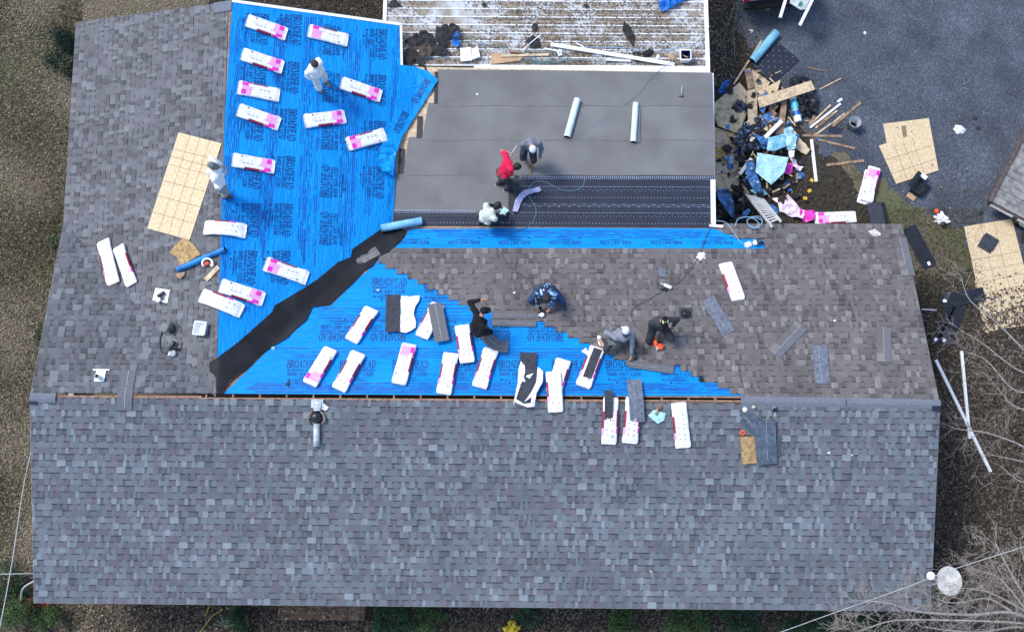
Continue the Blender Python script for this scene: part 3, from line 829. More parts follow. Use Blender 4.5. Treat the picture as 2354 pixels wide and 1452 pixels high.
# ------------------------------------------------------------------ low roof with its strips
I4 = Matrix.Identity(4)
def lowpoly(px): return [tuple((F_LOW.inverted() @ LOW.p(u, v))[:2]) for u, v in px]
m = MB(); m.prism(lowpoly([(904, 153), (1636, 167), (1641, 523), (902, 522)]), -0.03, -0.002)
o = m.build('roof', [M_pine], house); o.matrix_world = F_LOW; o['label'] = 'low flat slope decked in pale boards'
m = MB()
for k in range(9):
    p = lowpoly([(905, 170 + k*38), (1636, 174 + k*38)]); a, b = p
    m.box(((a[0]+b[0])/2, a[1], 0.0), (b[0]-a[0], .008, .004))
o = m.build('board_joint', [M_line], house); o.matrix_world = F_LOW
m = MB(); m.prism(lowpoly([(1628, 166), (1641, 167), (1646, 522), (1633, 522)]), -0.16, -0.035); o = m.build('fascia', [M_white], house); o.matrix_world = F_LOW
m = MB()
for z0, z1 in ((-2.4, -.17),):
    a, b = LOW.p(1615, 190), LOW.p(1620, 520)
    m.box(((a.x+b.x)/2, (a.y+b.y)/2, 1.2), (.12, (a-b).length, 2.3))
m.build('wall', [M_brick], house)
m = MB(); p = lowpoly([(1633, 414), (1644, 414), (1645, 520), (1634, 520)]); m.prism(p, 0.012, 0.03); o = m.build('drip_edge', [M_white], house); o.matrix_world = F_LOW
m = MB(); p = lowpoly([(1630, 517), (1662, 519), (1661, 525), (1630, 522)]); m.prism(p, 0.03, 0.05); o = m.build('drip_edge', [M_white], house); o.matrix_world = F_LOW
def strip(px, z, mats, label, name='membrane_strip', step=0.25, cat='membrane', amp=1.0):
    poly = lowpoly(px)
    f = lambda x, y: z + amp*(0.004*nz3(x*1.1, y*3, z*100) + 0.0025*nz3(x*4, y*6, z*50))
    m = MB(); vs, fs = sheet(poly, step, f); n0 = len(m.v); m.add(vs, fs)
    ring = [i for i in range(len(poly))]
    o = m.build(name, mats, None, True); o.matrix_world = F_LOW
    tag(o, label, cat, 'membrane strips on the low roof'); return o
strip([(903, 484), (1300, 487), (1645, 489), (1646, 523), (1300, 522), (903, 520)], .007, [M_navy], 'dark blue membrane strip along the blue eave underlayment')
strip([(1165, 402), (1642, 406), (1643, 496), (1165, 493)], .013, [M_navy], 'dark blue membrane strip with dashed print beside the crouching crew')
strip([(1006, 160), (1300, 163), (1637, 168), (1639, 247), (1300, 244), (1004, 241)], .010, [M_cap], 'grey mineral strip along the white metal roof')
strip([(985, 237), (1300, 241), (1639, 244), (1641, 325), (1300, 322), (970, 320)], .016, [M_cap], 'grey mineral strip under the blue wrapped rolls')
strip([(940, 316), (1300, 319), (1641, 322), (1642, 405), (1300, 403), (926, 402)], .022, [M_cap], 'grey mineral strip where two roofers bend')
strip([(904, 400), (1000, 401), (1183, 404), (1180, 440), (1175, 490), (1040, 489), (903, 487)], .028, [M_cap], 'short grey mineral strip left of the dark blue strip')
for px, lab in (([(999, 166), (1007, 166), (1006, 240), (998, 240)], 'black selvedge end showing past the topmost grey strip'), ([(960, 268), (972, 268), (970, 319), (957, 319)], 'black selvedge end showing past the second grey strip'), ([(918, 343), (931, 343), (927, 399), (915, 399)], 'black selvedge end showing by the crumpled blue flap')):
    strip(px, .034 if px[0][0] < 950 else .026, [M_blk], lab, 'membrane_end', .1)
strip([(1170, 410), (1190, 410), (1188, 486), (1168, 486)], .030, [M_blk], 'black selvedge at the start of the dark blue strip', 'membrane_end', .1)
for k_, (u0, u1, v) in enumerate(((1005, 1638, 243.5), (972, 1640, 322.5), (930, 1642, 403))):  # thin darker quads paint the shadow line along each lap
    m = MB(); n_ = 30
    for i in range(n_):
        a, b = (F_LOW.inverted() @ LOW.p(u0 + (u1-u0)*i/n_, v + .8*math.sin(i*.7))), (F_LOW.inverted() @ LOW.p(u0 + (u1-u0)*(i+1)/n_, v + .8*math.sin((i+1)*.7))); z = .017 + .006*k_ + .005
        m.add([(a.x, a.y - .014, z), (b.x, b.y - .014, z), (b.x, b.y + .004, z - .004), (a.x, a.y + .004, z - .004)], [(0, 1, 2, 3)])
    o = m.build('lap_shadow_line', [mat('lap_shadow_tone', (.145, .143, .143), .9, .3, 6)], bpy.data.objects['membrane_strip.%03d' % (k_ + 2)]); o.matrix_world = F_LOW
# dashed print of the dark blue strips
m = MB()
def lq(u, v, w, h, z=.0215):
    p = (F_LOW.inverted() @ LOW.p(u, v)); m.add([(p.x - w/2, p.y - h/2, z), (p.x + w/2, p.y - h/2, z), (p.x + w/2, p.y + h/2, z), (p.x - w/2, p.y + h/2, z)], [(0, 1, 2, 3)])
def print_row(v, u0, u1, du, w, h, alt=0.0, z=.0215):
    u = u0; k = 0
    while u < u1:
        lq(u, v + (u - 1400)*.0045 + (alt if k % 2 else 0), w, h, z); u += du; k += 1
print_row(407.5, 1196, 1638, 4.6, .026, .05); print_row(412, 1196, 1638, 10, .09, .012)
for v in (430, 490): print_row(v, 1196, 1636, 9, .075, .010)
for v in (437, 496): print_row(v, 1192, 1636, 6.8, .020, .014, 2.2, .0215 if v < 490 else .0155)
print_row(455, 1200, 1636, 7.6, .020, .020); print_row(514, 906, 1640, 7.6, .020, .020, 0, .0155)
print_row(471, 1206, 1636, 11.4, .026, .030, 4.2); print_row(470.5, 1200, 1636, 11.4, .10, .006); print_row(475, 1200, 1636, 11.4, .10, .006)
print_row(487, 906, 1090, 4.6, .026, .05, 0, .0345); print_row(491.5, 906, 1180, 10, .09, .014, 0, .0155); print_row(496, 906, 1180, 6.8, .02, .014, 2, .0155)
o = m.build('printed_dashes', [M_dot], bpy.data.objects['membrane_strip.001']); o.matrix_world = F_LOW; o['kind'] = 'stuff'

# loose end of underlayment folded over onto the low roof
flap_poly = [(919, 151), (955, 155), (985, 165), (1008, 186), (985, 222), (960, 262), (938, 296), (925, 318), (914, 350), (907, 372), (905, 408), (880, 398), (864, 368), (872, 345), (890, 315), (905, 265), (915, 200)]
t = thing('underlayment_flap', 'loose crumpled end of blue underlayment lying over the pale boards', 'underlayment', Matrix.Translation((0, 0, 0)))
TXT = .009
def flap_bump(x, y):
    p = proj((x, y, ZE)); k = min(1, max(0, (p[1] - 318)/40)); e = min(1, max(0, (p[1] - 150)/20))
    f = abs(nz3(x*4, y*4, 31))*.16*k + max(0, 1 - abs(nz3(x*1.6 + y*2.6, x*.4, 21))*3)*.05
    return .035 + f*e
o, fF = world_sheet('membrane', flap_poly, 0.07, lowz, [M_under], t, 0.0, flap_bump, False)
pr = MB()
for c, e, w in (((968, 213), (938, 258), .72), ((922, 284), (905, 318), .62)):
    P = onroof(*c, lowz); Q = onroof(*e, lowz); d = Q - P; d.z = 0; d.normalize(); up = Vector((-d.y, d.x, 0))
    text(pr, 'BROADHEAD', w, .17, put_on(fF, P, d, up), 0)
pr.build('printed_lettering', [M_uink], t)
sheet_px = [(880, 344), (901, 338), (911, 356), (908, 385), (904, 407), (886, 400), (868, 376)]
pl_ = MB()
for off in (-9, -5, 8, 11, 14, 17):
    a, b = onroof(985 + off, 205 + off*.6, lowz), onroof(925 + off, 300 + off*.6, lowz)
    for j in range(10):
        if rngT.random() < .25: continue
        q0, q1 = a.lerp(b, j/10), a.lerp(b, (j+1)/10); w = .01
        if off > 0 and not inpoly(*proj((q1.x, q1.y, ZE)), flap_poly): continue
        pl_.add([(q0.x, q0.y, fF(q0.x, q0.y) + .002), (q1.x, q1.y, fF(q1.x, q1.y) + .002), (q1.x + w, q1.y, fF(q1.x + w, q1.y) + .002), (q0.x + w, q0.y, fF(q0.x + w, q0.y) + .002)], [(0, 1, 2, 3)])
pl_.build('printed_lines', [M_uink2], t)['kind'] = 'stuff'

# ------------------------------------------------------------------ carport with a ribbed metal roof
cp = thing('carport', 'carport with a dirty white ribbed metal roof covered in leaf litter', 'carport', Matrix.Translation(CARP.p(1250, 60)*1.0 - Vector((0, 0, 2.42))))
IC = cp.matrix_world.inverted()
A0, A1 = CARP.p(884, 150), CARP.p(1624, 152)
cx0, cx1, cy0 = A0.x, A1.x, A0.y - .02
M_rib = mat('dirty_white_sheet_metal', (0.50, 0.52, 0.53), 0.5, 0.3, 2.2, col2=(0.27, 0.23, 0.18), mixlo=0.42, mixhi=0.58, detail=10)
M_ribw = mat('clean_white_rib', (0.72, 0.74, 0.75), 0.45, 0.15, 9.0)
n_pan = 5; pw = 0.9
for k in range(n_pan):
    m = MB(); y0 = cy0 + k*pw; prof = []
    per = 0.205
    nper = int(round(pw/per)); per = pw/nper
    for j in range(nper):
        b = y0 + j*per
        prof += [(b, .0), (b + .008, .026), (b + .034, .026), (b + .042, .0), (b + .085, .0), (b + .092, .007), (b + .102, .007), (b + .109, 0), (b + .145, 0), (b + .152, .007), (b + .162, .007), (b + .169, 0)]
    prof.append((y0 + pw, 0.0)); q = len(prof)
    nx = 8
    vs = [(cx0 + (cx1 - cx0)*i/nx, p[0], 2.42 + p[1] + k*.0015 - 0.001) for i in range(nx + 1) for p in prof]
    m.add(vs, [(i*q + j, (i+1)*q + j, (i+1)*q + j + 1, i*q + j + 1) for i in range(nx) for j in range(q - 1)])
    m.m = [1 if j % 12 in (0, 1, 2) else 0 for i in range(nx) for j in range(q - 1)]
    o = m.build('roof_panel', [M_rib, M_ribw], cp, False, IC)
def cbox(name, c, d, mats=M_white):
    m = MB(); m.box(c, d); return m.build(name, [mats], cp, False, IC)
cbox('fascia', (cx0 - .03, cy0 + 2.3, 2.38), (.09, 4.7, .20))
cbox('fascia', (cx1 + .03, cy0 + 2.3, 2.38), (.10, 4.7, .20))
for x in (cx0 + .1, (cx0 + cx1)/2, cx1 - .1): cbox('post', (x, cy0 + 4.3, 1.14), (.1, .1, 2.28))
for x in (cx0 + .1, cx1 - .1): cbox('post', (x, cy0 + .15, 1.14), (.1, .1, 2.28))
m = MB()
a, b = CARP.p(1090, 159), CARP.p(1631, 160)
m.box(((a.x + b.x)/2, a.y, 2.47), ((b - a).length, .17, .05)); m.build('flashing', [M_white], cp, False, IC)
m = MB(); a, b = CARP.p(920, 156), CARP.p(1090, 160)
m.box(((a.x + b.x)/2, a.y - .03, 2.45), ((b - a).length, .04, .03)); m.build('flashing', [M_white], cp, False, IC)
# ------------------------------------------------------------------ shingle bundles
def ridge_sag(A, B, n):
    """how far the roof rises above the chord A-B at its middle"""
    best = 0
    for k in range(1, 8):
        p = A.lerp(B, k/8); best = max(best, (roofz(p.x, p.y) - p.z))
    return best
def loft(mb, L, W, Tk, bend, wid, rng, mi=0, nx=18, sqz=0.5):
    """soft rounded bag of shingles along x; returns top(x, y)"""
    prof = [(-.5, .30), (-.5, .72), (-.47, .93), (-.42, 1.0), (-.2, 1.0), (0, 1.0), (.2, 1.0), (.42, 1.0), (.47, .93), (.5, .72), (.5, .30), (.44, 0.0), (-.44, 0.0)]
    k = len(prof); vs = []; s1, s2 = rng.uniform(0, 50), rng.uniform(0, 50)
    for i in range(nx + 1):
        u = i/nx; e = min(u, 1 - u)
        th = Tk*(min(1, sqz + (1 - sqz)*(e/.05)**.6) if e < .05 else 1.0)
        w = W*wid(u); z = bend*(1 - (2*u - 1)**2)
        lx = (u - .5)*L
        for y, h in prof:
            r = nz3(u*9 + s1, y*6, h*2)*.006
            xx = lx + (0.010*nz3(y*7, s2) if e < .01 else 0)
            vs.append((xx, y*w + nz3(u*7, s1, y)*.005, z + h*th + r*(1 if h > .5 else 0)))
    fs = [(i*k + j, (i+1)*k + j, (i+1)*k + (j+1) % k, i*k + (j+1) % k) for i in range(nx) for j in range(k)]
    fs = [tuple(reversed(f)) for f in fs]
    fs += [tuple(range(k)), tuple(range(nx*k + k - 1, nx*k - 1, -1))]
    mb.add(vs, fs, mi)
    return lambda x, y: bend*(1 - (2*x/L)**2) + Tk + 0.0065
def decal(mb, top, x0, x1, y0, y1, mi, W, lift=.0):
    n = max(1, int((x1 - x0)/.07)); rows = [y0, y1]
    vs = []
    for i in range(n + 1):
        x = x0 + (x1 - x0)*i/n
        for y in rows:
            edge = max(0, abs(y) - W*.43)
            vs.append((x, max(-W*.512, min(W*.512, y)), top(x, y) - edge*edge*28 + lift))
    mb.add(vs, [(i*2, i*2 + 2, i*2 + 3, i*2 + 1) for i in range(n)], mi)
def side_band(mb, x0, x1, y, Tk, top, mi, W):
    n = max(1, int((x1 - x0)/.06)); vs = []; s = 1 if y > 0 else -1
    pr_ = [(.405, .004), (.445, -.004), (.49, -.012), (.516, -.030), (.519, -.062)]
    for i in range(n + 1):
        x = x0 + (x1 - x0)*i/n
        for yy, dz in pr_: vs.append((x, s*yy*W, top(x, 0) + dz + .002))
    k = len(pr_)
    fs = [(i*k + j, (i+1)*k + j, (i+1)*k + j + 1, i*k + j + 1) for i in range(n) for j in range(k - 1)]
    if s > 0: fs = [f for f in fs]
    mb.add(vs, fs, mi)
BM = [M_mar, M_mag, M_pink, M_ink, M_ink2]
G_BUND = 'white wrapped shingle bundles'
def bundle(p1, p2, face, label, mar=(-1,), zf=roofz, h=0.0, Wd=.345, Tk=.085, pl=None, group=G_BUND, bend=None, wrap=M_wplas):
    A = (pl.p(*p1) if pl else onroof(*p1, zf)); B = (pl.p(*p2) if pl else onroof(*p2, zf))
    c = (A + B)/2; e = .12
    dx = B - A
    yv = Vector((-dx.y, dx.x, 0)).normalized()*.12
    if pl: n = pl.n
    else:
        P1, P2 = c + yv, c - yv
        yy = Vector((P1.x - P2.x, P1.y - P2.y, zf(P1.x, P1.y) - zf(P2.x, P2.y)))
        n = dx.cross(yy); n = n if n.z > 0 else -n
    sag = bend if bend is not None else (ridge_sag(A, B, n) if zf is roofz and not pl else 0)
    M = frame(c + n.normalized()*(.012 + h), dx, n)
    rng = random.Random(int(p1[0]*7 + p1[1]))
    t = thing('shingle_bundle', label, 'bundle', M, group)
    L = dx.length; mb = MB()
    fl = rng.uniform(.97, 1.05); fr = rng.uniform(.97, 1.05)
    def wid(u):
        if u < .03: return .93*fl
        if u < .14: return 1.03*fl
        if u > .97: return .93*fr
        if u > .86: return 1.03*fr
        return 1.0
    top = loft(mb, L, Wd, Tk, sag, wid, rng)
    mb.build('wrapper', [wrap], t, True)
    m = MB(); X = lambda u: (u - .5)*L; Y = lambda v: (v - .5)*Wd
    D = lambda u0, u1, v0, v1, mi, li=0.0: decal(m, top, X(u0), X(u1), Y(v0), Y(v1), mi, Wd, li)
    def icon(u, v, s, mi):
        x, y, r = X(u), Y(v), s
        ps = [(x + r*math.cos(a), y + r*math.sin(a)) for a in (0, .9, 2.0, 3.1, 4.2, 5.3)]
        m.add([(a, b, top(a, b) + .001) for a, b in ps], [tuple(range(6))], mi)
    if face == 'A':
        D(.20, .235, .80, .90, 3); D(.25, .36, .835, .87, 4)
        for u in (.27, .365, .46): icon(u, .62, .010, 3)
        for u in (.27, .365, .46): D(u - .025, u + .03, .34, .46, 4)
        D(.255, .27, .30, .32, 4); icon(.635, .36, .012, 3)
        D(.675, .79, .60, .95, 2); D(.80, .91, .60, .95, 1 if rng.random() < .5 else 2, .0005); D(.70, .80, .30, .575, 2); D(.81, .91, .30, .575, 2, .0005); D(.76, .91, .03, .28, 1)
        D(.66, .69, .36, .56, 2)
    elif face == 'B':
        for u in (.22, .33, .44, .53, .66, .78):
            D(u, u + rng.uniform(.015, .05), .30 + rng.uniform(-.06, .06), .38, 4)
            D(u + .02, u + .02 + rng.uniform(.02, .06), .62, .74 + rng.uniform(-.03, .04), 4)
        icon(.19, .68, .009, 3); icon(.80, .35, .009, 3)
    for s in mar:
        if s < 0:
            side_band(m, X(.30), X(.66), -1, Tk, top, 0, Wd); side_band(m, X(.68), X(.80), -1, Tk, top, 1 if face == 'A' else 2, Wd)
        else:
            side_band(m, X(.26), X(.62), 1, Tk, top, 0, Wd); side_band(m, X(.64), X(.76), 1, Tk, top, 1, Wd)
    if m.v: m.build('printed_label', BM, t)
    return t, L, top
B2 = (-1, 1)
bundle((566, 49), (658, 82), 'A', 'wrapped bundle at the very top left of the wing, pink end to the right')
bundle((799, 96), (708, 73), 'A', 'wrapped bundle above the brown haired roofer, pink end to the left')
bundle((555, 126), (650, 158), 'A', 'second wrapped bundle down the column beside the wing ridge')
bundle((642, 222), (546, 203), 'A', 'third wrapped bundle down the column by the wing ridge, pink end left')
bundle((546, 254), (642, 288), 'A', 'fourth wrapped bundle down the column beside the wing ridge')
bundle((699, 281), (793, 270), 'A', 'wrapped bundle tilted slightly up, below the brown haired roofer')
bundle((783, 192), (875, 224), 'A', 'wrapped bundle right of the brown haired roofer, pink end to the right')
bundle((886, 311), (797, 334), 'A', 'wrapped bundle half tucked under the crumpled blue flap')
bundle((533, 369), (631, 386), 'A', 'wrapped bundle just right of the man in the white hoodie')
bundle((470, 526), (567, 534), 'B', 'wrapped bundle bent over the wing ridge, below the strand board sheet', (1,))
bundle((706, 641), (608, 607), 'A', 'wrapped bundle touching the upper edge of the black valley strip')
bundle((505, 657), (606, 690), 'A', 'upper of the two wrapped bundles crossed near the blue roll', (-1,))
bundle((463, 680), (558, 717), 'B', 'lower of the two wrapped bundles crossed near the blue roll', (1,), h=.02)
bundle((240, 553), (264, 653), 'B', 'white bundle with dark shingles showing at its lower end, on the west slope', (-1,))
bundle((276, 567), (307, 655), 'B', 'torn white bundle leaning on its neighbour on the west slope', (1,), h=.02, Wd=.30)
bundle((856, 711), (808, 786), 'B', 'wrapped bundle nearest the valley strip in the upper row of the main slope', B2)
bundle((762, 803), (712, 885), 'A', 'leftmost wrapped bundle of the lower row, pink end at its foot', (1,))
bundle((826, 812), (779, 897), 'B', 'second wrapped bundle of the lower row, maroon stripe on its left side', (-1, 1))
bundle((917, 884), (942, 792), 'A', 'third wrapped bundle of the lower row, pink end at its top', (-1,))
bundle((1008, 700), (970, 777), 'B', 'wrapped bundle half covered by a loose grey shingle', (-1,))
bundle((1062, 750), (1075, 836), 'B', 'wrapped bundle beside the man in black, overlapping the one below', B2, h=.03)
bundle((1038, 813), (1020, 907), 'B', 'wrapped bundle whose open foot reaches the ridge slot', B2)
bundle((1130, 803), (1102, 892), 'B', 'wrapped bundle below the curved loose shingle', B2)
bundle((1296, 828), (1272, 905), 'B', 'wrapped bundle partly under the one that crosses the ridge', (1,))
bundle((1271, 856), (1277, 949), 'B', 'wrapped bundle lying across the main ridge', (-1,), h=.04)
bundle((1404, 912), (1399, 1020), 'B', 'wrapped bundle on the front slope under a narrow dark strip', B2)
bundle((1456, 912), (1447, 1018), 'B', 'wrapped bundle on the front slope under a wide mottled shingle', B2)
bundle((1559, 923), (1570, 1028), 'B', 'rightmost wrapped bundle on the front slope, nothing on it', (-1,))
bundle((1666, 606), (1697, 691), 'B', 'lone wrapped bundle on the finished shingles of the rear slope', (-1,))

# ------------------------------------------------------------------ loose shingles
M_back = mat('shingle_back', (0.155, 0.180, 0.225), 0.9, 0.3, 13.0, 0.4, 60, col2=(0.085, 0.10, 0.13), mixlo=.36, mixhi=.66, detail=9)
M_head = mat('shingle_headlap', (0.125, 0.130, 0.142), 0.92, 0.25, 40.0, 0.3, 200)
M_dkb = mat('dark_blue_shingle_back', (0.075, 0.10, 0.135), 0.85, 0.35, 9.0, 0.3, 60)
M_start = mat('dark_starter', (0.040, 0.045, 0.058), 0.9, 0.3, 12.0, 0.3, 80)
M_glue = mat('sealant_line', (0.30, 0.30, 0.31), 0.6)
def loose(px, kind, label, W=.337, h=.02, zf=roofz, curve=0.0, group='loose shingles', name='loose_shingle', pl=None, lift=None, cat='shingle'):
    pts = [pl.p(*q) if pl else onroof(*q, zf) for q in px]
    pts = spline(pts, 6) if len(pts) > 2 else [pts[0].lerp(pts[1], i/8) for i in range(9)]
    if not pl:
        pts = [Vector((p.x, p.y, max(p.z, zf(p.x, p.y)))) for p in pts]
    n = len(pts); c = sum(pts, Vector())/n
    M = Matrix.Translation(c); t = thing(name, label, cat, M, group)
    ups = []; ys = []
    for i, p in enumerate(pts):
        d = (pts[min(i+1, n-1)] - pts[max(i-1, 0)]).normalized(); y = Vector((-d.y, d.x, 0)).normalized()
        if pl: up = pl.n
        else:
            q1, q2 = p + y*.1, p - y*.1
            yy = Vector((q1.x - q2.x, q1.y - q2.y, zf(q1.x, q1.y) - zf(q2.x, q2.y))).normalized()
            up = d.cross(yy); up = up if up.z > 0 else -up
        y = up.cross(d).normalized(); ups.append(up); ys.append(y)
    rng = random.Random(int(px[0][0]*3 + px[0][1]))
    def P(i, y, z): return pts[i] - c + ys[i]*y*W + ups[i]*(h + z + (lift(i/(n-1)) if lift else 0) + .006*nz3(i*.7, y*3, c.x))
    def slab(mb, y0, y1, z0, z1, mi, i0=0, i1=None):
        i1 = n - 1 if i1 is None else i1; vs = []
        for i in range(i0, i1 + 1): vs += [P(i, y0, z0), P(i, y1, z0), P(i, y1, z1), P(i, y0, z1)]
        k = i1 - i0
        fs = [(a*4 + b, a*4 + 4 + b, a*4 + 4 + (b+1) % 4, a*4 + (b+1) % 4) for a in range(k) for b in range(4)]
        mb.add(vs, [tuple(reversed(f)) for f in fs] + [(0, 1, 2, 3), (k*4 + 3, k*4 + 2, k*4 + 1, k*4)], mi)
    m = MB(); slab(m, -.5, .5, 0, .006, 0)
    if kind == 'face':
        m.build('base', [M_head], t)
        g = MB(); slab(g, -.03, .005, .0062, .008, 0); g.build('sealant', [M_glue], t)
        i = 0
        while i < n - 1:
            j = min(n - 1, i + rng.choice((1, 1, 2))); k = MB(); slab(k, -.5, -.06, .0062, .011, 0, i, j)
            k.c = [PAL['rear']['l' if rng.random() < .35 else 'm']]*len(k.f)
            k.build('tab', [M_shingle], t); i = j + (1 if rng.random() < .5 else 0)
            if i == j and i < n - 1 and rng.random() < .4: i += 0
    elif kind == 'head':
        m.build('base', [M_head], t); g = MB(); slab(g, -.02, .02, .0062, .008, 0); g.build('sealant', [M_glue], t)
    else:
        m.build('base', [{'back': M_back, 'dark': M_dkb, 'start': M_start}[kind]], t)
        g = MB(); slab(g, -.10, -.075, .0062, .0075, 0); g.build('sealant', [M_glue if kind != 'start' else M_blk], t)
    return t
loose([(1626, 687), (1675, 766)], 'back', 'mottled shingle lying face down, tilted, above the pipe boot')
loose([(1842, 748), (1778, 815)], 'face', 'face up shingle lying at a slant between two mottled ones')
loose([(1884, 795), (1891, 882)], 'back', 'mottled shingle lying upright on the far right of the rear slope')
loose([(2031, 757), (2032, 833)], 'face', 'face up shingle standing upright against the courses near the right rake')
loose([(2067, 547), (2087, 634)], 'face', 'shingle laid along the right rake as a trial')
loose([(297, 852), (287, 943)], 'head', 'shingle bent over the main ridge near its left end')
loose([(820, 602), (869, 577)], 'face', 'short shingle piece lying on the black valley strip', W=.26)
loose([(1000, 703), (1017, 790)], 'head', 'grey shingle lying on top of a white bundle', h=.13)
loose([(1133, 724), (1238, 724)], 'face', 'shingle just laid to the left of the plaid shirted roofer', W=-.20)
loose([(1131, 742), (1232, 744)], 'head', 'plain shingle strip set below the last course by the man in black', W=.17, h=.012)
loose([(1447, 836), (1548, 851)], 'head', 'shingle strip under the reaching hand of the man in the white cap', W=.2, h=.02)
loose([(1456, 877), (1464, 968)], 'back', 'wide mottled shingle bent over the ridge on a white bundle', h=.12, W=.33)
loose([(1398, 902), (1398, 994)], 'start', 'narrow dark strip lying on a white bundle', W=.19, h=.115)
loose([(905, 680), (903, 765)], 'start', 'dark shingle beside an opened white wrapper', h=.06, W=.34)
loose([(1215, 812), (1213, 862)], 'start', 'dark shingle sticking out above the opened bundle', h=.05, W=.38)
loose([(1105, 758), (1122, 783), (1143, 797), (1168, 800)], 'head', 'curved shingle held up by the man in black', W=.30, h=.06, lift=lambda u: .25*(1 - u)**2)
# fanned pile on the front slope
for i, (px, k, lab) in enumerate((([(1712, 955), (1788, 1020)], 'dark', 'bottom shingle of the fanned dark pile, slanting down right'), ([(1720, 962), (1780, 1030)], 'dark', 'second shingle of the fanned dark pile'),
        ([(1752, 968), (1775, 1050)], 'dark', 'third shingle of the fanned dark pile'), ([(1747, 966), (1757, 1066)], 'dark', 'fourth shingle of the fanned dark pile'), ([(1762, 962), (1766, 1064)], 'dark', 'top shingle of the fanned dark pile'))):
    loose(px, k, lab, h=.02 + .022*i, W=.36, group='fanned pile of dark shingles')

# ------------------------------------------------------------------ torn wrappers with shingles showing
def sheet_thing(name, px, mats, label, cat, zf=roofz, step=.05, amp=.04, freq=5, dz=.01, pl=None, group=None, seed=0, parent=None, ridged=True, smooth=False):
    pts = [pl.p(*q) if pl else onroof(*q, zf) for q in px]
    base = (lambda x, y: pl.o.z if pl.n.z > .999 else zof(pl, x, y)) if pl else zf
    c = sum(pts, Vector())/len(pts); c.z = base(c.x, c.y)
    def f(x, y):
        X, Y = x + c.x, y + c.y
        a = nz3(X*freq, Y*freq, seed*3.1); b = nz3(X*freq*2.1 + 5, Y*freq*2.1, seed*1.7)
        r = (1 - abs(a)*2.4) if ridged else (.5 + a)
        return base(X, Y) - c.z + dz + amp*max(0, r)*.7 + amp*.4*abs(b)
    mb = MB(); vs, fs = sheet([(p.x - c.x, p.y - c.y) for p in pts], step, f); mb.add(vs, fs)
    o = mb.build(name, mats if isinstance(mats, (list, tuple)) else [mats], parent, smooth)
    if parent is None:
        o.location = c; tag(o, label, cat, group)
    else: o.location = c - parent.location
    return o
sheet_thing('torn_wrapper', [(921, 681), (941, 682), (965, 680), (964, 692), (955, 705), (951, 722), (957, 740), (956, 753), (945, 761), (934, 766), (919, 763)], M_wplas, 'crumpled white wrapper opened beside a dark shingle', 'wrapper', amp=.05, dz=.03)
t, L, tp = bundle((1224, 848), (1203, 930), 'N', 'opened bundle with dark shingles showing through its torn wrapper', (), wrap=M_start, Wd=.36, h=.02)
for k, px in enumerate(([(1197, 832), (1206, 842), (1207, 858), (1200, 878), (1184, 925), (1180, 933), (1190, 880), (1192, 850)], [(1236, 845), (1248, 855), (1247, 880), (1233, 905), (1228, 936), (1213, 938), (1190, 930), (1181, 922), (1186, 919), (1205, 930), (1220, 928), (1222, 915), (1205, 926), (1222, 902), (1232, 880)], [(1226, 860), (1218, 871), (1206, 880), (1192, 878), (1200, 873), (1213, 864)])):
    sheet_thing('torn_wrapper', px, M_wplas, ('strip of torn wrapper on the left of the opened bundle', 'large torn wrapper flap on the right of the opened bundle', 'folded tongue of wrapper across the opened bundle')[k], 'wrapper', amp=.05, dz=.13, step=.035, seed=k)
t, L, tp = bundle((1374, 800), (1340, 890), 'B', 'opened bundle beside the man in the white cap, dark shingles on top', (-1, 1), h=.0)
loose([(1374, 806), (1349, 872)], 'start', 'dark shingle lying in an opened white bundle', W=.2, h=.105)
sheet_thing('torn_wrapper', [(1336, 809), (1346, 801), (1357, 818), (1355, 822)], M_wplas, 'pointed wrapper corner sticking out of an opened bundle', 'wrapper', amp=.05, dz=.09, step=.03)

fl_ = bpy.data.objects['underlayment_flap']
sheet_thing('crumpled_corner', [(880, 344), (901, 338), (912, 356), (909, 385), (904, 408), (886, 401), (867, 376)], mat('bright_blue_film', (0.0, .30, .72), .3, .2, 6, .2), '', None, zf=lowz, step=.05, amp=.20, freq=3.2, dz=.06, parent=fl_, seed=8)
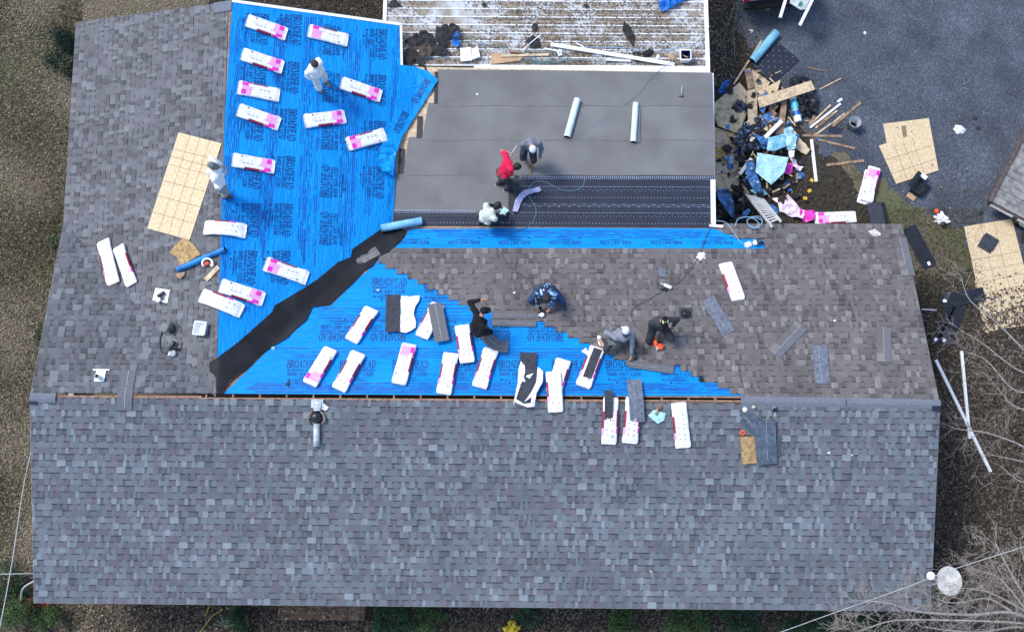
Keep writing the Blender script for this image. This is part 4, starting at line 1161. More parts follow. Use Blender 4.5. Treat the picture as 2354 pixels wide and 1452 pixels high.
# ------------------------------------------------------------------ rolls
def roll(p1, p2, r, label, mats, zf=roofz, pl=None, seed=1, group='rolls of roofing', name='membrane_roll', core=M_blk, h=0.0):
    A = pl.p(*p1, h) if pl else onroof(*p1, zf, h); B = pl.p(*p2, h) if pl else onroof(*p2, zf, h)
    c = (A + B)/2; dx = B - A
    M = frame(c + Vector((0, 0, r*.98)), dx, Vector((0, 0, 1)) - dx.normalized()*dx.normalized().z)
    t = thing(name, label, 'roll', M, group); L = dx.length
    n = 20; k = 10; vs = []
    for i in range(k + 1):
        for j in range(n):
            a = 2*math.pi*j/n; rr = r*(1 + .03*nz3(i*.8, j*.5, seed) - .02*(i in (0, k)))
            vs.append(((i/k - .5)*L, math.cos(a)*rr, math.sin(a)*rr))
    mb = MB(); mb.add(vs, [(i*n + j, i*n + (j+1) % n, (i+1)*n + (j+1) % n, (i+1)*n + j) for i in range(k) for j in range(n)])
    mb.f = [tuple(reversed(f)) for f in mb.f]
    mb.build('outer_wrap', [mats], t, True)
    for s in (-1, 1):
        e = MB()
        for q in range(3):
            r0, r1 = r*(.98 - q*.28), r*(.98 - q*.28 - .2); vs = []
            for j in range(n):
                a = 2*math.pi*j/n
                vs += [(s*(L/2 - .004), math.cos(a)*r0, math.sin(a)*r0), (s*(L/2 - .004 - .012*(q % 2)), math.cos(a)*r1, math.sin(a)*r1)]
            e.add(vs, [(2*j, 2*j+1, (2*j+3) % (2*n), (2*j+2) % (2*n)) for j in range(n)])
            e.add([(s*(L/2 - .015), math.cos(2*math.pi*j/n)*r*.97, math.sin(2*math.pi*j/n)*r*.97) for j in range(n)], [tuple(range(n))])
        e.build('roll_end', [core], t)
    return t, M, L
t, M, L = roll((1327, 231), (1303, 318), .085, 'pale blue wrapped roll lying at a slant on the low roof', M_rollw, zf=lowz)
t, M, L = roll((1461, 240), (1455, 329), .075, 'pale blue roll with its grey end unrolled on the low roof', M_rollw, zf=lowz)
strip([(1463, 246), (1472, 248), (1470, 330), (1457, 330)], .05, [M_cap], 'grey tail of the roll that has begun to unroll', 'membrane_tail', .1)
roll((877, 527), (970, 510), .095, 'light blue film covered roll lying across the top of the valley strip', M_film, zf=roofz, h=.02)
t, M, L = roll((410, 621), (519, 574), .07, 'bright blue underlayment roll lying against the wing ridge', mat('blue_roll', (0.004, 0.17, 0.50), .4, .4, 5, .2), h=.02)
# ------------------------------------------------------------------ boards and scraps on the west slope
def board(px, th, mats, label, name='board', zf=roofz, pl=None, h=.012, cat='board', group=None, lines=None, tilt=0.0, parent=None):
    pts = [pl.p(*q, h) if pl else onroof(*q, zf, h) for q in px]
    c = sum(pts, Vector())/len(pts); n = (pts[1] - pts[0]).cross(pts[2] - pts[0])
    n = (n if n.z > 0 else -n).normalized()
    F = frame(c, pts[1] - pts[0], n); I = F.inverted()
    poly = [tuple((I @ p)[:2]) for p in pts]
    t = thing(name, label, cat, F, group)
    m = MB(); m.prism(poly, 0, th); m.build('panel', [mats], t)
    if lines:
        m = MB()
        for a, b in lines:
            A = I @ (pl.p(*a, h) if pl else onroof(*a, zf, h)); B = I @ (pl.p(*b, h) if pl else onroof(*b, zf, h))
            d = (B - A).to_2d(); q = Vector((-d.y, d.x)).normalized()*.006
            m.add([(A.x + q.x, A.y + q.y, th + .001), (A.x - q.x, A.y - q.y, th + .001), (B.x - q.x, B.y - q.y, th + .001), (B.x + q.x, B.y + q.y, th + .001)], [(0, 1, 2, 3)])
        m.build('guide_lines', [M_line], t)
    return t
def grid_lines(q, us, vs):
    """lines across a quad q (a, b, c, d): us at fractions along a-b, vs along a-d"""
    L_ = lambda p, r, t: (p[0] + (r[0]-p[0])*t, p[1] + (r[1]-p[1])*t)
    return [(L_(q[0], q[1], u), L_(q[3], q[2], u)) for u in us] + [(L_(q[0], q[3], v), L_(q[1], q[2], v)) for v in vs]
q = [(411, 305), (510, 330), (436, 552), (339, 525)]
board(q, .012, M_osb, 'full strand board sheet with printed grid on the west slope', 'strand_board', lines=grid_lines(q, (.27, .5, .73), (.17, .25, .33, .5, .66, .83)), cat='board')
board([(391, 580), (408, 560), (424, 547), (446, 562), (463, 586), (440, 598), (414, 614), (410, 594)], .03, M_brown, 'brown broken board offcut under the blue roll', 'board_offcut')
board([(470, 640), (500, 610), (507, 617), (477, 648)], .03, M_pine, 'short pale wood stick beside the orange tool', 'wood_stick', cat='stick')
board([(409, 630), (428, 625), (427, 633), (418, 641), (409, 637)], .06, M_board, 'small wood block at the lower end of the blue roll', 'wood_block', cat='block')
q = [(1701, 1003), (1738, 1002), (1741, 1063), (1706, 1066)]
board(q, .04, M_brown, 'small tan fibreboard block on the front slope by the dark pile', 'fibreboard_block', cat='block')

# ------------------------------------------------------------------ tools and small things on the roof
def on(u, v, head=0.0, zf=roofz, h=.012):
    """upright frame on the roof surface turned by head (degrees, 0 = up the picture)"""
    p = onroof(u, v, zf); e = .05
    n = Vector((-(zf(p.x + e, p.y) - zf(p.x - e, p.y))/(2*e), -(zf(p.x, p.y + e) - zf(p.x, p.y - e))/(2*e), 1)).normalized()
    if zf is roofz and abs(n.z) < .5: n = Vector((0, 0, 1))
    a = R_(head)
    return frame(p + n*h, Vector((math.cos(a), -math.sin(a), 0)), n)
def nailer(M, label, c_body, c_mag=M_plast, s=1.0, hose=True):
    t = thing('nail_gun', label, 'nail gun', M @ Matrix.Scale(s, 4) if s != 1 else M)
    m = MB(); m.tube([(0, -.11, .06), (0, -.10, .06), (0, .06, .06), (0, .09, .06)], [.02, .042, .045, .03], 10); m.build('body', [c_body], t, True)
    m = MB(); m.tube([(0, .0, .06), (.06, -.02, .055), (.13, -.03, .05)], [.02, .018, .022], 8); m.build('handle', [M_plast], t, True)
    m = MB(); m.lathe([(.0, .0), (.06, .0), (.065, .02), (.065, .05), (.05, .06), (.0, .06)], 12, 0, (.075, -.13, .02)); m.build('magazine', [c_mag], t, True)
    m = MB(); m.box((0, -.15, .05), (.03, .09, .03)); m.build('nose', [M_galv], t)
    return t
def hose(px, label, mats, zf=roofz, r=.008, h=.015, pl=None, name='air_hose', sag=None):
    P = [(pl.p(*q) if pl else onroof(*q, zf)) for q in px]
    pts = spline(P, 8)
    if not pl: pts = [Vector((p.x, p.y, max(p.z, zf(p.x, p.y)) + h)) for p in pts]
    else: pts = [p + Vector((0, 0, h)) for p in pts]
    c = pts[0].copy(); m = MB(); m.tube([p - c for p in pts], r, 6)
    o = m.build(name, [mats], None, True); o.location = c; tag(o, label, 'hose'); return o
both = lambda x, y: lowz(x, y)
hose([(1633, 60), (1600, 100), (1502, 175), (1470, 215), (1400, 268), (1345, 300), (1324, 326), (1328, 370), (1343, 402), (1338, 430), (1310, 439), (1282, 433), (1256, 420), (1232, 418), (1216, 433), (1218, 455), (1232, 480), (1226, 508), (1205, 525), (1160, 540)], 'teal air hose snaking over the low roof to the blue eave strip', M_teal, both)
hose([(1143, 572), (1180, 618), (1212, 640), (1226, 664), (1231, 680)], 'dark hose running down to the plaid shirted roofer', M_hose, r=.013)
hose([(1640, 505), (1625, 540), (1600, 600), (1570, 640), (1548, 656)], 'thin dark hose coming down from the eave to the white nail gun', M_hose)
hose([(1530, 665), (1500, 684), (1468, 700), (1452, 716), (1455, 740), (1475, 762), (1492, 772)], 'dark hose looping from the white nail gun to the orange one', M_hose)
hose([(525, 100), (505, 170), (470, 290), (462, 370), (440, 500)], 'thin blue line slack over the west slope and the board', M_teal, r=.004)
nailer(on(1535, 662, 115), 'white nail gun lying on the rear slope with its hose', M_white, M_hose)
nailer(on(1505, 788, -10, h=.02), 'orange nail gun in front of the man in the black and yellow cap', M_orange, M_orange, 1.2)
nailer(on(1241, 716, 10, h=.03), 'black and white nail gun held by the plaid shirted roofer', M_plast, M_white, .9)
t = sheet_thing('paper_sheet', [(358, 662), (391, 667), (385, 697), (351, 690)], M_white, 'white card lying under a black nail gun on the west slope', 'card', amp=.01, dz=.02, step=.06)
nailer(on(376, 678, 60, h=.03), 'black nail gun on a white card on the west slope', M_plast, M_white)
nailer(on(402, 796, 20, h=.03), 'black nail gun with a looped strap on the west slope', M_plast, M_grey, 1.25)
hose([(373, 763), (368, 785), (372, 808), (388, 813), (400, 806)], 'black strap curling from the left of the nail gun', M_plast, r=.016, name='strap')
hose([(405, 806), (416, 800), (420, 786)], 'short black strap on the right of the nail gun', M_plast, r=.016, name='strap')
def boot(u, v, label, s=1.0, rot=0):
    M = on(u, v, rot); t = thing('pipe_boot', label, 'pipe flashing', M)
    m = MB(); m.box((0, .02, .004), (.30*s, .30*s, .008)); m.build('plate', [M_start], t)
    m = MB(); m.lathe([(.115*s, .008), (.11*s, .03), (.075*s, .06), (.045*s, .10), (.030*s, .10), (.028*s, .03)], 18); m.build('collar', [M_plast], t, True)
boot(1576, 722, 'black pipe boot lying on the rear slope beside the kneeling roofer')
boot(397, 757, 'black pipe boot lying on the west slope above a nail gun', .9, 25)
# vent pipe with white flashing on the old rear slope
M = on(230, 868); t = thing('vent_pipe', 'white vent pipe with a dark mouth standing on the old slope', 'vent pipe', M)
m = MB(); m.box((0, .05, .005), (.22, .30, .010)); m.build('flashing', [M_white], t)
m = MB(); m.box((0, .19, .012), (.38, .03, .02)); m.build('flashing_edge', [M_white], t)
up = M.to_3x3().inverted() @ Vector((0, 0, 1)); m = MB(); n_ = 14
for r0, r1, mt, nm in ((.052, .044, M_white, 'pipe'),):
    m.tube([(0, 0, -.02), up*.22], r0, n_); m.build('pipe', [M_white], t, True)
m = MB(); m.tube([up*.2185, up*.2225], .043, n_); m.build('mouth', [M_dark], t)
# open pipe hole cut through the underlayment
M = on(1612, 872, h=.0); m = MB(); m.lathe([(.0, .012), (.062, .012), (.066, .006)], 18); o = m.build('pipe_hole', [M_dark]); o.matrix_world = M; tag(o, 'round black pipe hole cut in the blue sheet by the last step', 'hole')
# clear tub
M = on(467, 757, 8); t = thing('plastic_tub', 'cloudy white plastic tub on the west slope near the ridge', 'tub', M)
M_tub = mat('cloudy_plastic', (0.62, 0.66, 0.70), .3, .08, 6)
m = MB(); a = .15; b = .12
def rsq(s, z, r=.03, n=4):
    out = []
    for cx_, cy_, a0 in ((1, 1, 0), (-1, 1, 90), (-1, -1, 180), (1, -1, 270)):
        for i in range(n + 1):
            q = R_(a0 + 90*i/n); out.append((cx_*(s - r) + r*math.cos(q), cy_*(s - r) + r*math.sin(q), z))
    return out
rings = [rsq(.12, 0), rsq(.15, .14), rsq(.165, .145), rsq(.165, .155), rsq(.143, .15), rsq(.115, .012)]
k = len(rings[0]); vs = [p for r in rings for p in r]
m.add(vs, [(i*k + j, i*k + (j+1) % k, (i+1)*k + (j+1) % k, (i+1)*k + j) for i in range(5) for j in range(k)] + [tuple(range(5*k, 6*k))]); m.build('tub', [M_tub], t, True)
# white coil carton with orange tool
M = on(482, 607, 15, h=.03); t = thing('nail_carton', 'torn white carton ring holding an orange tool on the west slope', 'carton', M)
m = MB(); vs = []
for j in range(15):
    a = R_(-30 + 270*j/14)
    for r, z in ((.15, .0), (.155, .09), (.115, .10), (.11, .01)): vs.append((r*math.cos(a)*(1 + .1*nz3(j*.6, 1)), r*math.sin(a)*.8, z))
m.add(vs, [(i*4 + b, i*4 + 4 + b, i*4 + 4 + (b+1) % 4, i*4 + (b+1) % 4) for i in range(14) for b in range(4)]); m.f = [tuple(reversed(f)) for f in m.f]; m.build('carton', [M_white], t)
m = MB(); m.tube([(-.06, -.04, .04), (.0, 0, .06), (.07, .02, .06)], [.03, .045, .03], 10); m.build('tool_body', [M_orange], t, True)
m = MB(); m.tube([(.02, .02, .08), (.08, .06, .09)], [.03, .02], 8); m.build('tool_head', [M_plast], t, True)

# galvanised pipe and collar on the front slope
M = on(729, 1000, 1); t = thing('metal_pipe', 'galvanised pipe standing down the front slope below a black collar', 'pipe', M)
m = MB(); m.tube([(0, .28, .07), (0, -.235, .07)], [.070, .076], 14); m.build('pipe', [M_galv], t, True)
m = MB(); m.tube([(0, -.231, .07), (0, -.238, .07)], .066, 14); m.build('mouth', [M_dark], t)
M = on(728, 958, 0); t = thing('vent_collar', 'black storm collar of a removed vent, tan straps on both sides', 'vent collar', M)
m = MB(); m.lathe([(.06, .0), (.14, .01), (.14, .03), (.12, .09), (.09, .13), (.04, .15), (.0, .15)], 18); m.build('collar', [M_plast], t, True)
for s in (-1, 1):
    m = MB(); m.tube([(s*.09, .14, .03), (s*.17, .06, .07), (s*.19, -.07, .06), (s*.12, -.16, .03)], [.018, .022, .024, .02], 8); m.build('strap', [mat('tan_strap', (.25, .20, .15), .8, .4, 14)], t, True)
M = on(730, 928, 0); t = thing('vent_hood', 'white square metal vent cap above the black collar by the ridge', 'vent cap', M)
m = MB(); m.box((0, .02, .05), (.27, .20, .02)); m.box((0, .0, .075), (.18, .16, .03)); m.box((0, -.10, .05), (.15, .09, .06)); m.build('cap', [M_galv], t)
m = MB(); m.box((0, .03, .097), (.05, .05, .012)); m.build('knob', [M_white], t)
sheet_thing('paper_sheet', [(744, 927), (757, 937), (750, 944), (739, 941)], M_wplas, 'folded white paper beside the black vent collar', 'paper', amp=.03, dz=.05, step=.03)
# pipe collar tool lying on paper
sheet_thing('paper_sheet', [(1489, 955), (1503, 942), (1530, 950), (1526, 966), (1512, 974)], M_filmp, 'pale blue paper under a rusty tool on the front slope', 'paper', amp=.03, dz=.02, step=.04)
M = on(1510, 942, 20, h=.04); t = thing('utility_knife', 'rusty brown scraper tool lying on pale blue paper', 'tool', M)
m = MB(); m.tube([(0, -.10, .02), (0, .04, .025)], [.03, .022], 8); m.build('handle', [M_card], t, True)
m = MB(); m.box((.02, .10, .02), (.10, .08, .008)); m.build('blade', [M_wood], t)
for u, v, lab in ((1712, 941, 'round white lid left of the small bottle by the ridge'), ):
    M = on(u, v); t = thing('lid', lab, 'lid', M); m = MB(); m.lathe([(.0, .03), (.05, .03), (.055, .02), (.055, 0)], 16); m.build('lid_top', [M_white], t, True)
    m = MB(); m.lathe([(.0, .034), (.012, .034), (.012, .028)], 8); m.build('button', [M_ink], t)
M = on(1731, 934, 0); t = thing('glue_bottle', 'small cream bottle standing by the end of the ridge slot', 'bottle', M)
m = MB(); m.lathe([(.0, 0), (.035, 0), (.037, .10), (.02, .13), (.012, .18), (.0, .18)], 12); m.build('bottle_body', [mat('cream_plastic', (.55, .5, .4), .4)], t, True)
M = on(1707, 994); t = thing('plastic_ring', 'orange plastic ring beside the tan fibreboard block', 'ring', M)
m = MB(); m.tube([(.045*math.cos(a*.4487), .045*math.sin(a*.4487), .015) for a in range(15)], .018, 6); m.build('ring', [M_orange], t, True)
M = on(1781, 942, 0); t = thing('cap_clamp', 'small black clamp hanging below the right ridge vent', 'clamp', M)
m = MB(); m.box((0, .03, .02), (.09, .03, .03)); m.box((-.03, -.01, .02), (.025, .07, .03)); m.box((.03, -.01, .02), (.025, .07, .03)); m.build('jaw', [M_plast], t)
m = MB(); m.box((-.01, -.10, .015), (.02, .10, .02)); m.box((.02, -.10, .015), (.02, .10, .02)); m.build('handle', [M_galv], t)
# rags and small scraps on the rear slope
def crumple(u, v, s, label, mats, zf=roofz, pl=None, name='crumpled_paper', cat='paper', seed=0, flat=.55, group=None, h=0.0):
    p = pl.p(u, v, h) if pl else onroof(u, v, zf, h); bm = bmesh.new(); bmesh.ops.create_icosphere(bm, subdivisions=4, radius=1.0)
    for q in bm.verts:
        d = q.co.normalized(); r = .50 + .75*abs(nz3(d.x*1.9 + seed*7, d.y*1.9, d.z*1.9 + seed)) + .50*abs(nz3(d.x*4.3, d.y*4.3 + seed, d.z*4.3)) + .22*(nz3(d.x*10, d.y*10, d.z*10 + seed))
        q.co = Vector((d.x*r*s[0], d.y*r*s[1], max(-.25, d.z*flat)*r*max(s[0], s[1])*.8))
    me = bpy.data.meshes.new(name); bm.to_mesh(me); bm.free(); me.materials.append(mats)
    o = bpy.data.objects.new(name, me); COL.objects.link(o); o.location = p + Vector((0, 0, max(s)*.08)); o.rotation_euler = (0, 0, seed*.9)
    tag(o, label, cat, group); return o
crumple(1612, 590, (.13, .11), 'crumpled pinkish white paper left of the lone white bundle', M_pwrap, seed=1)
crumple(1720, 562, (.085, .10), 'crumpled white paper at the right end of the blue eave strip', M_wplas, seed=2)
crumple(2012, 537, (.16, .10), 'crumpled white rag near the top right corner of the roof', mat('rag', (.62, .57, .53), .8, .15, 8), name='crumpled_rag', cat='rag', seed=3)
nailer(on(1747, 560, 110, h=.02), 'black and white nail gun at the right end of the blue eave strip', M_plast, M_white, .9)
board([(1514, 617), (1519, 612), (1533, 635), (1520, 636), (1513, 630)], .008, M_back, 'small three cornered shingle scrap above the white nail gun', 'shingle_scrap', cat='scrap')
board([(655, 885), (661, 878), (666, 872), (665, 880), (663, 890), (660, 884)], .006, M_navy, 'small dark arrow shaped scrap on the blue sheet near the ridge', 'membrane_scrap', cat='scrap')
crumple(628, 800, (.05, .05), 'tuft of light blue film on the lower edge of the valley strip', M_film, name='film_tuft', cat='film', seed=5)
for u, v, k in ((869, 668, 0), (1182, 674, 0), (1918, 738, 0), (1905, 1040, 0), (1958, 1045, 1), (1495, 1312, 1), (1097, 218, 0), (960, 118, 1)):
    M = on(u, v, k*40, zf=lowz if v < 400 else roofz); m = MB(); m.box((0, 0, .008), (.055, .03, .014)); m.box((.01, .01, .018), (.025, .03, .008)); o = m.build('paper_scrap', [M_white if k == 0 else M_pine]); o.matrix_world = M
    tag(o, {869: 'tiny white scrap on the printed phone number left of the stair of shingles', 1182: 'tiny white scrap between the man in black and the plaid shirt', 1918: 'tiny white scrap on the right of the rear slope', 1905: 'tiny white scrap low on the front slope, right of the dark pile', 1958: 'tiny tan scrap right of a white one on the front slope', 1495: 'tiny tan scrap near the front eave', 1097: 'tiny white scrap on the topmost grey strip', 960: 'tiny tan scrap beside the felt heap'}[u], 'scrap')
# hammer on the low roof
M = on(1567, 213, 8, zf=lowz, h=.03); t = thing('hammer', 'hammer lying on the right of the grey low roof', 'hammer', M)
m = MB(); m.tube([(-.01, .14, .015), (0, .0, .015), (.01, -.10, .015)], [.018, .015, .012], 8); m.build('handle', [M_grey], t, True)
m = MB(); m.tube([(-.07, -.115, .018), (0, -.12, .02), (.06, -.11, .018)], [.02, .018, .012], 8); m.build('head', [M_ink], t, True)
# lavender release strip and film
sheet_thing('release_strip', [(1178, 488), (1184, 462), (1194, 448), (1207, 438), (1241, 431), (1244, 441), (1216, 448), (1203, 458), (1196, 472), (1190, 489)], M_lav, 'lavender release strip peeled off beside the dark blue membrane', 'film', zf=lowz, amp=.06, dz=.04, step=.05)
# ------------------------------------------------------------------ people
M_skin = mat('skin', (0.42, 0.22, 0.14), 0.5, 0.12, 20)
M_skinl = mat('skin_light', (0.52, 0.31, 0.22), 0.5, 0.12, 20)
M_eye = mat('eye', (0.03, 0.02, 0.02), 0.2)
def cloth(n, c, var=.18, **k): return mat(n, c, 0.85, var, 9.0, 0.35, 22, .2, **k)
def camo(name):
    m = bpy.data.materials.new(name); m.use_nodes = True; nt = m.node_tree; N = nt.nodes; L = nt.links; b = N['Principled BSDF']
    b.inputs['Roughness'].default_value = .85
    tc = N.new('ShaderNodeTexCoord'); v = N.new('ShaderNodeTexVoronoi'); v.inputs['Scale'].default_value = 17
    L.new(tc.outputs['Object'], v.inputs['Vector']); s = N.new('ShaderNodeSeparateColor'); L.new(v.outputs['Color'], s.inputs[0])
    r = N.new('ShaderNodeValToRGB'); r.color_ramp.interpolation = 'CONSTANT'; e = r.color_ramp.elements
    e[0].color = (.012, .016, .04, 1); e[1].position = .45; e[1].color = (.05, .18, .48, 1); k = e.new(.62); k.color = (.36, .60, .80, 1); k = e.new(.85); k.color = (.02, .03, .09, 1)
    L.new(s.outputs[0], r.inputs[0]); L.new(r.outputs[0], b.inputs['Base Color']); return m
def capsule(mb, p, q, r1, r2, n=10):
    p, q = Vector(p), Vector(q); d = (q - p); l = d.length
    if l < 1e-5: d = Vector((0, 0, 1e-3)); l = 1e-3
    d = d/l; pts, rs = [], []
    for a in (-90, -60, -30, 0): pts.append(p + d*r1*math.sin(R_(a))); rs.append(max(.0006, r1*math.cos(R_(a))))
    for a in (0, 30, 60, 90): pts.append(q + d*r2*math.sin(R_(a))); rs.append(max(.0006, r2*math.cos(R_(a))))
    mb.tube(pts, rs, n)
def remesh(mb, vox, name, mats, parent, fold=0.0, smooth_it=2, seed=0):
    o = bpy.data.objects.new('tmp', mb.mesh('tmp', [])); COL.objects.link(o)
    md = o.modifiers.new('r', 'REMESH'); md.mode = 'VOXEL'; md.voxel_size = vox; md.use_smooth_shade = True
    if smooth_it:
        sm = o.modifiers.new('s', 'SMOOTH'); sm.iterations = smooth_it; sm.factor = .5
    dg = bpy.context.evaluated_depsgraph_get(); dg.update()
    me = bpy.data.meshes.new_from_object(o.evaluated_get(dg)); tm = o.data
    bpy.data.objects.remove(o); bpy.data.meshes.remove(tm)
    me.name = name
    if fold:
        n = len(me.vertices); co = np.empty(n*3, 'f'); no = np.empty(n*3, 'f')
        me.vertices.foreach_get('co', co); me.vertex_normals.foreach_get('vector', no)
        co = co.reshape(-1, 3); no = no.reshape(-1, 3)
        d = np.array([nz3(c[0]*9 + seed, c[1]*9, c[2]*14)*.7 + (1 - abs(nz3(c[0]*14, c[1]*14 + seed, c[2]*7))*2)*.5 for c in co], 'f')
        co += no*(d*fold)[:, None]; me.vertices.foreach_set('co', co.ravel()); me.update()
    me.materials.clear(); me.materials.append(mats)
    me.polygons.foreach_set('use_smooth', [True]*len(me.polygons))
    o = bpy.data.objects.new(name, me); COL.objects.link(o); o.parent = parent
    return o
def ik(a, b, l1, l2, pole):
    d = b - a; L = d.length
    if L > (l1 + l2)*.995: b = a + d*((l1 + l2)*.995/L); d = b - a; L = d.length
    L = max(L, abs(l1 - l2) + .02); x = (l1*l1 - l2*l2 + L*L)/(2*L); h = math.sqrt(max(0, l1*l1 - x*x))
    u = d.normalized(); p = pole - u*pole.dot(u); p = p.normalized() if p.length > 1e-5 else u.orthogonal().normalized()
    return a + u*x + p*h, b
def hand(mb, wrist, d, palm_n, s=1.0, curl=.5):
    """palm and five separate fingers; d points along the hand, palm_n out of the palm"""
    d = d.normalized(); pn = (palm_n - d*palm_n.dot(d)).normalized(); sx = d.cross(pn)
    w = wrist + d*.02*s; k = wrist + d*.095*s
    for o in (-.024, -.008, .008, .024): capsule(mb, w + sx*o*.7*s, k + sx*o*s, .014*s, .012*s, 6)
    for o, ln in ((-.029, .064), (-.010, .080), (.010, .085), (.029, .072)):
        p0 = k + sx*o*s; p1 = p0 + (d*math.cos(curl*.5) + pn*math.sin(curl*.5))*ln*.5*s; p2 = p1 + (d*math.cos(curl*1.4) + pn*math.sin(curl*1.4))*ln*.5*s
        capsule(mb, p0, p1, .0100*s, .0095*s, 6); capsule(mb, p1, p2, .0095*s, .0085*s, 6)
    t0 = wrist + d*.03*s - sx*.028*s; t1 = t0 + (d*.55 - sx*.75 + pn*.25).normalized()*.042*s; t2 = t1 + (d*.9 - sx*.1 + pn*.35).normalized()*.032*s
    capsule(mb, t0, t1, .0125*s, .0105*s, 6); capsule(mb, t1, t2, .0105*s, .009*s, 6)
def person(label, head_deg, feet, hips, sho, head, hands, shirt, pants, shoes, skin=M_skin, hair=None, cap=None, sleeves='long', legs='long', zf=roofz, look=-25, gloves=None, sleeve_mat=None, knee_out=.25, hood=None, seed=0, elbow=(0.0, -.6, -.3), belt=None, stretch=1.0):
    """feet, hips, shoulders, head and hands are given as (photo x, photo y, height above the roof)"""
    def at(u, v, h):
        # a point on the sight line that stands h above the surface
        d = ray(u, v); lo = (ZR + 3.2 - CAM.z)/d.z; hi = (ZE - 1.5 - CAM.z)/d.z
        for _ in range(40):
            mi_ = (lo + hi)/2; p = CAM + d*mi_
            if p.z > zf(p.x, p.y) + h: lo = mi_
            else: hi = mi_
        return CAM + d*lo
    fw = [at(u, v, .0) for u, v in feet]
    root = (fw[0] + fw[1])/2; root.z = min(zf(root.x, root.y), 99)
    a = R_(head_deg); M = Matrix.Translation(root) @ Matrix.Rotation(a - math.pi/2, 4, 'Z'); I = M.inverted()
    t = thing('person', label, 'person', M, 'roofers at work')
    F = [I @ (p + Vector((0, 0, .085))) for p in fw]
    if F[0].x > F[1].x: F = F[::-1]                       # left foot first
    Hp = I @ at(*hips); S = I @ at(*sho); Hd = I @ at(*head); Ha = [I @ at(*h) for h in hands]  # left, right
    # keep human proportions
    d = S - Hp; S = Hp + d.normalized()*min(max(d.length, .42), .54)
    n_ = Hd - S; Hd = S + n_.normalized()*min(max(n_.length, .22), .27)
    up = (S - Hp).normalized(); side = Vector((1, 0, 0)); side = (side - up*side.dot(up)).normalized(); fwd = up.cross(side)*1.0
    if fwd.y < 0 and abs(fwd.y) > .2: pass
    hipj = [Hp - side*.095, Hp + side*.095]; shj = [S - side*.185, S + side*.185]
    knees, ank = [], []
    for i in (0, 1):
        k, f = ik(hipj[i], F[i], .43, .43, Vector(((-1, 1)[i]*knee_out, 1, .15))); knees.append(k); ank.append(f)
    elb, wri = [], []
    for i in (0, 1):
        k, w = ik(shj[i], Ha[i], .30, .265, Vector(((-1, 1)[i]*.7, elbow[1], elbow[2]))); elb.append(k); wri.append(w)
    b = MB()
    capsule(b, Hp + up*.02, Hp + up*.22, .125, .118); capsule(b, Hp + up*.22, S - up*.08, .118, .135)
    capsule(b, hipj[0], hipj[1], .10, .10); capsule(b, shj[0] + side*.05 - up*.03, shj[1] - side*.05 - up*.03, .075, .075)
    capsule(b, S - up*.06 - side*.07, S - up*.18 - side*.05, .10, .10); capsule(b, S - up*.06 + side*.07, S - up*.18 + side*.05, .10, .10)
    capsule(b, S, Hd, .055, .052)
    for i in (0, 1):
        capsule(b, hipj[i], knees[i], .082, .056); capsule(b, knees[i], knees[i].lerp(ank[i], .35), .054, .054); capsule(b, knees[i].lerp(ank[i], .35), ank[i], .054, .036)
        capsule(b, ank[i] + Vector((0, -.03, -.045)), ank[i] + Vector((0, .13, -.055)), .034, .028)
        capsule(b, shj[i], elb[i], .052, .040); capsule(b, elb[i], wri[i], .040, .027)
        hd_ = (wri[i] - elb[i]).normalized(); pn = Vector(((1, -1)[i], .3, -.2)); hand(b, wri[i], hd_, pn)
    # head: cranium, jaw, nose, ears, brow, lips
    hx = Matrix.Rotation(R_(look), 3, 'X') @ Matrix.Identity(3); Hx = lambda x, y, z: Hd + hx @ Vector((x, y, z))
    b.ell(Hd + hx @ Vector((0, -.012, .025)), (.076, .096, .092), 14, 0, hx)
    b.ell(Hd + hx @ Vector((0, .022, -.04)), (.058, .068, .075), 12, 0, hx)
    capsule(b, Hx(0, .088, .012), Hx(0, .112, -.028), .011, .016, 8)
    capsule(b, Hx(-.035, .080, .032), Hx(.035, .080, .032), .014, .014, 8)
    capsule(b, Hx(-.02, .086, -.062), Hx(.02, .086, -.062), .010, .010, 8)
    for s in (-1, 1):
        b.ell(Hd + hx @ Vector((s*.078, -.008, -.005)), (.012, .022, .034), 8, 0, hx)
    remesh(b, .0085, 'body', skin, t, 0, 2)
    for s in (-1, 1):
        e = MB(); e.ell(Hx(s*.031, .083, .008), (.013, .012, .011), 8); e.build('eye', [M_eye], t, True)
    # shirt
    c = MB(); g = .020
    capsule(c, Hp + up*.03, Hp + up*.22, .142, .135); capsule(c, Hp + up*.22, S - up*.07, .135, .152)
    capsule(c, hipj[0] + up*.06, hipj[1] + up*.06, .105, .105)
    capsule(c, shj[0] + side*.045 - up*.03, shj[1] - side*.045 - up*.03, .090, .090)
    capsule(c, S - up*.06 - side*.07, S - up*.20 - side*.05, .118, .116); capsule(c, S - up*.06 + side*.07, S - up*.20 + side*.05, .118, .116)
    capsule(c, S, S.lerp(Hd, .30), .075, .066)
    sl = MB() if sleeve_mat else c
    for i in (0, 1):
        if sleeve_mat: capsule(c, shj[i], shj[i].lerp(elb[i], .15), .076, .072)
        if sleeves == 'long':
            capsule(sl, shj[i].lerp(elb[i], .0 if not sleeve_mat else .1), elb[i], .072 if not sleeve_mat else .068, .058); capsule(sl, elb[i], elb[i].lerp(wri[i], .93), .058, .044)
        else: capsule(sl, shj[i], shj[i].lerp(elb[i], .62), .076, .068)
    if hood: capsule(c, S - fwd*.10 + up*.02, S - fwd*.12 - up*.10, .085, .075)
    remesh(c, .012, 'shirt', shirt, t, .010, 3, seed)
    if sleeve_mat: remesh(sl, .012, 'sleeves', sleeve_mat, t, .008, 3, seed)
    # trousers
    c = MB(); capsule(c, hipj[0], hipj[1], .120, .120); capsule(c, Hp, Hp + up*.09, .132, .130)
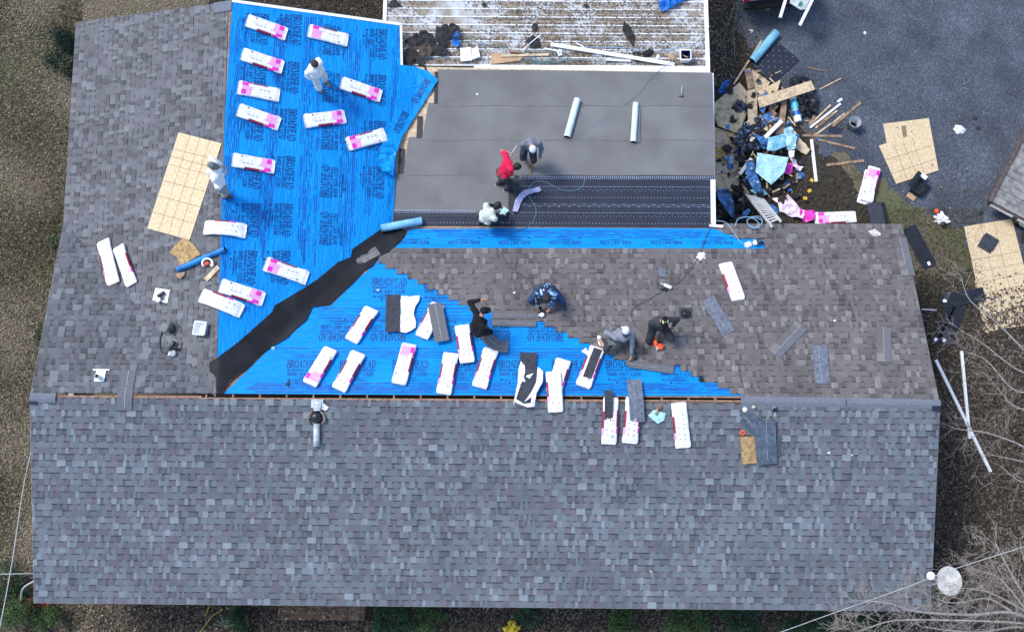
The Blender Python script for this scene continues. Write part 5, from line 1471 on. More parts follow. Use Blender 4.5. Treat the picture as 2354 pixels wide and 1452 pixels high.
    for i in (0, 1):
        if legs == 'long':
            capsule(c, hipj[i], knees[i], .104, .078); capsule(c, knees[i], ank[i].lerp(knees[i], .06), .078, .064)
        else: capsule(c, hipj[i], hipj[i].lerp(knees[i], .92), .106, .088)
    remesh(c, .012, 'trousers', pants, t, .010, 3, seed + 3)
    if belt:
        c = MB(); ring_ = [Hp + up*.10 + (side*math.cos(x*.393) + fwd*math.sin(x*.393))*.152 for x in range(17)]
        c.tube(ring_, .018, 6); c.build('belt', [belt], t, True)
    for i in (0, 1):
        c = MB(); A = ank[i]; dn = Vector((0, 0, 1))
        capsule(c, A + dn*.06, A - dn*.03, .052, .052, 10); capsule(c, A + Vector((0, -.035, -.045)), A + Vector((0, .06, -.045)), .042, .046); capsule(c, A + Vector((0, .06, -.05)), A + Vector((0, .165, -.058)), .046, .036)
        o = remesh(c, .010, 'shoe', shoes, t, 0, 2)
        s_ = MB(); s_.tube([A + Vector((0, -.085, -.079)), A + Vector((0, .06, -.081)), A + Vector((0, .20, -.081))], [.040, .046, .032], 10, 0, True, .30); s_.build('sole', [M_white if shoes.name.startswith('white') or shoes.name.startswith('dark_sneaker') else M_ink], o)
    if hair:
        c = MB(); c.ell(Hd + hx @ Vector((0, -.022, .034)), (.086, .102, .098), 14, 0, hx)
        c.ell(Hd + hx @ Vector((0, -.055, -.01)), (.074, .062, .085), 12, 0, hx)
        o = remesh(c, .008, 'hair', hair, t, .012, 1, seed + 9)
    if cap:
        cm, bm_, badge = cap; c = MB()
        prof = [(math.cos(R_(q))*1.0, math.sin(R_(q))) for q in range(0, 91, 15)]
        n = 20; vs = [Hd + hx @ Vector((.086*r*math.cos(2*math.pi*j/n), .106*r*math.sin(2*math.pi*j/n) - .014, .030 + .092*z)) for r, z in prof[:-1] for j in range(n)] + [Hd + hx @ Vector((0, -.014, .122))]
        k = len(prof) - 1
        fs = [(i*n + j, i*n + (j+1) % n, (i+1)*n + (j+1) % n, (i+1)*n + j) for i in range(k - 1) for j in range(n)] + [((k-1)*n + j, (k-1)*n + (j+1) % n, k*n) for j in range(n)]
        c.add(vs, fs); o = c.build('cap', [cm], t, True)
        e = MB(); top, bot = [], []
        for j in range(13):
            q = R_(15 + 150*j/12); x, y = math.cos(q), math.sin(q)
            for r0, dz in ((.086, .034), (.165, .012 - .012*abs(x))):
                yy = .106*y - .014 if r0 < .1 else .19*y + .0; xx = r0*x if r0 < .1 else .092*x
                top.append(Hx(xx, yy, dz + .004)); bot.append(Hx(xx, yy, dz - .004))
        e.add(top, [(2*j, 2*j+1, 2*j+3, 2*j+2) for j in range(12)]); e.add(bot, [(2*j, 2*j+2, 2*j+3, 2*j+1) for j in range(12)])
        e.add([p for j in range(13) for p in (top[2*j+1], bot[2*j+1])], [(2*j, 2*j+1, 2*j+3, 2*j+2) for j in range(12)])
        e.build('brim', [bm_], o, True)
        if badge == 'logo' or badge == 'spot':
            e = MB(); mm = M_ink if badge == 'logo' else mat('cream_badge', (.75, .72, .35), .6)
            vs = []
            for (x, z) in (((-.034, .052), (.034, .052), (.040, .075), (.0, .095), (-.040, .075)) if badge == 'logo' else ((-.040, .070), (.040, .070), (.044, .092), (.0, .112), (-.044, .092))):
                y = .106*math.sqrt(max(0, 1 - (x/.086)**2 - ((z - .03)/.092)**2)) - .014 + .004; vs.append(Hx(x, y, z))
            e.add(vs, [(0, 1, 2, 3, 4)]); e.build('badge', [mm], o)
        if badge == 'quarters':
            mm = mat('cream_panel', (.80, .74, .42), .6)
            for s in (0, math.pi):
                e = MB(); vs = [Hx(0, -.014, .126)]
                for j in range(6):
                    q = s + R_(-32 + 64*j/5); vs.append(Hx(.078*math.cos(q)*.92, .098*math.sin(q)*.92 - .014, .030 + .092*.50))
                for j in range(6):
                    q = s + R_(-32 + 64*j/5); vs.append(Hx(.090*math.cos(q)*.70, .110*math.sin(q)*.70 - .014, .030 + .092*.77))
                e.add(vs, [(1+j, 2+j, 8+j, 7+j) for j in range(5)] + [(7+j, 8+j, 0) for j in range(5)]); e.build('cap_panel', [mm], o)
    if gloves:
        for i in (0, 1):
            c = MB(); d_ = (wri[i] - elb[i]).normalized(); pn = Vector(((1, -1)[i], .3, -.2))
            hand(c, wri[i] - d_*.01, d_, pn, 1.12); remesh(c, .009, 'glove', gloves, t, 0, 1)
    return t, M, wri
C_white = cloth('white_cotton', (.74, .75, .76), .1); C_offw = cloth('off_white_trousers', (.58, .60, .60), .12)
C_grey = cloth('grey_jersey', (.17, .185, .215)); C_lgrey = cloth('light_grey_work_trousers', (.26, .27, .27)); C_black = cloth('black_jersey', (.010, .010, .012))
C_char = cloth('charcoal_cloth', (.045, .047, .054)); C_red = cloth('red_jersey', (.62, .015, .065)); C_cream = cloth('cream_shirt', (.58, .62, .52), .12); C_navy = cloth('navy_cloth', (.012, .018, .05))
C_denim = cloth('denim', (.03, .06, .14)); C_camog = cloth('camo_trousers', (.075, .065, .05), .5, col2=(.02, .02, .02)); C_gry2 = cloth('steel_grey_shirt', (.21, .225, .255))
S_tan = cloth('tan_leather', (.26, .17, .12)); S_brown = cloth('brown_leather', (.11, .075, .06)); S_black = cloth('black_leather', (.012, .012, .013)); S_snk = cloth('dark_sneaker', (.05, .05, .055)); S_wh = cloth('white_shoe', (.72, .72, .74))
H_br = mat('brown_hair', (.055, .032, .022), .7, .5, 40, .5, 90); H_dk = mat('dark_hair', (.014, .011, .010), .6, .4, 40, .5, 90)
K_white = cloth('white_cap', (.74, .76, .80), .08); K_grey = cloth('grey_cap', (.16, .17, .18)); K_black = cloth('black_cap', (.012, .012, .014)); K_navy = cloth('dark_brim', (.05, .06, .08))

person('person in white with brown hair and tan boots standing among bundles on the blue sheet', -50, [(731, 203), (748, 188)], (729, 168, .90), (721, 156, 1.38), (723, 148, 1.60), [(724, 142, 1.40), (718, 181, .78)], C_white, C_offw, S_tan, M_skinl, hair=H_br, look=-35, seed=1, elbow=(0, -.5, -1.2))
person('person in a white hooded top and grey cap standing at the wing ridge', 0, [(507, 446), (516, 453)], (505, 421, .92), (494, 396, 1.40), (487, 381, 1.60), [(508, 378, 1.1), (513, 403, 1.0)], C_white, C_lgrey, S_brown, M_skin, cap=(K_grey, K_grey, None), look=-30, hood=True, gloves=C_lgrey, seed=2)
person('person in a grey top and white cap bending on the low roof', -84, [(1203, 362), (1218, 383)], (1215, 336, .84), (1221, 329, 1.24), (1224, 340, 1.34), [(1241, 362, .72), (1201, 352, .70)], C_grey, C_char, S_tan, M_skin, cap=(K_white, K_navy, 'logo'), legs='short', zf=lowz, look=-55, seed=3)
person('person in a red shirt bending towards the dark blue strip', 8, [(1146, 424), (1164, 436)], (1154, 402, .84), (1169, 376, 1.18), (1186, 383, 1.20), [(1177, 354, 1.0), (1180, 402, .72)], C_red, C_char, S_snk, M_skin, hair=H_dk, sleeves='short', zf=lowz, look=-45, belt=S_brown, seed=4)
person('person in a cream shirt with navy sleeves crouching over the dark blue strip', 35, [(1104, 512), (1128, 516)], (1113, 502, .55), (1125, 490, .88), (1138, 478, .98), [(1148, 476, .45), (1157, 497, .45)], C_cream, C_camog, S_brown, M_skinl, hair=H_dk, sleeves='long', sleeve_mat=C_navy, zf=lowz, look=-50, seed=5)
person('person all in black with a black cap squatting by the stair of shingles', 20, [(1090, 762), (1104, 768)], (1095, 756, .74), (1102, 735, 1.18), (1112, 714, 1.36), [(1104, 689, 1.35), (1107, 763, .66)], C_black, C_black, S_black, M_skin, cap=(K_black, K_black, 'spot'), look=-30, seed=6)
person('person in a blue camouflage hooded top kneeling with a nail gun', -92, [(1240, 664), (1276, 668)], (1258, 664, .40), (1257, 672, .80), (1258, 683, .86), [(1263, 708, .20), (1237, 704, .22)], camo('blue_camouflage'), C_denim, S_brown, M_skin, hair=H_dk, hood=True, look=-60, knee_out=.75, seed=7)
person('person in a grey shirt and white cap kneeling and reaching down to a strip', -80, [(1377, 779), (1432, 758)], (1425, 766, .42), (1433, 772, .72), (1437, 763, .92), [(1451, 824, .10), (1406, 764, .46)], C_gry2, C_char, S_wh, M_skin, cap=(K_white, K_navy, None), look=-40, knee_out=.5, seed=8, legs='short')
person('person in dark shirt and black and yellow cap kneeling beside an orange nail gun', -80, [(1496, 750), (1530, 764)], (1513, 748, .46), (1515, 739, .86), (1523, 737, 1.0), [(1548, 748, .50), (1503, 770, .28)], C_char, cloth('dark_shorts', (.035, .036, .042)), S_black, M_skin, cap=(K_black, K_black, 'quarters'), sleeves='long', legs='short', look=-40, knee_out=.4, seed=9, elbow=(0, -.2, .2))
loose([(1398, 764), (1406, 812)], 'head', 'shingle held upright by the man in the white cap', W=.22, h=.42)
# straight cutting tool in the red shirted roofer's hand, release film held by the cream shirted one
P = onroof(1179, 348, lowz, 1.05); t = thing('cutting_tool', 'thin straight pale cutting tool in the hand of the person in red', 'tool', Matrix.Translation(P) @ Matrix.Rotation(R_(-30), 4, 'Z'))
m = MB(); m.box((0, .06, 0), (.014, .24, .006)); m.build('blade', [M_galv], t); m = MB(); m.box((0, -.10, 0), (.028, .12, .02)); m.build('handle', [M_grey], t)
sheet_thing('release_film', [(1140, 474), (1158, 478), (1170, 487), (1160, 496), (1149, 515), (1147, 500), (1152, 488)], M_filmp, 'light blue release film held by the crouching person in cream', 'film', zf=lowz, amp=.10, dz=.12, step=.05)
# ------------------------------------------------------------------ things on the carport roof
CZ = lambda x, y: 2.447
def cpoly(px): return px
def flat(name, px, th, mats, label, cat, z=2.45, group=None, lines=None):
    return board(px, th, mats, label, name, pl=zp(z), h=0.0, cat=cat, group=group, lines=lines)
def rag(px, label, mats=M_felt, name='felt_scrap', cat='felt', pl=zp(2.45), amp=.05, dz=.01, step=.05, seed=0, group=None, ridged=True):
    return sheet_thing(name, px, mats, label, cat, pl=pl, step=step, amp=amp, dz=dz, seed=seed, group=group, ridged=ridged)
GF = 'torn black felt scraps'
def blob_px(u, v, a, b, n, seed, rot=0):
    r = random.Random(seed); out = []
    for i in range(n):
        q = 2*math.pi*i/n; k = r.uniform(.62, 1.15); x, y = a*k*math.cos(q), b*k*math.sin(q)
        out.append((u + x*math.cos(rot) - y*math.sin(rot), v + x*math.sin(rot) + y*math.cos(rot)))
    return out
for i, (u, v, a, b, lab) in enumerate(((955, 100, 26, 20, 'black felt scrap at the upper left of the felt heap'), (985, 92, 24, 16, 'black felt scrap at the top of the felt heap near a spike of felt'), (1020, 85, 30, 18, 'largest black felt piece of the heap, left of the blue bag'),
        (940, 132, 22, 20, 'dark felt piece in the lower left corner of the heap'), (975, 122, 30, 22, 'brownish felt piece in the middle of the heap'), (1010, 118, 24, 14, 'felt piece of the heap beside the white cardboard'), (965, 145, 34, 9, 'flat felt strip along the foot of the heap'), (1045, 78, 18, 16, 'felt piece behind the blue bag'))):
    rag(blob_px(u, v, a, b, 13, i + 3, i*.7), lab, M_felt if i != 4 else mat('brown_felt', (.065, .05, .042), .95, .5, 9, .4, 30), amp=.075, dz=.02 + .014*i, seed=i, group=GF, step=.06)
rag(blob_px(907, 11, 17, 10, 11, 40), 'black felt scrap near the top left corner of the metal roof', amp=.05, seed=40, group=GF)
rag(blob_px(1230, 64, 8, 11, 9, 41), 'small black felt scrap above the diamond shaped one', amp=.04, seed=41, group=GF)
rag([(1208, 95), (1225, 82), (1240, 92), (1242, 108), (1232, 113), (1220, 111)], 'diamond shaped black felt scrap under a thin white lath', amp=.05, seed=42, group=GF)
rag([(1434, 50), (1448, 62), (1456, 75), (1460, 92), (1454, 108), (1447, 96), (1436, 84), (1430, 72)], 'long grey felt scrap in the middle of the metal roof', amp=.06, seed=43, group=GF)
rag(blob_px(1347, 14, 9, 6, 9, 44), 'small black felt scrap near the top of the metal roof', amp=.04, seed=44, group=GF)
rag(blob_px(1113, 12, 7, 6, 9, 47), 'small grey felt scrap on the clean left of the metal roof', amp=.04, seed=47, group=GF)
rag([(1043, 82), (1052, 76), (1056, 86), (1055, 100), (1060, 110), (1046, 114), (1040, 103)], 'bright blue plastic bag beside the felt heap', M_tarp, 'plastic_bag', 'bag', amp=.12, dz=.06, seed=45, step=.04)
rag([(1514, -30), (1600, -30), (1578, 2), (1540, 24), (1519, 30), (1512, 12)], 'crumpled blue tarp at the top edge of the metal roof', M_tarp, 'tarp', 'tarp', amp=.14, dz=.05, seed=46, step=.06)
flat('white_carton', [(1058, 112), (1083, 110), (1085, 140), (1059, 142)], .03, M_white, 'left white panel of the pair by the felt heap', 'carton', 2.50)
flat('white_carton', [(1085, 115), (1098, 108), (1104, 131), (1086, 138)], .03, M_white, 'right white panel of the pair by the felt heap', 'carton', 2.53)
flat('cardboard_sheet', [(1130, 122), (1160, 125), (1205, 130), (1195, 140), (1150, 146), (1128, 148)], .012, M_card, 'brown cardboard sheet near the white flashing', 'cardboard', 2.46)
flat('wood_plank', [(1150, 127), (1262, 124), (1262, 129), (1152, 132)], .03, M_pine, 'pale plank lying on the brown cardboard', 'plank', 2.48)
flat('wood_plank', [(1168, 115), (1200, 119), (1199, 124), (1170, 120)], .03, M_wood, 'short reddish plank above the brown cardboard', 'plank', 2.48)
for i, (a, b, w, lab) in enumerate((((1266, 103), (1550, 149), 8, 'long white trim board lying at a slant on the metal roof'), ((1390, 138), (1450, 141), 4, 'short white lath below the long trim board'), ((1200, 116), (1243, 80), 1.6, 'thin white lath across the diamond felt scrap'), ((1325, 100), (1375, 126), 2.4, 'white lath under the long trim board'), ((1392, 100), (1391, 145), 1.6, 'yellowish lath standing across the long trim board'), ((1250, 112), (1290, 119), 3, 'pale lath near the white box on the metal roof'))):
    dx, dy = b[0]-a[0], b[1]-a[1]; l = math.hypot(dx, dy); nx, ny = -dy/l*w/2, dx/l*w/2
    flat('trim_board', [(a[0]+nx, a[1]+ny), (b[0]+nx, b[1]+ny), (b[0]-nx, b[1]-ny), (a[0]-nx, a[1]-ny)], .03 if w > 3 else .015, M_white if i != 4 else M_pine, lab, 'board', 2.47 + .02*(i == 0) + .03*(i in (2, 4)))
# fork with tines, clamp, bucket, box
t = thing('debris_fork', 'long tined fork lying beside the white trim board', 'fork', Matrix.Translation(zp(2.47).p(1375, 135)))
for k in range(4):
    a, b = zp(2.47).p(1362 + k*6, 127 + k*.5), zp(2.47).p(1380 + k*5, 151 - k*2); m = MB(); c = zp(2.47).p(1375, 135); m.tube([a - c, b - c], .009, 6); m.build('tine', [M_galv], t)
m = MB(); c = zp(2.47).p(1375, 135); a, b = zp(2.47).p(1360, 127), zp(2.47).p(1384, 129); m.tube([a - c, b - c], .012, 6); m.build('head_bar', [M_galv], t)
c = zp(2.5).p(1463, 132); t = thing('pipe_clamp', 'black U shaped clamp on the white trim board', 'clamp', Matrix.Translation(c))
m = MB(); m.tube([Vector((-.05, .12, 0)), Vector((-.05, -.06, 0)), Vector((-.03, -.12, 0)), Vector((.03, -.12, 0)), Vector((.05, -.06, 0)), Vector((.05, .10, 0))], .02, 8); m.build('bow', [M_plast], t, True)
m = MB(); m.box((.0, .13, 0), (.20, .04, .03)); m.build('grip', [M_plast], t)
crumple(1490, 122, (.17, .10), 'dark heap of scrap beside the black clamp', M_felt, pl=zp(2.45), name='scrap_heap', cat='scrap', seed=11)
crumple(1512, 132, (.08, .05), 'white plastic bottle shape lying by the dark scrap heap', M_wplas, pl=zp(2.45), name='plastic_bottle', cat='bottle', seed=12)
crumple(1545, 133, (.13, .07), 'tan crumpled paper left of the white bucket', M_card, pl=zp(2.45), seed=13)
c = zp(2.45).p(1573, 136); t = thing('square_bucket', 'square white bucket with dark blue inside at the right end of the metal roof', 'bucket', Matrix.Translation(c))
rings = [rsq(.11, 0), rsq(.135, .24), rsq(.15, .245), rsq(.15, .26), rsq(.118, .258)]; k = len(rings[0]); m = MB()
m.add([p for r in rings for p in r], [(i*k + j, i*k + (j+1) % k, (i+1)*k + (j+1) % k, (i+1)*k + j) for i in range(4) for j in range(k)]); m.build('bucket', [M_white], t, True)
rings = [rsq(.118, .256), rsq(.10, .06)]; m = MB(); m.add([p for r in rings for p in r], [(j, (j+1) % k, k + (j+1) % k, k + j) for j in range(k)] + [tuple(range(k, 2*k))]); m.build('inside', [mat('navy_paint', (.012, .018, .09), .3)], t)
m = MB(); m.tube([(-.05, .06, .1), (.04, -.08, .27)], .012, 6); m.build('stirring_stick', [M_pine], t)
c = zp(2.45).p(1286, 124); t = thing('switch_box', 'small white electrical box among teal cords', 'box', Matrix.Translation(c) @ Matrix.Rotation(.3, 4, 'Z'))
m = MB(); m.box((0, 0, .05), (.10, .16, .06)); m.build('box', [M_white], t); m = MB(); m.box((0, 0, .084), (.05, .08, .008)); m.build('cover', [M_grey], t)
cz = lambda x, y: 2.45
for i, (px, lab) in enumerate((([(1210, 115), (1240, 128), (1275, 122), (1300, 135), (1270, 147), (1230, 143), (1215, 132)], 'outer loop of teal cord by the white flashing'), ([(1195, 140), (1235, 146), (1280, 143), (1320, 140), (1350, 139)], 'teal cord running along the white flashing'), ([(1250, 120), (1228, 133), (1245, 143), (1272, 138), (1262, 126)], 'inner loop of teal cord by the white box'),
        ([(1085, 108), (1075, 92), (1052, 76), (1040, 82), (1036, 92)], 'teal cord curving over the felt heap'), ([(1200, 122), (1160, 112), (1120, 104), (1090, 96)], 'thin teal cord left of the cord coil'), ([(1300, 112), (1360, 110), (1440, 112), (1500, 118), (1570, 110)], 'thin blue cord behind the long trim board'))):
    hose(px, lab, M_teal if i < 5 else M_hoseb, pl=zp(2.46), r=.009, h=.03, name='cord')
# leaf litter on the metal roof
def leaf_tone(r):
    q = r.random()
    b = (.125, .098, .070) if q < .55 else (.19, .15, .108) if q < .76 else (.060, .046, .034) if q < .97 else (.30, .25, .20)
    k = r.uniform(.7, 1.25); return (b[0]*k, b[1]*k, b[2]*k)
M_leaf = mat('dead_leaves', (1, 1, 1), .85, .1, 30, attr='tone', spec=.2)
def leaf_mesh(name, pts, size, seed, tone=leaf_tone, tilt=.5, parent=None, label=None, M=None, mats=None):
    """many curled leaves, each folded along its midrib"""
    r = random.Random(seed); n = len(pts); V = []; F = []; C = []
    for (x, y, z) in pts:
        s = size*r.uniform(.55, 1.4); a = r.uniform(0, 6.283); ca, sa = math.cos(a), math.sin(a); t1, t2 = r.uniform(-tilt, tilt), r.uniform(-tilt, tilt); fo = r.uniform(.1, .45)*s
        w = r.uniform(.16, .34)*s; o = len(V)
        for (lx, ly, lz) in ((-.5*s, 0, 0), (.05*s, -w, fo*.8), (.5*s, 0, .05*s), (.0, w, fo)):
            V.append((x + lx*ca - ly*sa, y + lx*sa + ly*ca, z + abs(lz + lx*t1 + ly*t2)*.8 + .004))
        F += [(o, o+1, o+2), (o, o+2, o+3)]; c = tone(r); C += [c, c]
    mb = MB(); mb.v = V; mb.f = F; mb.m = [0]*len(F); mb.c = C
    o = mb.build(name, [mats or M_leaf], parent)
    if label: tag(o, label, None)
    o['kind'] = 'stuff'; return o
r = random.Random(77); pts = []
for _ in range(26000):
    u, v = r.uniform(886, 1622), r.uniform(-40, 158)
    d = .40 + .95*nz3(u*.006, v*.02, 3) + (.45 if u > 1190 else -.05) + (.35 if v > 40 and u > 1000 else 0)
    if u > 1540 and v < 140: d -= .75
    if u > 1610: d += 1
    if u < 1060 and v < 70: d -= .25
    if r.random() > d: continue
    P = CARP.p(u, v)
    q = ((P.y - cy0) % .205)
    if q < .046 and r.random() < .92: continue
    pts.append((P.x, P.y, 2.425 + r.random()*.018))
leaf_mesh('leaf_litter', pts, .045, 5, tone=lambda r: tuple(c*k for c, k in zip(leaf_tone(r), (1.55, 1.50, 1.42))), label='brown leaf litter caught between the ribs of the metal roof')

# ------------------------------------------------------------------ drive, debris heap, sheets on the ground
def gb(name, px, th, mats, label, cat='board', h=.004, group=None, lines=None): return board(px, th, mats, label, name, pl=G, h=h, cat=cat, group=group, lines=lines)
def stick(a, b, w, th, mats, label, h=.006, name='wood_stick', cat='stick', group=None):
    dx, dy = b[0]-a[0], b[1]-a[1]; l = math.hypot(dx, dy); nx, ny = -dy/l*w/2, dx/l*w/2
    return gb(name, [(a[0]+nx, a[1]+ny), (b[0]+nx, b[1]+ny), (b[0]-nx, b[1]-ny), (a[0]-nx, a[1]-ny)], th, mats, label, cat, h, group)
# roll with black mat unrolled beside it
t, M, L = roll((1783, 79), (1727, 145), .12, 'thick light blue roll lying on the drive with its black mat unrolled', M_film, pl=G)
o = strip([(0, 0), (1, 0), (1, 1)], 0, [M_blk], '') if False else None
m = MB(); px = [(1787, 98), (1838, 139), (1777, 194), (1732, 154)]
P = [G.p(*q) for q in px]; c = sum(P, Vector())/4
vs_, fs_ = sheet([((p - c).x, (p - c).y) for p in P], .15, lambda x, y: .03 + .02*nz3(x*2, y*2, 5)); m.add(vs_, fs_)
t = thing('unrolled_mat', 'black dotted mat unrolled from the thick light blue roll', 'mat', Matrix.Translation(c)); m.build('mat', [M_navy], t, True)
m = MB()
for i in range(9):
    for j in range(6):
        a = P[0].lerp(P[1], (j + .5)/6); b = P[3].lerp(P[2], (j + .5)/6); q = a.lerp(b, (i + .5)/9) - c
        if (i + j) % 2: continue
        z = .0325 + .02*nz3(q.x*2, q.y*2, 5); m.add([(q.x - .012, q.y - .012, z), (q.x + .012, q.y - .012, z), (q.x + .012, q.y + .012, z), (q.x - .012, q.y + .012, z)], [(0, 1, 2, 3)])
m.build('printed_dashes', [M_dot], t)['kind'] = 'stuff'
stick((1751, 94), (1686, 195), 4, .03, M_pine, 'long pale lath running out from under the thick blue roll', h=.03)
DB = 'boards in the debris heap'
gb('strand_board', [(1640, 292), (1695, 308), (1700, 441), (1642, 440)], .015, M_osbd, 'dirty strand board along the eave of the low roof', h=.02, group=DB)
gb('strand_board', [(1638, 240), (1700, 190), (1720, 215), (1716, 262), (1700, 308), (1646, 284)], .015, M_osbd, 'mouldy strand board offcut at the upper left of the heap', h=.10, group=DB)
gb('strand_board', [(1644, 262), (1715, 245), (1702, 309), (1650, 290)], .015, M_osbd, 'strand board offcut with dark leaf marks, second from the top left', h=.14, group=DB)
gb('plywood_piece', [(1729, 160), (1770, 190), (1746, 232), (1723, 206)], .015, M_pine, 'clean plywood piece touching the black mat', h=.08, group=DB)
gb('wood_plank', [(1711, 160), (1725, 157), (1734, 200), (1719, 206)], .03, M_board, 'dark brown plank stub below the thick blue roll', h=.16, group=DB)
gb('plywood_piece', [(1740, 212), (1794, 184), (1787, 210), (1762, 228)], .012, M_osb, 'triangular plywood piece under the long pale plank', h=.13, group=DB)
gb('wood_plank', [(1717, 210), (1739, 206), (1742, 298), (1720, 297)], .03, M_osbd, 'mould stained board standing upright in the picture', h=.20, group=DB)
gb('wood_plank', [(1741, 226), (1864, 186), (1873, 207), (1746, 249)], .03, M_pine, 'long pale plank across the bin bag', h=.36, group=DB)
gb('wood_plank', [(1768, 240), (1782, 238), (1778, 302), (1764, 302)], .03, M_board, 'left of the two brown planks below the long pale plank', h=.12, group=DB)
gb('wood_plank', [(1797, 232), (1809, 233), (1800, 320), (1784, 316)], .03, M_board, 'right of the two brown planks below the long pale plank', h=.15, group=DB)
gb('plywood_piece', [(1806, 266), (1838, 318), (1862, 345), (1853, 356), (1828, 342), (1808, 320)], .012, M_osb, 'pointed plywood offcut at the right side of the heap', h=.05, group=DB)
gb('plywood_piece', [(1828, 336), (1850, 328), (1862, 348), (1842, 352)], .012, M_osbd, 'small dirty plywood offcut at the tip of the pointed one', h=.03, group=DB)
gb('strand_board', [(1740, 266), (1763, 264), (1765, 301), (1744, 301)], .012, M_osb, 'small strand board piece under a black bag', h=.20, group=DB)
gb('plywood_piece', [(1668, 302), (1690, 312), (1680, 320)], .012, M_pine, 'little pale corner of plywood by the eave', h=.06, group=DB)
crumple(1838, 196, (.33, .30), 'black bin bag showing above the long pale plank', M_bag, pl=G, name='bin_bag', cat='bag', seed=21, flat=.6)
crumple(1852, 245, (.42, .36), 'big black bin bag below the long pale plank', M_bag, pl=G, name='bin_bag', cat='bag', seed=22, flat=.7)
gb('wood_stick', [(1857, 285), (1870, 265), (1876, 270), (1864, 288)], .03, M_board, 'short brown stub by the big bin bag', 'stick')
t, M, L = roll((1820, 222), (1833, 284), .105, 'white wrapped roll with a blue label at the foot of the bin bag', M_white, pl=G, core=M_white, h=.0)
m = MB(); n = 18
for u0, u1, mi in ((-.30*L, .08*L, 0), (.10*L, .28*L, 1)):
    vs = [(x, math.cos(2*math.pi*j/n)*.1085, math.sin(2*math.pi*j/n)*.1085) for x in (u0, u1) for j in range(n)]; m.add(vs, [(j, n + j, n + (j+1) % n, (j+1) % n) for j in range(n)], mi)
m.build('label_band', [mat('aqua_print', (.06, .42, .55), .4), mat('royal_print', (.02, .12, .42), .4)], t)
for a, b, w, th, mm, lab, h in (((1758, 317), (1797, 278), 9, .03, M_white, 'white trim offcut crossing the light blue films', .30), ((1700, 401), (1727, 365), 8, .03, M_white, 'white trim offcut at the lower left of the heap', .24), ((1865, 321), (1876, 418), 7, .02, M_white, 'long white trim strip lying right of the heap', .006)):
    stick(a, b, w, th, mm, lab, h, 'trim_offcut', 'trim', 'white trim offcuts')
GS = 'pale sticks scattered on the drive'
for a, b, w, mm, lab in (((1844, 312), (1936, 314), 5, M_board, 'brown round stick lying level below the bundle of sticks'), ((1878, 321), (1965, 342), 5, M_board, 'brown stick slanting down right below the level one'), ((1899, 380), (1986, 370), 6, M_board, 'brown stick lowest of the three by the gravel edge'),
        ((1913, 291), (1978, 237), 6, M_board, 'thick tan stick beside the grey bucket'), ((1861, 288), (1909, 242), 4, M_pine, 'leftmost pale stick of the bundle'), ((1862, 294), (1932, 239), 4.5, M_white, 'white curved stick of the bundle'), ((1874, 295), (1924, 255), 4, M_pine, 'pale stick third from the left in the bundle'),
        ((1913, 284), (1941, 261), 3.5, M_pine, 'short pale stick near the tan one'), ((1872, 312), (1911, 284), 4, M_pine, 'pale stick sloping under the bundle'), ((1854, 156), (1903, 165), 2, M_wood, 'thin reddish lath alone on the drive above the bin bag'), ((1884, 206), (1933, 181), 2.4, M_pine, 'thin pale lath right of the bin bag'), ((1880, 290), (1915, 262), 7, M_wood, 'orange brown splintered piece in the bundle of sticks'), ((1764, 468), (1794, 509), 2, M_cable, 'thin grey rod beside the ladder')):
    stick(a, b, w, .025, mm, lab, .006 + .02*(w == 4.5), group=GS)
c = G.p(1958, 292); t = thing('bucket', 'grey plastic bucket standing empty on the gravel', 'bucket', Matrix.Translation(c))
m = MB(); m.lathe([(.0, .004), (.13, .004), (.15, .34), (.162, .345), (.162, .365), (.145, .362), (.125, .03), (.0, .03)], 22); m.build('bucket', [M_grey], t, True)
m = MB(); m.lathe([(.0, .034), (.124, .034)], 22); m.build('inside_bottom', [M_dark], t)
m = MB(); m.box((.02, -.01, .05), (.03, .05, .03)); m.build('scrap', [M_white], t)
crumple(1931, 231, (.10, .05), 'white gloves dropped above the grey bucket', M_white, pl=G, name='work_glove', cat='glove', seed=25)
gb('membrane_scrap', [(1905, 290), (1938, 296), (1930, 308), (1905, 305)], .01, M_navy, 'dark scrap lying below the grey bucket', 'scrap')
# films and bags in the heap
FM = 'plastic film in the debris heap'
def film(px, mm, lab, z, amp=.12, seed=0, step=.06, name='plastic_film', cat='film', group=FM):
    return sheet_thing(name, px, mm, lab, cat, pl=zp(z), step=step, amp=amp, dz=.02, seed=seed, group=group, freq=4)
film([(1740, 352), (1762, 356), (1812, 364), (1802, 398), (1772, 426), (1736, 397)], M_filmp, 'large pale aqua sheet in the middle of the heap', .35, .06, 51, .07)
film([(1716, 370), (1730, 374), (1738, 405), (1750, 432), (1746, 448), (1728, 432), (1712, 402)], M_filmd, 'blue film strip hanging down left of the aqua sheet', .30, .14, 52)
film([(1764, 318), (1802, 309), (1807, 338), (1778, 349), (1762, 346)], M_film, 'light blue film above the aqua sheet', .38, .10, 53)
film([(1732, 308), (1752, 316), (1767, 327), (1762, 334), (1748, 333)], M_filmd, 'small blue film under the white trim offcut', .34, .1, 54)
film([(1722, 440), (1742, 428), (1757, 440), (1766, 448), (1750, 452), (1738, 450)], M_film, 'light blue film end lying near the ladder foot', .1, .1, 55)
film([(1800, 300), (1818, 292), (1830, 320), (1826, 345), (1808, 345), (1803, 325)], M_filmp, 'crumpled aqua film at the right of the heap', .35, .18, 56)
film([(1812, 345), (1825, 350), (1824, 362), (1812, 366)], M_wplas, 'white film curl right of the aqua sheet', .3, .14, 57)
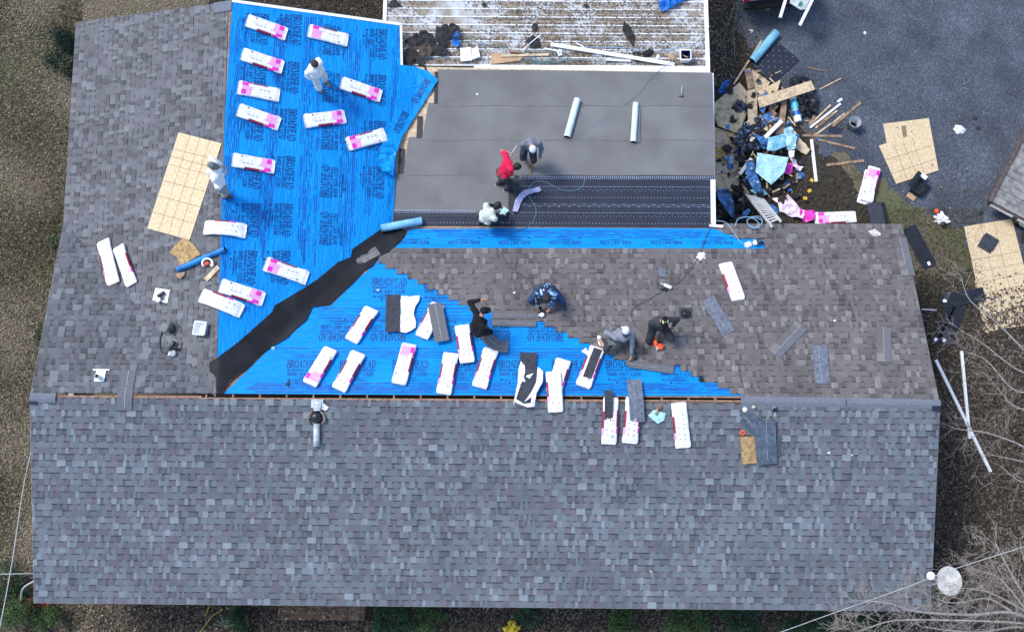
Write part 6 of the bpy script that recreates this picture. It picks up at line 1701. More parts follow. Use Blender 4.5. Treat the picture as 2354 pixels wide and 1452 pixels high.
for u, v, s, lab, mm, sd, h in ((1712, 322, (.28, .42), 'black bag in the middle left of the heap', M_bagb, 31, .15), (1738, 330, (.22, .2), 'small black bag touching the white trim offcut', M_bagb, 32, .2), (1700, 244, (.20, .18), 'crumpled blue and black bag on the strand board', M_bagb, 33, .16), (1676, 208, (.16, .10), 'black bag scrap at the upper left of the heap', M_bag, 34, .14), (1747, 280, (.16, .20), 'blue and black bag lying on the small strand board', M_bagb, 35, .24),
        (1664, 202, (.26, .12), 'royal blue bag by the eave of the low roof', M_tarp, 36, .02), (1722, 415, (.22, .30), 'black bag under the blue film strip', M_bagb, 37, .02), (1722, 296, (.14, .16), 'dark blue bag above the black one', M_bagb, 38, .3), (1815, 424, (.26, .14), 'black and grey film bundle on the soil right of the heap', M_bag, 39, .0), (1680, 368, (.13, .08), 'pale blue glove like film on the strand board', M_filmp, 40, .04)):
    crumple(u, v, s, lab, mm, pl=G, name='plastic_bag', cat='bag', seed=sd, flat=.6, group='bags in the debris heap', h=h)
film([(1645, 440), (1676, 438), (1728, 450), (1732, 508), (1690, 514), (1643, 512)], M_bag, 'wide black plastic sheet between the low roof and the ladder', .05, .25, 58, .08)
film([(1646, 440), (1664, 436), (1680, 450), (1688, 478), (1684, 502), (1668, 486), (1652, 462)], M_filmd, 'blue film folded over the wide black sheet', .35, .16, 59)
film([(1800, 378), (1820, 376), (1821, 398), (1806, 402), (1798, 396)], M_mag, 'magenta wrapper piece at the lower right of the aqua sheet', .05, .08, 60, .05, 'wrapper_piece', 'wrapper', 'torn pink wrappers')
film([(1815, 362), (1826, 368), (1834, 382), (1846, 384), (1838, 396), (1829, 391), (1820, 380)], M_pwrap, 'curled pale pink wrapper right of the magenta piece', .05, .14, 61, .05, 'wrapper_piece', 'wrapper', 'torn pink wrappers')
film([(1772, 458), (1784, 456), (1800, 474), (1808, 449), (1820, 462), (1838, 482), (1848, 486), (1846, 505), (1820, 500), (1790, 488), (1786, 470)], M_pwrap, 'long torn pale pink wrapper by the eave', .03, .14, 62, .06, 'wrapper_piece', 'wrapper', 'torn pink wrappers')
film([(1836, 482), (1872, 486), (1872, 506), (1852, 512), (1838, 502)], M_mag, 'crumpled magenta wrapper end joining the flat bundle', .03, .12, 63, .05, 'wrapper_piece', 'wrapper', 'torn pink wrappers')
bundle((1967, 499), (1871, 503), 'A', 'pink ended wrapper lying flat on the soil by the eave', (1,), pl=G, Wd=.32, Tk=.05)
bundle((1983, 470), (2003, 395), 'A', 'lower bundle of the stack on the gravel drive', (-1,), pl=G, Wd=.36)
bundle((1988, 466), (2007, 388), 'A', 'upper bundle of the stack on the gravel drive, pink end up', (-1,), pl=G, Wd=.33, h=.10)
for u, v, lab in ((1865, 416, 'topmost of the three yellow blocks on the soil'), (1860, 440, 'middle of the three yellow blocks on the soil'), (1850, 457, 'lowest of the three yellow blocks on the soil')):
    M = frz(G.p(u, v), .5 + u); t = thing('yellow_block', lab, 'block', M, 'yellow blocks on the soil'); m = MB(); m.prism([(-.05, -.04), (.05, -.04), (.05, .035), (.03, .045), (-.05, .045)], .0, .06); m.build('block', [M_yellow], t); m = MB(); m.box((0, 0, .063), (.04, .03, .008)); m.build('knob', [M_card], t)
M = frz(G.p(1830, 453), .6); t = thing('black_block', 'small black box with a grey end near the yellow blocks', 'box', M); m = MB(); m.box((0, 0, .05), (.16, .10, .10)); m.build('box', [M_plast], t); m = MB(); m.box((.085, 0, .05), (.012, .07, .07)); m.build('end_plate', [M_grey], t)
# ladder leaning at the eave
t = thing('ladder', 'aluminium ladder leaning on the eave, its rungs seen from above', 'ladder', Matrix.Translation(G.p(1731, 446)))
c = G.p(1731, 446); top = zp(2.95).p(1790, 527); la, lb = G.p(1710, 440) - c, G.p(1752, 455) - c; ta, tb = top - c + Vector((-.16, .06, 0)), top - c + Vector((.06, .20, 0))
M_alu = mat('aluminium', (.62, .62, .60), .4, .15, 8, metal=.3)
for a, b in ((la, ta), (lb, tb)):
    m = MB(); m.tube([a, a.lerp(b, .5), b], .035, 4, flat=.6); m.build('rail', [M_alu], t)
for k in range(13):
    f = (k + .6)/14; m = MB(); m.tube([la.lerp(ta, f), lb.lerp(tb, f)], .028, 6); m.build('rung', [M_alu], t)
hose([(1640, 508), (1668, 512), (1690, 540), (1700, 555), (1712, 562)], 'pale blue hose running to the nail gun on the blue eave strip', M_hoseb, zf=lambda x, y: max(roofz(x, y), 2.6), r=.010)
for i, px in enumerate(([(1722, 500), (1745, 498), (1752, 512), (1738, 522), (1722, 518), (1718, 506), (1735, 500), (1750, 506)], [(1690, 520), (1698, 503), (1725, 500), (1745, 515), (1735, 525), (1720, 520)])):
    hose(px, ('tight coil of pale blue hose by the ladder top', 'wider loop of pale blue hose by the ladder top')[i], M_hoseb, pl=zp(2.86), r=.010, name='hose_coil')
hose([(1643, 332), (1668, 333), (1694, 331)], 'upper red string across the dirty strand board', M_red, pl=G, r=.006, h=.05, name='string')
hose([(1643, 402), (1668, 399), (1698, 400)], 'lower red string across the dirty strand board', M_red, pl=G, r=.006, h=.05, name='string')
m = MB(); m.tube([(.14*math.cos(a*.4), .11*math.sin(a*.4), .02 + .004*a) for a in range(32)], .012, 6); o = m.build('yellow_rope', [M_yellow], None, True); o.location = G.p(1646, 356) + Vector((.05, 0, .04)); tag(o, 'coil of yellow rope half hidden by the low roof edge', 'rope')
for i, px in enumerate(([(1692, -10), (1680, 40), (1652, 80), (1630, 108)], [(1698, -8), (1688, 60), (1660, 96), (1634, 140)], [(1690, 5), (1672, 62), (1664, 100), (1668, 130), (1660, 170), (1655, 195)], [(1696, 20), (1686, 70), (1688, 110), (1690, 140)])):
    hose(px, ('teal air line nearest the metal roof', 'second teal air line from the metal roof', 'teal air line bending down towards the royal blue bag', 'short teal air line ending on the drive')[i], M_teal, pl=G, r=.010, h=.01, name='air_line')
# small scrap strewn through the heap
rq = random.Random(12); mbw, mbd, mbf = MB(), MB(), MB()
for k in range(330):
    u, v = rq.gauss(1745, 55), rq.gauss(330, 85)
    if not (1648 < u < 1880 and 170 < v < 512): continue
    p = G.p(u, v); a = rq.uniform(0, 3.14); z = .03 + .30*rq.random()*max(0, 1 - abs(u - 1735)/110)
    M = Matrix.Translation(p + Vector((0, 0, z))) @ Matrix.Rotation(a, 4, 'Z') @ Matrix.Rotation(rq.uniform(-.4, .4), 4, 'X') @ Matrix.Rotation(rq.uniform(-.3, .3), 4, 'Y')
    q = rq.random()
    if q < .42: mbw.box((0, 0, 0), (rq.uniform(.08, .38), rq.uniform(.015, .06), rq.uniform(.01, .03)), rq.choice((0, 0, 1)), M)
    else:
        L_ = rq.uniform(.06, .20); n = 6; pts = [M @ Vector((L_*rq.uniform(.5, 1.1)*math.cos(6.283*i/n), L_*.7*rq.uniform(.4, 1.1)*math.sin(6.283*i/n), rq.uniform(-.05, .06))) for i in range(n)] + [M @ Vector((0, 0, .05))]
        (mbd if q < .82 else mbf).add(pts, [(i, (i+1) % n, n) for i in range(n)])
tag(mbw.build('debris', [M_pine, M_board]), 'splintered wood scrap strewn through the debris heap', None, kind='stuff')
tag(mbd.build('debris', [M_felt]), 'torn dark shingle and felt scrap strewn through the debris heap', None, kind='stuff')
tag(mbf.build('debris', [M_filmd]), 'torn blue film scrap strewn through the debris heap', None, kind='stuff')
# sheets of strand board on the gravel
q1 = [(2030, 285), (2135, 272), (2157, 390), (2052, 404)]
gb('strand_board', q1, .012, M_osb, 'lower strand board of the pair on the gravel, printed panel at its top', h=.006)
q2 = [(2020, 335), (2087, 315), (2139, 300), (2157, 392), (2060, 423)]
gb('strand_board', q2, .012, M_osb, 'upper strand board of the pair on the gravel, ruled in squares', h=.022, lines=[((2036, 368), (2140, 336)), ((2048, 400), (2150, 366)), ((2055, 332), (2085, 412)), ((2075, 326), (2108, 404)), ((2096, 316), (2124, 398))])
gb('stencil_panel', [(2072, 290), (2082, 288), (2085, 314), (2076, 316)], .002, M_line, 'grey stencilled mark on the lower strand board', 'mark', h=.0195)
q1 = [(2216, 521), (2326, 503), (2364, 652), (2250, 676)]
q2 = [(2240, 645), (2368, 622), (2388, 742), (2261, 764)]
gb('strand_board', q2, .012, M_osb, 'strand board below the twigs at the right edge', h=.006, lines=grid_lines(q2, (.3, .65), (.35, .7)))
gb('strand_board', q1, .012, M_osb, 'strand board with a dark shingle lying on it at the right edge', h=.022, lines=grid_lines(q1, (.35, .62), (.5, .68, .84)))
loose([(2253, 553), (2283, 570)], 'start', 'lower dark shingle piece lying on strand board', pl=G, h=.045, W=.40, group=None)
loose([(2258, 548), (2288, 566)], 'start', 'upper dark shingle piece lying on strand board', pl=G, h=.055, W=.36, group=None)
# black ridge vents and packs on the grass
M_vent = mat('black_vent_plastic', (.020, .025, .040), .45, .3, 8)
def ridge_vent(a, b, W, label, h=.0):
    F, L = fr2(G, a, b, .004 + h); t = thing('ridge_vent', label, 'ridge vent', F, 'black ridge vents on the ground')
    m = MB(); m.prism([(-L/2, -W/2), (L/2 - .06, -W/2), (L/2, -W/2 + .06), (L/2, W/2 - .06), (L/2 - .06, W/2), (-L/2, W/2)], .0, .035); m.build('base', [M_vent], t)
    m = MB(); m.box((0, 0, .045), (L*.96, W*.28, .02)); m.build('crown', [M_plast], t)
    m = MB(); n = int(L/.045)
    for i in range(n):
        for s in (-1, 1): m.box((-L/2 + (i + .5)*L/n, s*W*.33, .042), (.018, W*.22, .016))
    m.build('louvre_ribs', [M_plast], t)['kind'] = 'stuff'
    m = MB(); m.add([(L*.38, -.04, .057), (L*.46, -.04, .057), (L*.46, .03, .057), (L*.38, .04, .057)], [(0, 1, 2, 3)]); m.build('sticker', [M_white], t)
    return t
ridge_vent((2088, 522), (2138, 614), .40, 'black ridge vent slanting beside the roof corner')
ridge_vent((2262, 676), (2162, 694), .38, 'black ridge vent lying level above the strand board edge', .02)
ridge_vent((2205, 703), (2166, 790), .42, 'black ridge vent under the level one')
ridge_vent((2190, 700), (2146, 788), .20, 'narrow black ridge vent left of the wide one')
M = frz(G.p(2010, 494), .15); t = thing('shingle_pack', 'dark pack of starter strips by the eave, right of the pink wrapper', 'pack', M); m = MB(); m.box((0, 0, .08), (.38, .60, .16)); m.build('pack', [M_start], t)
for k in range(2):
    m = MB(); m.box((.24 + .06*k, 0, .05 + .0*k), (.03, .60, .10)); m.build('loose_strip', [M_blk], t)
# open black carton and white bag with orange cap
F = frz(G.p(2112, 432), .9); t = thing('open_carton', 'open black carton with a tan side flap on the gravel', 'carton', F)
for c_, d_, mm, nm in (((0, 0, .01), (.46, .30, .02), M_plast, 'bottom'), ((0, .15, .11), (.46, .015, .20), M_plast, 'side'), ((0, -.15, .11), (.46, .015, .20), M_plast, 'side'), ((-.23, 0, .11), (.015, .30, .20), M_plast, 'side'), ((-.36, .02, .05), (.14, .24, .012), M_card, 'flap'), ((.28, .10, .16), (.12, .20, .012), M_white, 'flap'), ((.06, .24, .18), (.50, .12, .015), M_plast, 'lid')):
    m = MB(); m.box(c_, d_); m.build(nm, [mm], t)
crumple(2164, 505, (.17, .22), 'white plastic bag with dark contents on the grass edge', M_wplas, pl=G, name='plastic_bag', cat='bag', seed=71, flat=.9)
crumple(2168, 516, (.09, .09), 'black lump showing at the foot of the white plastic bag', M_bag, pl=G, name='dark_lump', cat='lump', seed=72, flat=1.0, h=.06)
M = frz(G.p(2152, 486), .3); t = thing('orange_cap', 'orange cap lying against the white plastic bag', 'cap', M); m = MB(); m.lathe([(0, .07), (.05, .07), (.065, .05), (.06, 0)], 8); m.build('cap_top', [M_orange], t); m = MB(); m.lathe([(0, .09), (.02, .085), (.022, .07)], 8); m.build('knob', [M_orange], t)
crumple(2205, 299, (.18, .14), 'crumpled white paper alone on the gravel right of the strand boards', M_wplas, pl=G, seed=73)
crumple(1726, 72, (.06, .06), 'small white scrap left of the thick blue roll', M_wplas, pl=G, name='paper_scrap', cat='scrap', seed=74)
crumple(1988, 76, (.05, .05), 'small white scrap alone at the top of the drive', M_wplas, pl=G, name='paper_scrap', cat='scrap', seed=75)
# white downspouts on the litter right of the house
for a, b, lab in (((2151, 827), (2277, 1084), 'longer white downspout lying in leaf litter, slanting right'), ((2210, 807), (2229, 1008), 'shorter white downspout lying almost upright in the litter')):
    F, L = fr2(G, a, b, .05); t = thing('downspout', lab, 'downspout', F, 'white downspouts in the litter'); m = MB(); m.prism([(-L/2, -.036), (L/2, -.036), (L/2, .036), (-L/2, .036)], -.03, .03); m.build('pipe', [mat('chalky_white_paint', (.80, .84, .86), .5, .1, 4)], t)
    for y in (-.02, .02): m = MB(); m.box((0, y, .034), (L*.98, .012, .008)); m.build('fold', [M_white], t)
    m = MB(); m.box((L/2 + .001, 0, 0), (.004, .06, .05)); m.build('mouth', [M_dark], t)
# small white pipe end by the rake
stick((2118, 711), (2152, 713), 3, .03, M_cable, 'pale stick poking out from under the right rake', .3)

# flat trailer of weathered boards
zt = .62; T = zp(zt); o0 = T.p(2272, 459); ax = (T.p(2355, 503) - o0).normalized(); ay = Vector((-ax.y, ax.x, 0))
F = frame(Vector((o0.x, o0.y, 0)), ax, Vector((0, 0, 1))); t = thing('flat_trailer', 'flat trailer decked in weathered grey boards at the right edge', 'trailer', F)
M_deck = mat('grey_deck_board', (.27, .265, .255), .85, .4, 7, .3, 40, col2=(.13, .125, .12))
for k in range(13):
    m = MB(); m.box((1.7, .11 + k*.215, zt - .02 + .004*(k % 3)), (3.2 + .03*(k % 2), .205, .04)); m.build('deck_board', [M_deck], t)
M_rust = mat('rusty_rail', (.10, .07, .06), .8, .4, 9)
m = MB(); m.box((.04, 1.4, zt + .02), (.09, 2.9, .09)); m.build('side_rail', [M_rust], t)
m = MB(); m.box((1.7, -.03, zt - .10), (3.3, .05, .16)); m.build('side_rail', [M_rust], t)
for x in (.45, 1.25): m = MB(); m.box((x, -.06, zt - .10), (.66, .014, .10)); m.build('reflector_strip', [M_white], t)
for x in (1.2, 2.1):
    for y in (.10, 2.7):
        m = MB(); m.tube([(x, y - .1, .30), (x, y + .1, .30)], .30, 18); w = m.build('wheel', [M_plast], t, True); m = MB(); m.tube([(x, y - .11, .30), (x, y + .11, .30)], .15, 12); m.build('rim', [M_galv], w)
crumple(2358, 545, (.16, .2), 'dark tangle of straps under the flat trailer edge', M_felt, pl=G, name='strap_tangle', cat='straps', seed=76)

# white pickup at the top edge, its tail towards the camera
pz = zp(1.15); a, b = pz.p(1712, -3), pz.p(1822, -12); ax = (b - a).normalized(); F = frame(Vector((a.x, a.y, 0)), ax, Vector((0, 0, 1))); Wt = 1.85
t = thing('pickup_truck', 'white pickup at the top edge with a red tail light and loaded bed', 'truck', F)
def tb(nm, c, d, mm, par=None): m = MB(); m.box(c, d); return m.build(nm, [mm], par or t)
body = tb('body', (Wt/2, 2.75, .78), (Wt, 5.0, .45), M_truck)
tb('bed_side', (.06, 1.1, 1.12), (.12, 2.2, .32), M_truck); tb('bed_side', (Wt - .06, 1.1, 1.12), (.12, 2.2, .32), M_truck); tb('bed_floor', (Wt/2, 1.15, 1.0), (Wt - .24, 2.0, .02), M_dark)
tb('tailgate', (Wt/2, .05, 1.10), (Wt - .26, .06, .30), M_truck); tb('bumper', (Wt/2, .02, .55), (Wt*.9, .10, .14), M_dark)
for x in (.09, Wt - .09):
    m = MB(); m.ell((x, .03, 1.08), (.11, .09, .15), 12); m.build('tail_light', [M_red], t, True)
tb('cab', (Wt/2, 3.1, 1.35), (Wt*.92, 1.7, .75), M_truck); tb('rear_window', (Wt/2, 2.24, 1.45), (Wt*.7, .02, .35), M_dark)
for x in (.12, Wt - .12):
    for y in (1.0, 4.3):
        m = MB(); m.tube([(x - .12, y, .36), (x + .12, y, .36)], .36, 18); w = m.build('wheel', [M_plast], t, True); m = MB(); m.tube([(x - .125, y, .36), (x + .125, y, .36)], .19, 12); m.build('rim', [M_galv], w)
for i, (a, b) in enumerate((((1815, -30), (1793, 41)), ((1874, -14), (1838, 59)))):
    A, B = zp(1.22).p(*a), zp(1.0).p(*b); c = (A + B)/2; m = MB(); m.tube([A - c, B - c], .055, 4); o = m.build('white_post', [M_white]); o.location = c; tag(o, ('left', 'right')[i] + ' of two white posts sticking out of the pickup bed', 'post', 'white posts from the pickup')
flat('scrap_sheet', [(1818, -4), (1862, -2), (1852, 22), (1840, 24), (1815, 8)], .03, M_galv, 'dull metal sheet between the two white posts', 'sheet', 1.12)
crumple(1840, 10, (.10, .06), 'green plastic crate corner between the white posts', mat('green_plastic', (.03, .22, .13), .4), pl=zp(1.14), name='green_scrap', cat='scrap', seed=78)
gb('membrane_scrap', [(1755, 20), (1772, 15), (1770, 24), (1762, 24)], .01, M_card, 'pale card scrap under the pickup tail', 'scrap')
for i, (u, v, lab) in enumerate(((2242, 272, 'dark oil spot at the upper right of the gravel'), (2250, 295, 'second dark oil spot on the gravel'), (2254, 490, 'round dark patch near the trailer'))):
    P = [G.p(*q) for q in blob_px(u, v, 9, 6, 11, 90 + i)]; c = sum(P, Vector())/len(P); m = MB(); m.add([(p.x - c.x, p.y - c.y, .0085) for p in P], [tuple(range(len(P)))]); o = m.build('oil_spot', [M_felt]); o.location = (c.x, c.y, 0); tag(o, lab, 'stain'); 

# satellite dish on the right rake
c = zp(3.05).p(2183, 1335); dn = Vector((-.42, .05, .90)).normalized()
F = frame(c, Vector((1, 0, 0)), dn); t = thing('satellite_dish', 'weathered white satellite dish at the lower right corner of the roof', 'satellite dish', F)
m = MB(); n = 26; prof = [(r_, .16*(r_/.30)**2*.5) for r_ in (0.0001, .08, .16, .24, .285, .30)] + [(.30, .07), (.24, .04), (.0001, -.012)]
vs = [(r_*math.cos(2*math.pi*j/n)*.92, r_*math.sin(2*math.pi*j/n)*1.1, z) for r_, z in prof for j in range(n)]; m.add(vs, [(i*n + j, i*n + (j+1) % n, (i+1)*n + (j+1) % n, (i+1)*n + j) for i in range(len(prof) - 1) for j in range(n)])
m.build('reflector', [mat('dirty_white_dish', (.55, .56, .55), .55, .3, 7, col2=(.36, .36, .34))], t, True)
I = F.inverted(); tip = I @ zp(3.15).p(2140, 1323); root = Vector((-.22, -.02, .02))
m = MB(); m.tube([root, root.lerp(tip, .5) + Vector((0, 0, -.06)), tip], .02, 6); m.build('feed_arm', [M_galv], t)
m = MB(); m.lathe([(.0, -.07), (.09, -.06), (.10, .02), (.07, .05), (.0, .05)], 10, 0, tuple(tip)); m.build('receiver', [M_white], t, True)
base = I @ FRONT.p(2134, 1345); m = MB(); m.tube([Vector((-.05, 0, -.02)), Vector((-.15, .0, -.18)), base], .025, 6); m.build('mount_pole', [M_galv], t)
def wire(pts, r, label, mm=M_cable, name='overhead_cable'):
    c = pts[0].copy(); m = MB(); m.tube([p - c for p in spline(pts, 10)], r, 6); o = m.build(name, [mm], None, True); o.location = c; tag(o, label, 'cable')
zl = lambda u, v, z: zp(z).p(u, v)
wire([zl(1700, 1486, 4.6), zl(1800, 1450, 4.5), zl(1933, 1402, 4.4), zl(2077, 1351, 4.4), zl(2193, 1307, 4.4), zl(2380, 1248, 4.6)], .008, 'pale overhead cable crossing the lower right corner of the roof')
wire([zl(72, 1035, 3.2), zl(52, 1130, 3.3), zl(28, 1290, 3.5), zl(-4, 1460, 3.9)], .010, 'thin pale cable running down the left edge')
wire([zl(-20, 1319, 3.0), zl(40, 1318, 2.9), zl(80, 1317, 2.8)], .010, 'thin level cable reaching the lower left corner of the roof')
wire([zl(78, 1335, 2.6), zl(60, 1345, 2.3), zl(50, 1358, 1.6), zl(48, 1380, .6)], .022, 'grey pipe bending down at the lower left corner of the roof', M_cable, 'service_pipe')
# ------------------------------------------------------------------ leaf litter, grass
IN_HOUSE = [(FL.x, FL.y), (FR.x, FR.y), (RR.x, RR.y), (BR.x, BR.y), (LOW.p(1640, 521).x, BR.y), (LOW.p(1637, 168).x, LOW.p(1637, 168).y), (EN.x, EN.y), (WN.x, WN.y), (WS.x, WS.y), (RL.x, RL.y)]
r = random.Random(9)
def scatter(n, u0, u1, v0, v1, dens):
    out = []
    for _ in range(n):
        u, v = r.uniform(u0, u1), r.uniform(v0, v1); P = G.p(u, v)
        if r.random() < dens(u, v, P): out.append((P.x, P.y, r.random()*.02))
    return out
left = scatter(62000, -60, 215, -60, 1500, lambda u, v, P: .45 + .5*nz3(P.x*.7, P.y*.7, 1) + (.25 if v > 700 else -.05))
behind = scatter(9000, 480, 930, -60, 60, lambda u, v, P: .8)
left += scatter(2500, 180, 480, -60, 60, lambda u, v, P: .75)
bot = scatter(28000, -60, 2150, 1375, 1520, lambda u, v, P: .8 + .4*nz3(P.x*.8, P.y*.8, 4))
right = scatter(44000, 2090, 2420, 620, 1520, lambda u, v, P: .95 if v > 760 - (u - 2150)*.3 else .35)
mid_ = scatter(5000, 1640, 2240, 180, 640, lambda u, v, P: .30 if (u > 1640 and v > 380) else .04)
mid_ += scatter(5200, 1625, 1760, -40, 200, lambda u, v, P: .55 if u < 1700 - v*.1 else .15)
def lawn_leaf(r):
    b = (.26, .215, .155) if r.random() < .7 else (.18, .148, .108) if r.random() < .6 else (.34, .295, .235)
    k = r.uniform(.82, 1.18); return (b[0]*k, b[1]*k, b[2]*k)
def dark_leaf(r):
    c = leaf_tone(r); return (c[0]*.52, c[1]*.52, c[2]*.54)
leaf_mesh('leaf_litter', left, .052, 1, tone=lawn_leaf, label='brown leaf litter over the lawn left of the house')
leaf_mesh('leaf_litter', behind, .065, 6, tone=dark_leaf, label='dark leaf litter on the soil behind the wing')
leaf_mesh('leaf_litter', bot, .070, 2, tone=lambda r: tuple(x*1.1 for x in leaf_tone(r)), label='brown leaf litter along the front of the house')
leaf_mesh('leaf_litter', right, .072, 3, tone=lambda r: tuple(x*1.0 for x in leaf_tone(r)) if r.random() < .3 else dark_leaf(r), label='dark leaf litter right of the house')
leaf_mesh('leaf_litter', mid_, .07, 4, label='thin leaf litter between the debris and the drive')
def blades(name, pts, h, seed, tone, label):
    rr = random.Random(seed); V, F, C = [], [], []
    for x, y, z in pts:
        a = rr.uniform(0, 6.283); l = h*rr.uniform(.5, 1.3); w = .006*rr.uniform(.7, 1.5); ln = rr.uniform(.3, 1.1)*l; o = len(V)
        ca, sa = math.cos(a), math.sin(a)
        V += [(x - sa*w, y + ca*w, 0), (x + sa*w, y - ca*w, 0), (x + ca*ln*.4 + sa*w*.8, y + sa*ln*.4 - ca*w*.8, l*.6), (x + ca*ln, y + sa*ln, l*.8)]
        F += [(o, o+1, o+2), (o, o+2, o+3)]; c = tone(rr); C += [c, c]
    mb = MB(); mb.v, mb.f, mb.m, mb.c = V, F, [0]*len(F), C
    o = mb.build(name, [M_leaf]); tag(o, label, None, kind='stuff')
def gtone(g):
    def f(r):
        q = r.random(); c = (.150, .172, .078) if q < g else (.31, .265, .175) if q < g + (1 - g)*.6 else (.10, .08, .045)
        k = r.uniform(.7, 1.3); return tuple(x*k for x in c)
    return f
gl = scatter(130000, -60, 190, -60, 1500, lambda u, v, P: .55 + .9*nz3(P.x*.5, P.y*.5, 11) - (.25 if v > 900 else 0))
blades('grass', gl, .075, 21, gtone(.38), 'thin brown green grass left of the house')
gr = scatter(42000, 1690, 2260, 380, 720, lambda u, v, P: (.75 if (u > 2040 and v > 470) else .45 + .6*nz3(P.x*.8, P.y*.8, 13)) if (v > 395 and (v > 480 or u < 2010)) else 0)
blades('grass', gr, .06, 22, lambda r: tuple(x*.62 for x in gtone(.5)(r)), 'olive grass between the drive and the right end of the roof')
# stones standing out of the gravel
rs = random.Random(4); mbs = MB()
for _ in range(9000):
    u, v = rs.uniform(1690, 2420), rs.uniform(-60, 520)
    P = G.p(u, v)
    if not inpoly(P.x, P.y, gpoly): continue
    s = rs.uniform(.010, .026); a = rs.uniform(0, 6.28); k = rs.uniform(.07, .115)*(1.5 if rs.random() < .03 else 1)
    vs = [(P.x + s*math.cos(a + j*1.257)*rs.uniform(.7, 1.1), P.y + s*math.sin(a + j*1.257)*rs.uniform(.7, 1.1), .004) for j in range(5)] + [(P.x, P.y, .004 + s*.9)]
    mbs.add(vs, [(j, (j+1) % 5, 5) for j in range(5)], 0, (k, k*1.07, k*1.25))
o = mbs.build('gravel', [M_leaf]); tag(o, 'coarser stones lying on the drive', None, kind='stuff')

# ------------------------------------------------------------------ shrubs and small plants
def shrub(u, v, rad, hgt, n, label, tone, leaf=.05, name='shrub', group='shrubs round the house', cat='shrub', pl=G, lean=(0, 0), seed=0):
    P = pl.p(u, v); rr = random.Random(seed + int(u)); n = int(n*1.4); t = thing(name, label, cat, Matrix.Translation(P), group)
    m = MB(); tips = []
    for k in range(9):
        a = rr.uniform(0, 6.28); e = rr.uniform(.35, .95)
        tip = Vector((math.cos(a)*rad*e*.8 + lean[0], math.sin(a)*rad*e*.8 + lean[1], hgt*rr.uniform(.55, .95)*math.sqrt(max(.1, 1 - e*e*.6)))); tips.append(tip)
        m.tube(spline([(0, 0, 0), tip*.4 + Vector((rr.uniform(-.08, .08), rr.uniform(-.08, .08), .08)), tip], 3), [.018 - .002*i for i in range(7)], 5)
    m.build('stem', [M_board], t)
    V, F, C = [], [], []
    cl = [tp + Vector((rr.gauss(0, rad*.16), rr.gauss(0, rad*.16), rr.gauss(0, hgt*.10))) for tp in tips for _ in range(7)]
    for _ in range(n):
        c = rr.choice(cl); p = c + Vector((rr.gauss(0, rad*.12), rr.gauss(0, rad*.12), rr.gauss(0, hgt*.09))); p.z = max(.03, p.z)
        d = Vector((rr.gauss(0, 1), rr.gauss(0, 1), rr.gauss(.5, .6))).normalized(); q = d.orthogonal().normalized(); s = leaf*rr.uniform(.6, 1.3); o = len(V)
        V += [p - d*s*.5, p + q*s*.30, p + d*s*.55 + Vector((0, 0, -s*.12)), p - q*s*.30]; F.append((o, o+1, o+2, o+3)); C.append(tone(rr))
    mb = MB(); mb.v, mb.f, mb.m, mb.c = [tuple(x) for x in V], F, [0]*len(F), C
    mb.build('foliage', [M_leaf], t); return t
def gt(base, va=.3, alt=None, pa=.0):
    def f(r):
        b = alt if alt and r.random() < pa else base; k = r.uniform(1 - va, 1 + va); return tuple(x*k for x in b)
    return f
dg = gt((.036, .080, .042), .6)
mg = gt((.055, .110, .040), .5, (.16, .18, .05), .15)
shrub(188, 172, .62, 1.9, 4600, 'dark evergreen shrub at the top left corner of the roof', gt((.016, .034, .024), .45), .055, 'evergreen_shrub')
for i, (u, v, rd, h, n, tn, lab) in enumerate(((40, 1415, .5, .9, 1800, mg, 'leafy shrub in the bottom left corner'), (120, 1425, .35, .6, 900, mg, 'green shrub below the lower left corner of the roof'), (20, 1350, .5, .7, 1300, dg, 'dark shrub by the left edge near the bottom'), (570, 1425, .38, .55, 1300, dg, 'dark shrub left of the leaf covered step'),
        (900, 1430, .45, .6, 1500, dg, 'dark green shrub right of the leaf covered step'), (985, 1432, .35, .5, 1100, mg, 'lighter green shrub with yellow tips right of the step'), (1215, 1415, .30, .5, 900, dg, 'dark shrub behind the yellow leaved plant'), (1430, 1428, .40, .5, 1300, mg, 'low green shrub at the bottom centre right'), (1580, 1432, .55, .6, 2200, mg, 'broad green shrub along the bottom edge'), (1700, 1440, .5, .7, 2200, dg, 'dark shrub left of the overhead cable'), (1840, 1432, .6, .8, 2600, dg, 'dark shrub under the overhead cable'), (1990, 1440, .5, .7, 1800, dg, 'dark shrub below the bare twigs'), (2150, 1362, .35, .6, 900, dg, 'dark shrub beside the dish'), (115, 790, .35, .4, 900, gt((.07, .10, .05), .4), 'pale green weed patch along the left rake'), (140, 560, .28, .35, 500, gt((.10, .12, .07), .4), 'pale weed tuft below the left corner of the wing'))):
    shrub(u, v - 4, rd*1.2, h, int(n*1.3), lab, tn, seed=i)
shrub(83, 1388, .22, .5, 260, 'shrub with red autumn leaves at the lower left corner', gt((.26, .07, .035), .4, (.30, .16, .05), .3), .07, 'autumn_shrub', 'autumn leaved shrubs'); shrub(118, 1392, .16, .4, 160, 'smaller red leaved shrub right of the first', gt((.24, .06, .035), .4), .06, 'autumn_shrub', 'autumn leaved shrubs')
shrub(1178, 1440, .17, .45, 170, 'bright yellow leaved plant at the bottom edge', gt((.78, .62, .06), .25), .11, 'yellow_plant', None, 'plant')
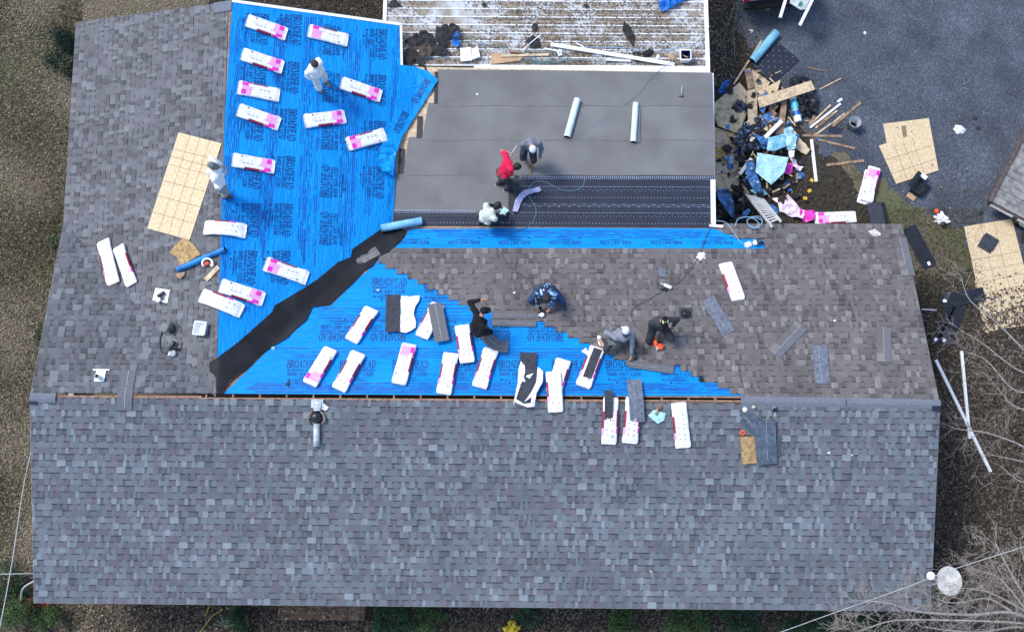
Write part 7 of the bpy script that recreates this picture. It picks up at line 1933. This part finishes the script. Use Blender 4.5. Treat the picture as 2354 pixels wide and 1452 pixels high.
# strap leaved plant
P = G.p(520, 1440); t = thing('strap_leaf_plant', 'plant with long strap leaves at the bottom left', 'plant', Matrix.Translation(P)); rr = random.Random(3)
for k in range(9):
    a = 1.57 + rr.uniform(-1.3, 1.3); l = rr.uniform(.3, .55); m = MB(); pts = [Vector((math.cos(a)*l*f*.8, math.sin(a)*l*f*.8, .5*math.sin(f*2.2)*l)) for f in (0, .3, .6, .85, 1)]; w = [.02, .025, .02, .012, .003]; sd_ = Vector((-math.sin(a), math.cos(a), 0))
    m.add([p + sd_*q for p, q in zip(pts, w)] + [p - sd_*q for p, q in zip(pts, w)], [(i, 5 + i, 6 + i, 1 + i) for i in range(4)]); m.build('leaf', [mat('strap_leaf', (.11, .14, .07), .6, .3) if k % 3 else M_leafp] if False else [mat('strap_leaf', (.11, .14, .07), .6, .3)], t)
# leaf covered step
A, B = zp(.40).p(640, 1392), zp(.40).p(836, 1425); c = (A + B)/2; t = thing('entrance_step', 'low concrete step covered in rusty leaves below the front eave', 'step', Matrix.Translation((c.x, c.y, 0)))
m = MB(); m.box((0, .25, .20), (B.x - A.x, abs(A.y - B.y) + .5, .40)); m.build('slab', [mat('stained_concrete', (.24, .17, .13), .9, .3, 9)], t)
pts = [(r.uniform(A.x, B.x), r.uniform(B.y, A.y + .5), .40) for _ in range(1500)]
leaf_mesh('leaf_litter', pts, .075, 8, tone=lambda r: tuple(x*y for x, y in zip(leaf_tone(r), (1.9, 1.5, 1.25))), label='rusty leaves lying on the entrance step')
for px, lab in (([(478, 1380), (482, 1392), (473, 1415)], 'short yellow hose end below the front eave'), ([(512, 1402), (490, 1415), (470, 1440), (455, 1460)], 'yellow hose curving to the bottom edge'), ([(545, 1418), (543, 1430), (530, 1438), (515, 1438)], 'curl of yellow hose beside the strap leaved plant')):
    hose(px, lab, mat('yellow_hose', (.55, .42, .05), .5), pl=G, r=.010, h=.06, name='garden_hose')

# ------------------------------------------------------------------ bare trees on the right
M_bark = mat('pale_bark', (.33, .295, .265), .85, .35, 12, .3, 40)
M_twig = mat('pale_twig', (.31, .27, .235), .85, .25, 12)
def bare_tree(base, mains, label, seed, twig_n=5, depth=4, name='bare_tree'):
    """mains: list of limb polylines in world space; twigs branch off them again and again"""
    rr = random.Random(seed); t = thing(name, label, 'tree', Matrix.Translation(base), 'bare trees right of the house')
    c = Vector(base); twigs = MB()
    def grow(p, d, L, rad, lev):
        n = 5; pts = [p]; dd = d.normalized(); cur = p.copy()
        for i in range(n):
            dd = (dd + Vector((rr.gauss(0, .17), rr.gauss(0, .17), rr.gauss(0, .10)))).normalized(); cur = cur + dd*L/n; pts.append(cur.copy())
        twigs.tube(pts, [max(.0028, rad*.8*(1 - .8*i/n)) for i in range(n + 1)], 4 if lev > 1 else 5, 0, False)
        if lev >= depth: return
        for k in range(rr.randint(2, 3)):
            i = rr.randint(1, n); f = rr.uniform(.3, .75); ax_ = Vector((rr.gauss(0, 1), rr.gauss(0, 1), rr.gauss(0, .5))); nd = (pts[i] - pts[i-1]).normalized(); nd = (nd + (ax_ - nd*ax_.dot(nd)).normalized()*rr.uniform(.5, 1.1)).normalized()
            grow(pts[i], nd, L*rr.uniform(.5, .8), max(.004, rad*.62), lev + 1)
    for limb, r0 in mains:
        P = spline([Vector(q) - c for q in limb], 6); k = len(P); m = MB(); m.tube(P, [max(.008, r0*(1 - .75*i/(k-1))) for i in range(k)], 7); m.build('trunk' if limb is mains[0][0] else 'limb', [M_bark], t, True)
        for i in range(2, k):
            if rr.random() < twig_n/10 + .1:
                nd = (P[i] - P[i-1]).normalized(); ax_ = Vector((rr.gauss(0, 1), rr.gauss(0, 1), rr.gauss(0, .6))); nd = (nd*.8 + (ax_ - nd*ax_.dot(nd)).normalized()*rr.uniform(.5, 1)).normalized()
                grow(P[i], nd, rr.uniform(.35, .85), max(.005, r0*.22), 1)
        grow(P[-1], P[-1] - P[-2], .5, max(.006, r0*.25), 1)
    o = twigs.build('twigs', [M_twig], t); o['kind'] = 'stuff'
    return t
base = G.p(2440, 1500); W = lambda u, v, z: zp(z).p(u, v)
bare_tree(base, [
    ([base, base + Vector((-.1, .1, 1.6)), W(2420, 1450, 2.6)], .10),
    ([W(2420, 1450, 2.6), W(2330, 1408, 3.1), W(2230, 1412, 3.4), W(2110, 1405, 3.7), W(2040, 1385, 3.9), W(1975, 1380, 4.0)], .045),
    ([W(2420, 1450, 2.6), W(2340, 1440, 2.9), W(2240, 1452, 3.2), W(2120, 1440, 3.3)], .04),
    ([W(2420, 1450, 2.6), W(2350, 1360, 3.0), W(2310, 1290, 3.3), W(2290, 1250, 3.5)], .04),
    ([W(2420, 1450, 2.6), W(2350, 1400, 3.2), W(2270, 1360, 3.6), W(2210, 1350, 3.8)], .035),
    ([W(2420, 1450, 2.6), W(2370, 1340, 3.0), W(2345, 1250, 3.4)], .035),
    ([W(2330, 1408, 3.1), W(2270, 1375, 3.0), W(2190, 1385, 3.0), W(2120, 1362, 3.1)], .025),
    ([W(2380, 1430, 3.0), W(2300, 1330, 2.6), W(2240, 1310, 2.5)], .025),
    ([W(2400, 1440, 3.0), W(2330, 1430, 3.7), W(2200, 1425, 4.0), W(2060, 1425, 4.1), W(1990, 1445, 4.1)], .03),
    ], 'pale bare tree reaching over the lower right corner of the roof', 31, 6)
base = G.p(2460, 900)
bare_tree(base, [
    ([base, base + Vector((-.1, 0, 1.2)), W(2430, 880, 2.0)], .09),
    ([W(2430, 880, 2.0), W(2350, 800, 2.6), W(2290, 740, 3.0), W(2230, 690, 3.2), W(2210, 640, 3.4)], .030),
    ([W(2430, 880, 2.0), W(2340, 850, 2.4), W(2260, 790, 2.8), W(2210, 760, 3.0)], .026),
    ([W(2430, 880, 2.0), W(2340, 900, 2.4), W(2270, 830, 2.6), W(2225, 810, 2.8)], .024),
    ([W(2430, 880, 2.0), W(2370, 760, 2.5), W(2330, 690, 2.8)], .022),
    ([W(2430, 880, 2.0), W(2350, 940, 2.3), W(2290, 890, 2.4)], .020),
    ], 'thin bare tree whose twigs cross the strand board at the right edge', 47, 3, 3)
base = G.p(2470, 1090)
bare_tree(base, [
    ([base, base + Vector((-.1, 0, 1.0)), W(2440, 1080, 1.7)], .09),
    ([W(2440, 1080, 1.7), W(2350, 1025, 2.2), W(2270, 995, 2.5), W(2200, 985, 2.7), W(2165, 970, 2.8)], .028),
    ([W(2440, 1080, 1.7), W(2350, 1060, 2.2), W(2280, 1045, 2.4)], .025),
    ([W(2440, 1080, 1.7), W(2370, 960, 2.0), W(2310, 920, 2.2)], .02),
    ([W(2440, 1080, 1.7), W(2360, 1110, 2.2), W(2300, 1070, 2.3)], .022),
    ], 'bare tree with twigs over the white downspouts', 53, 4, 3)
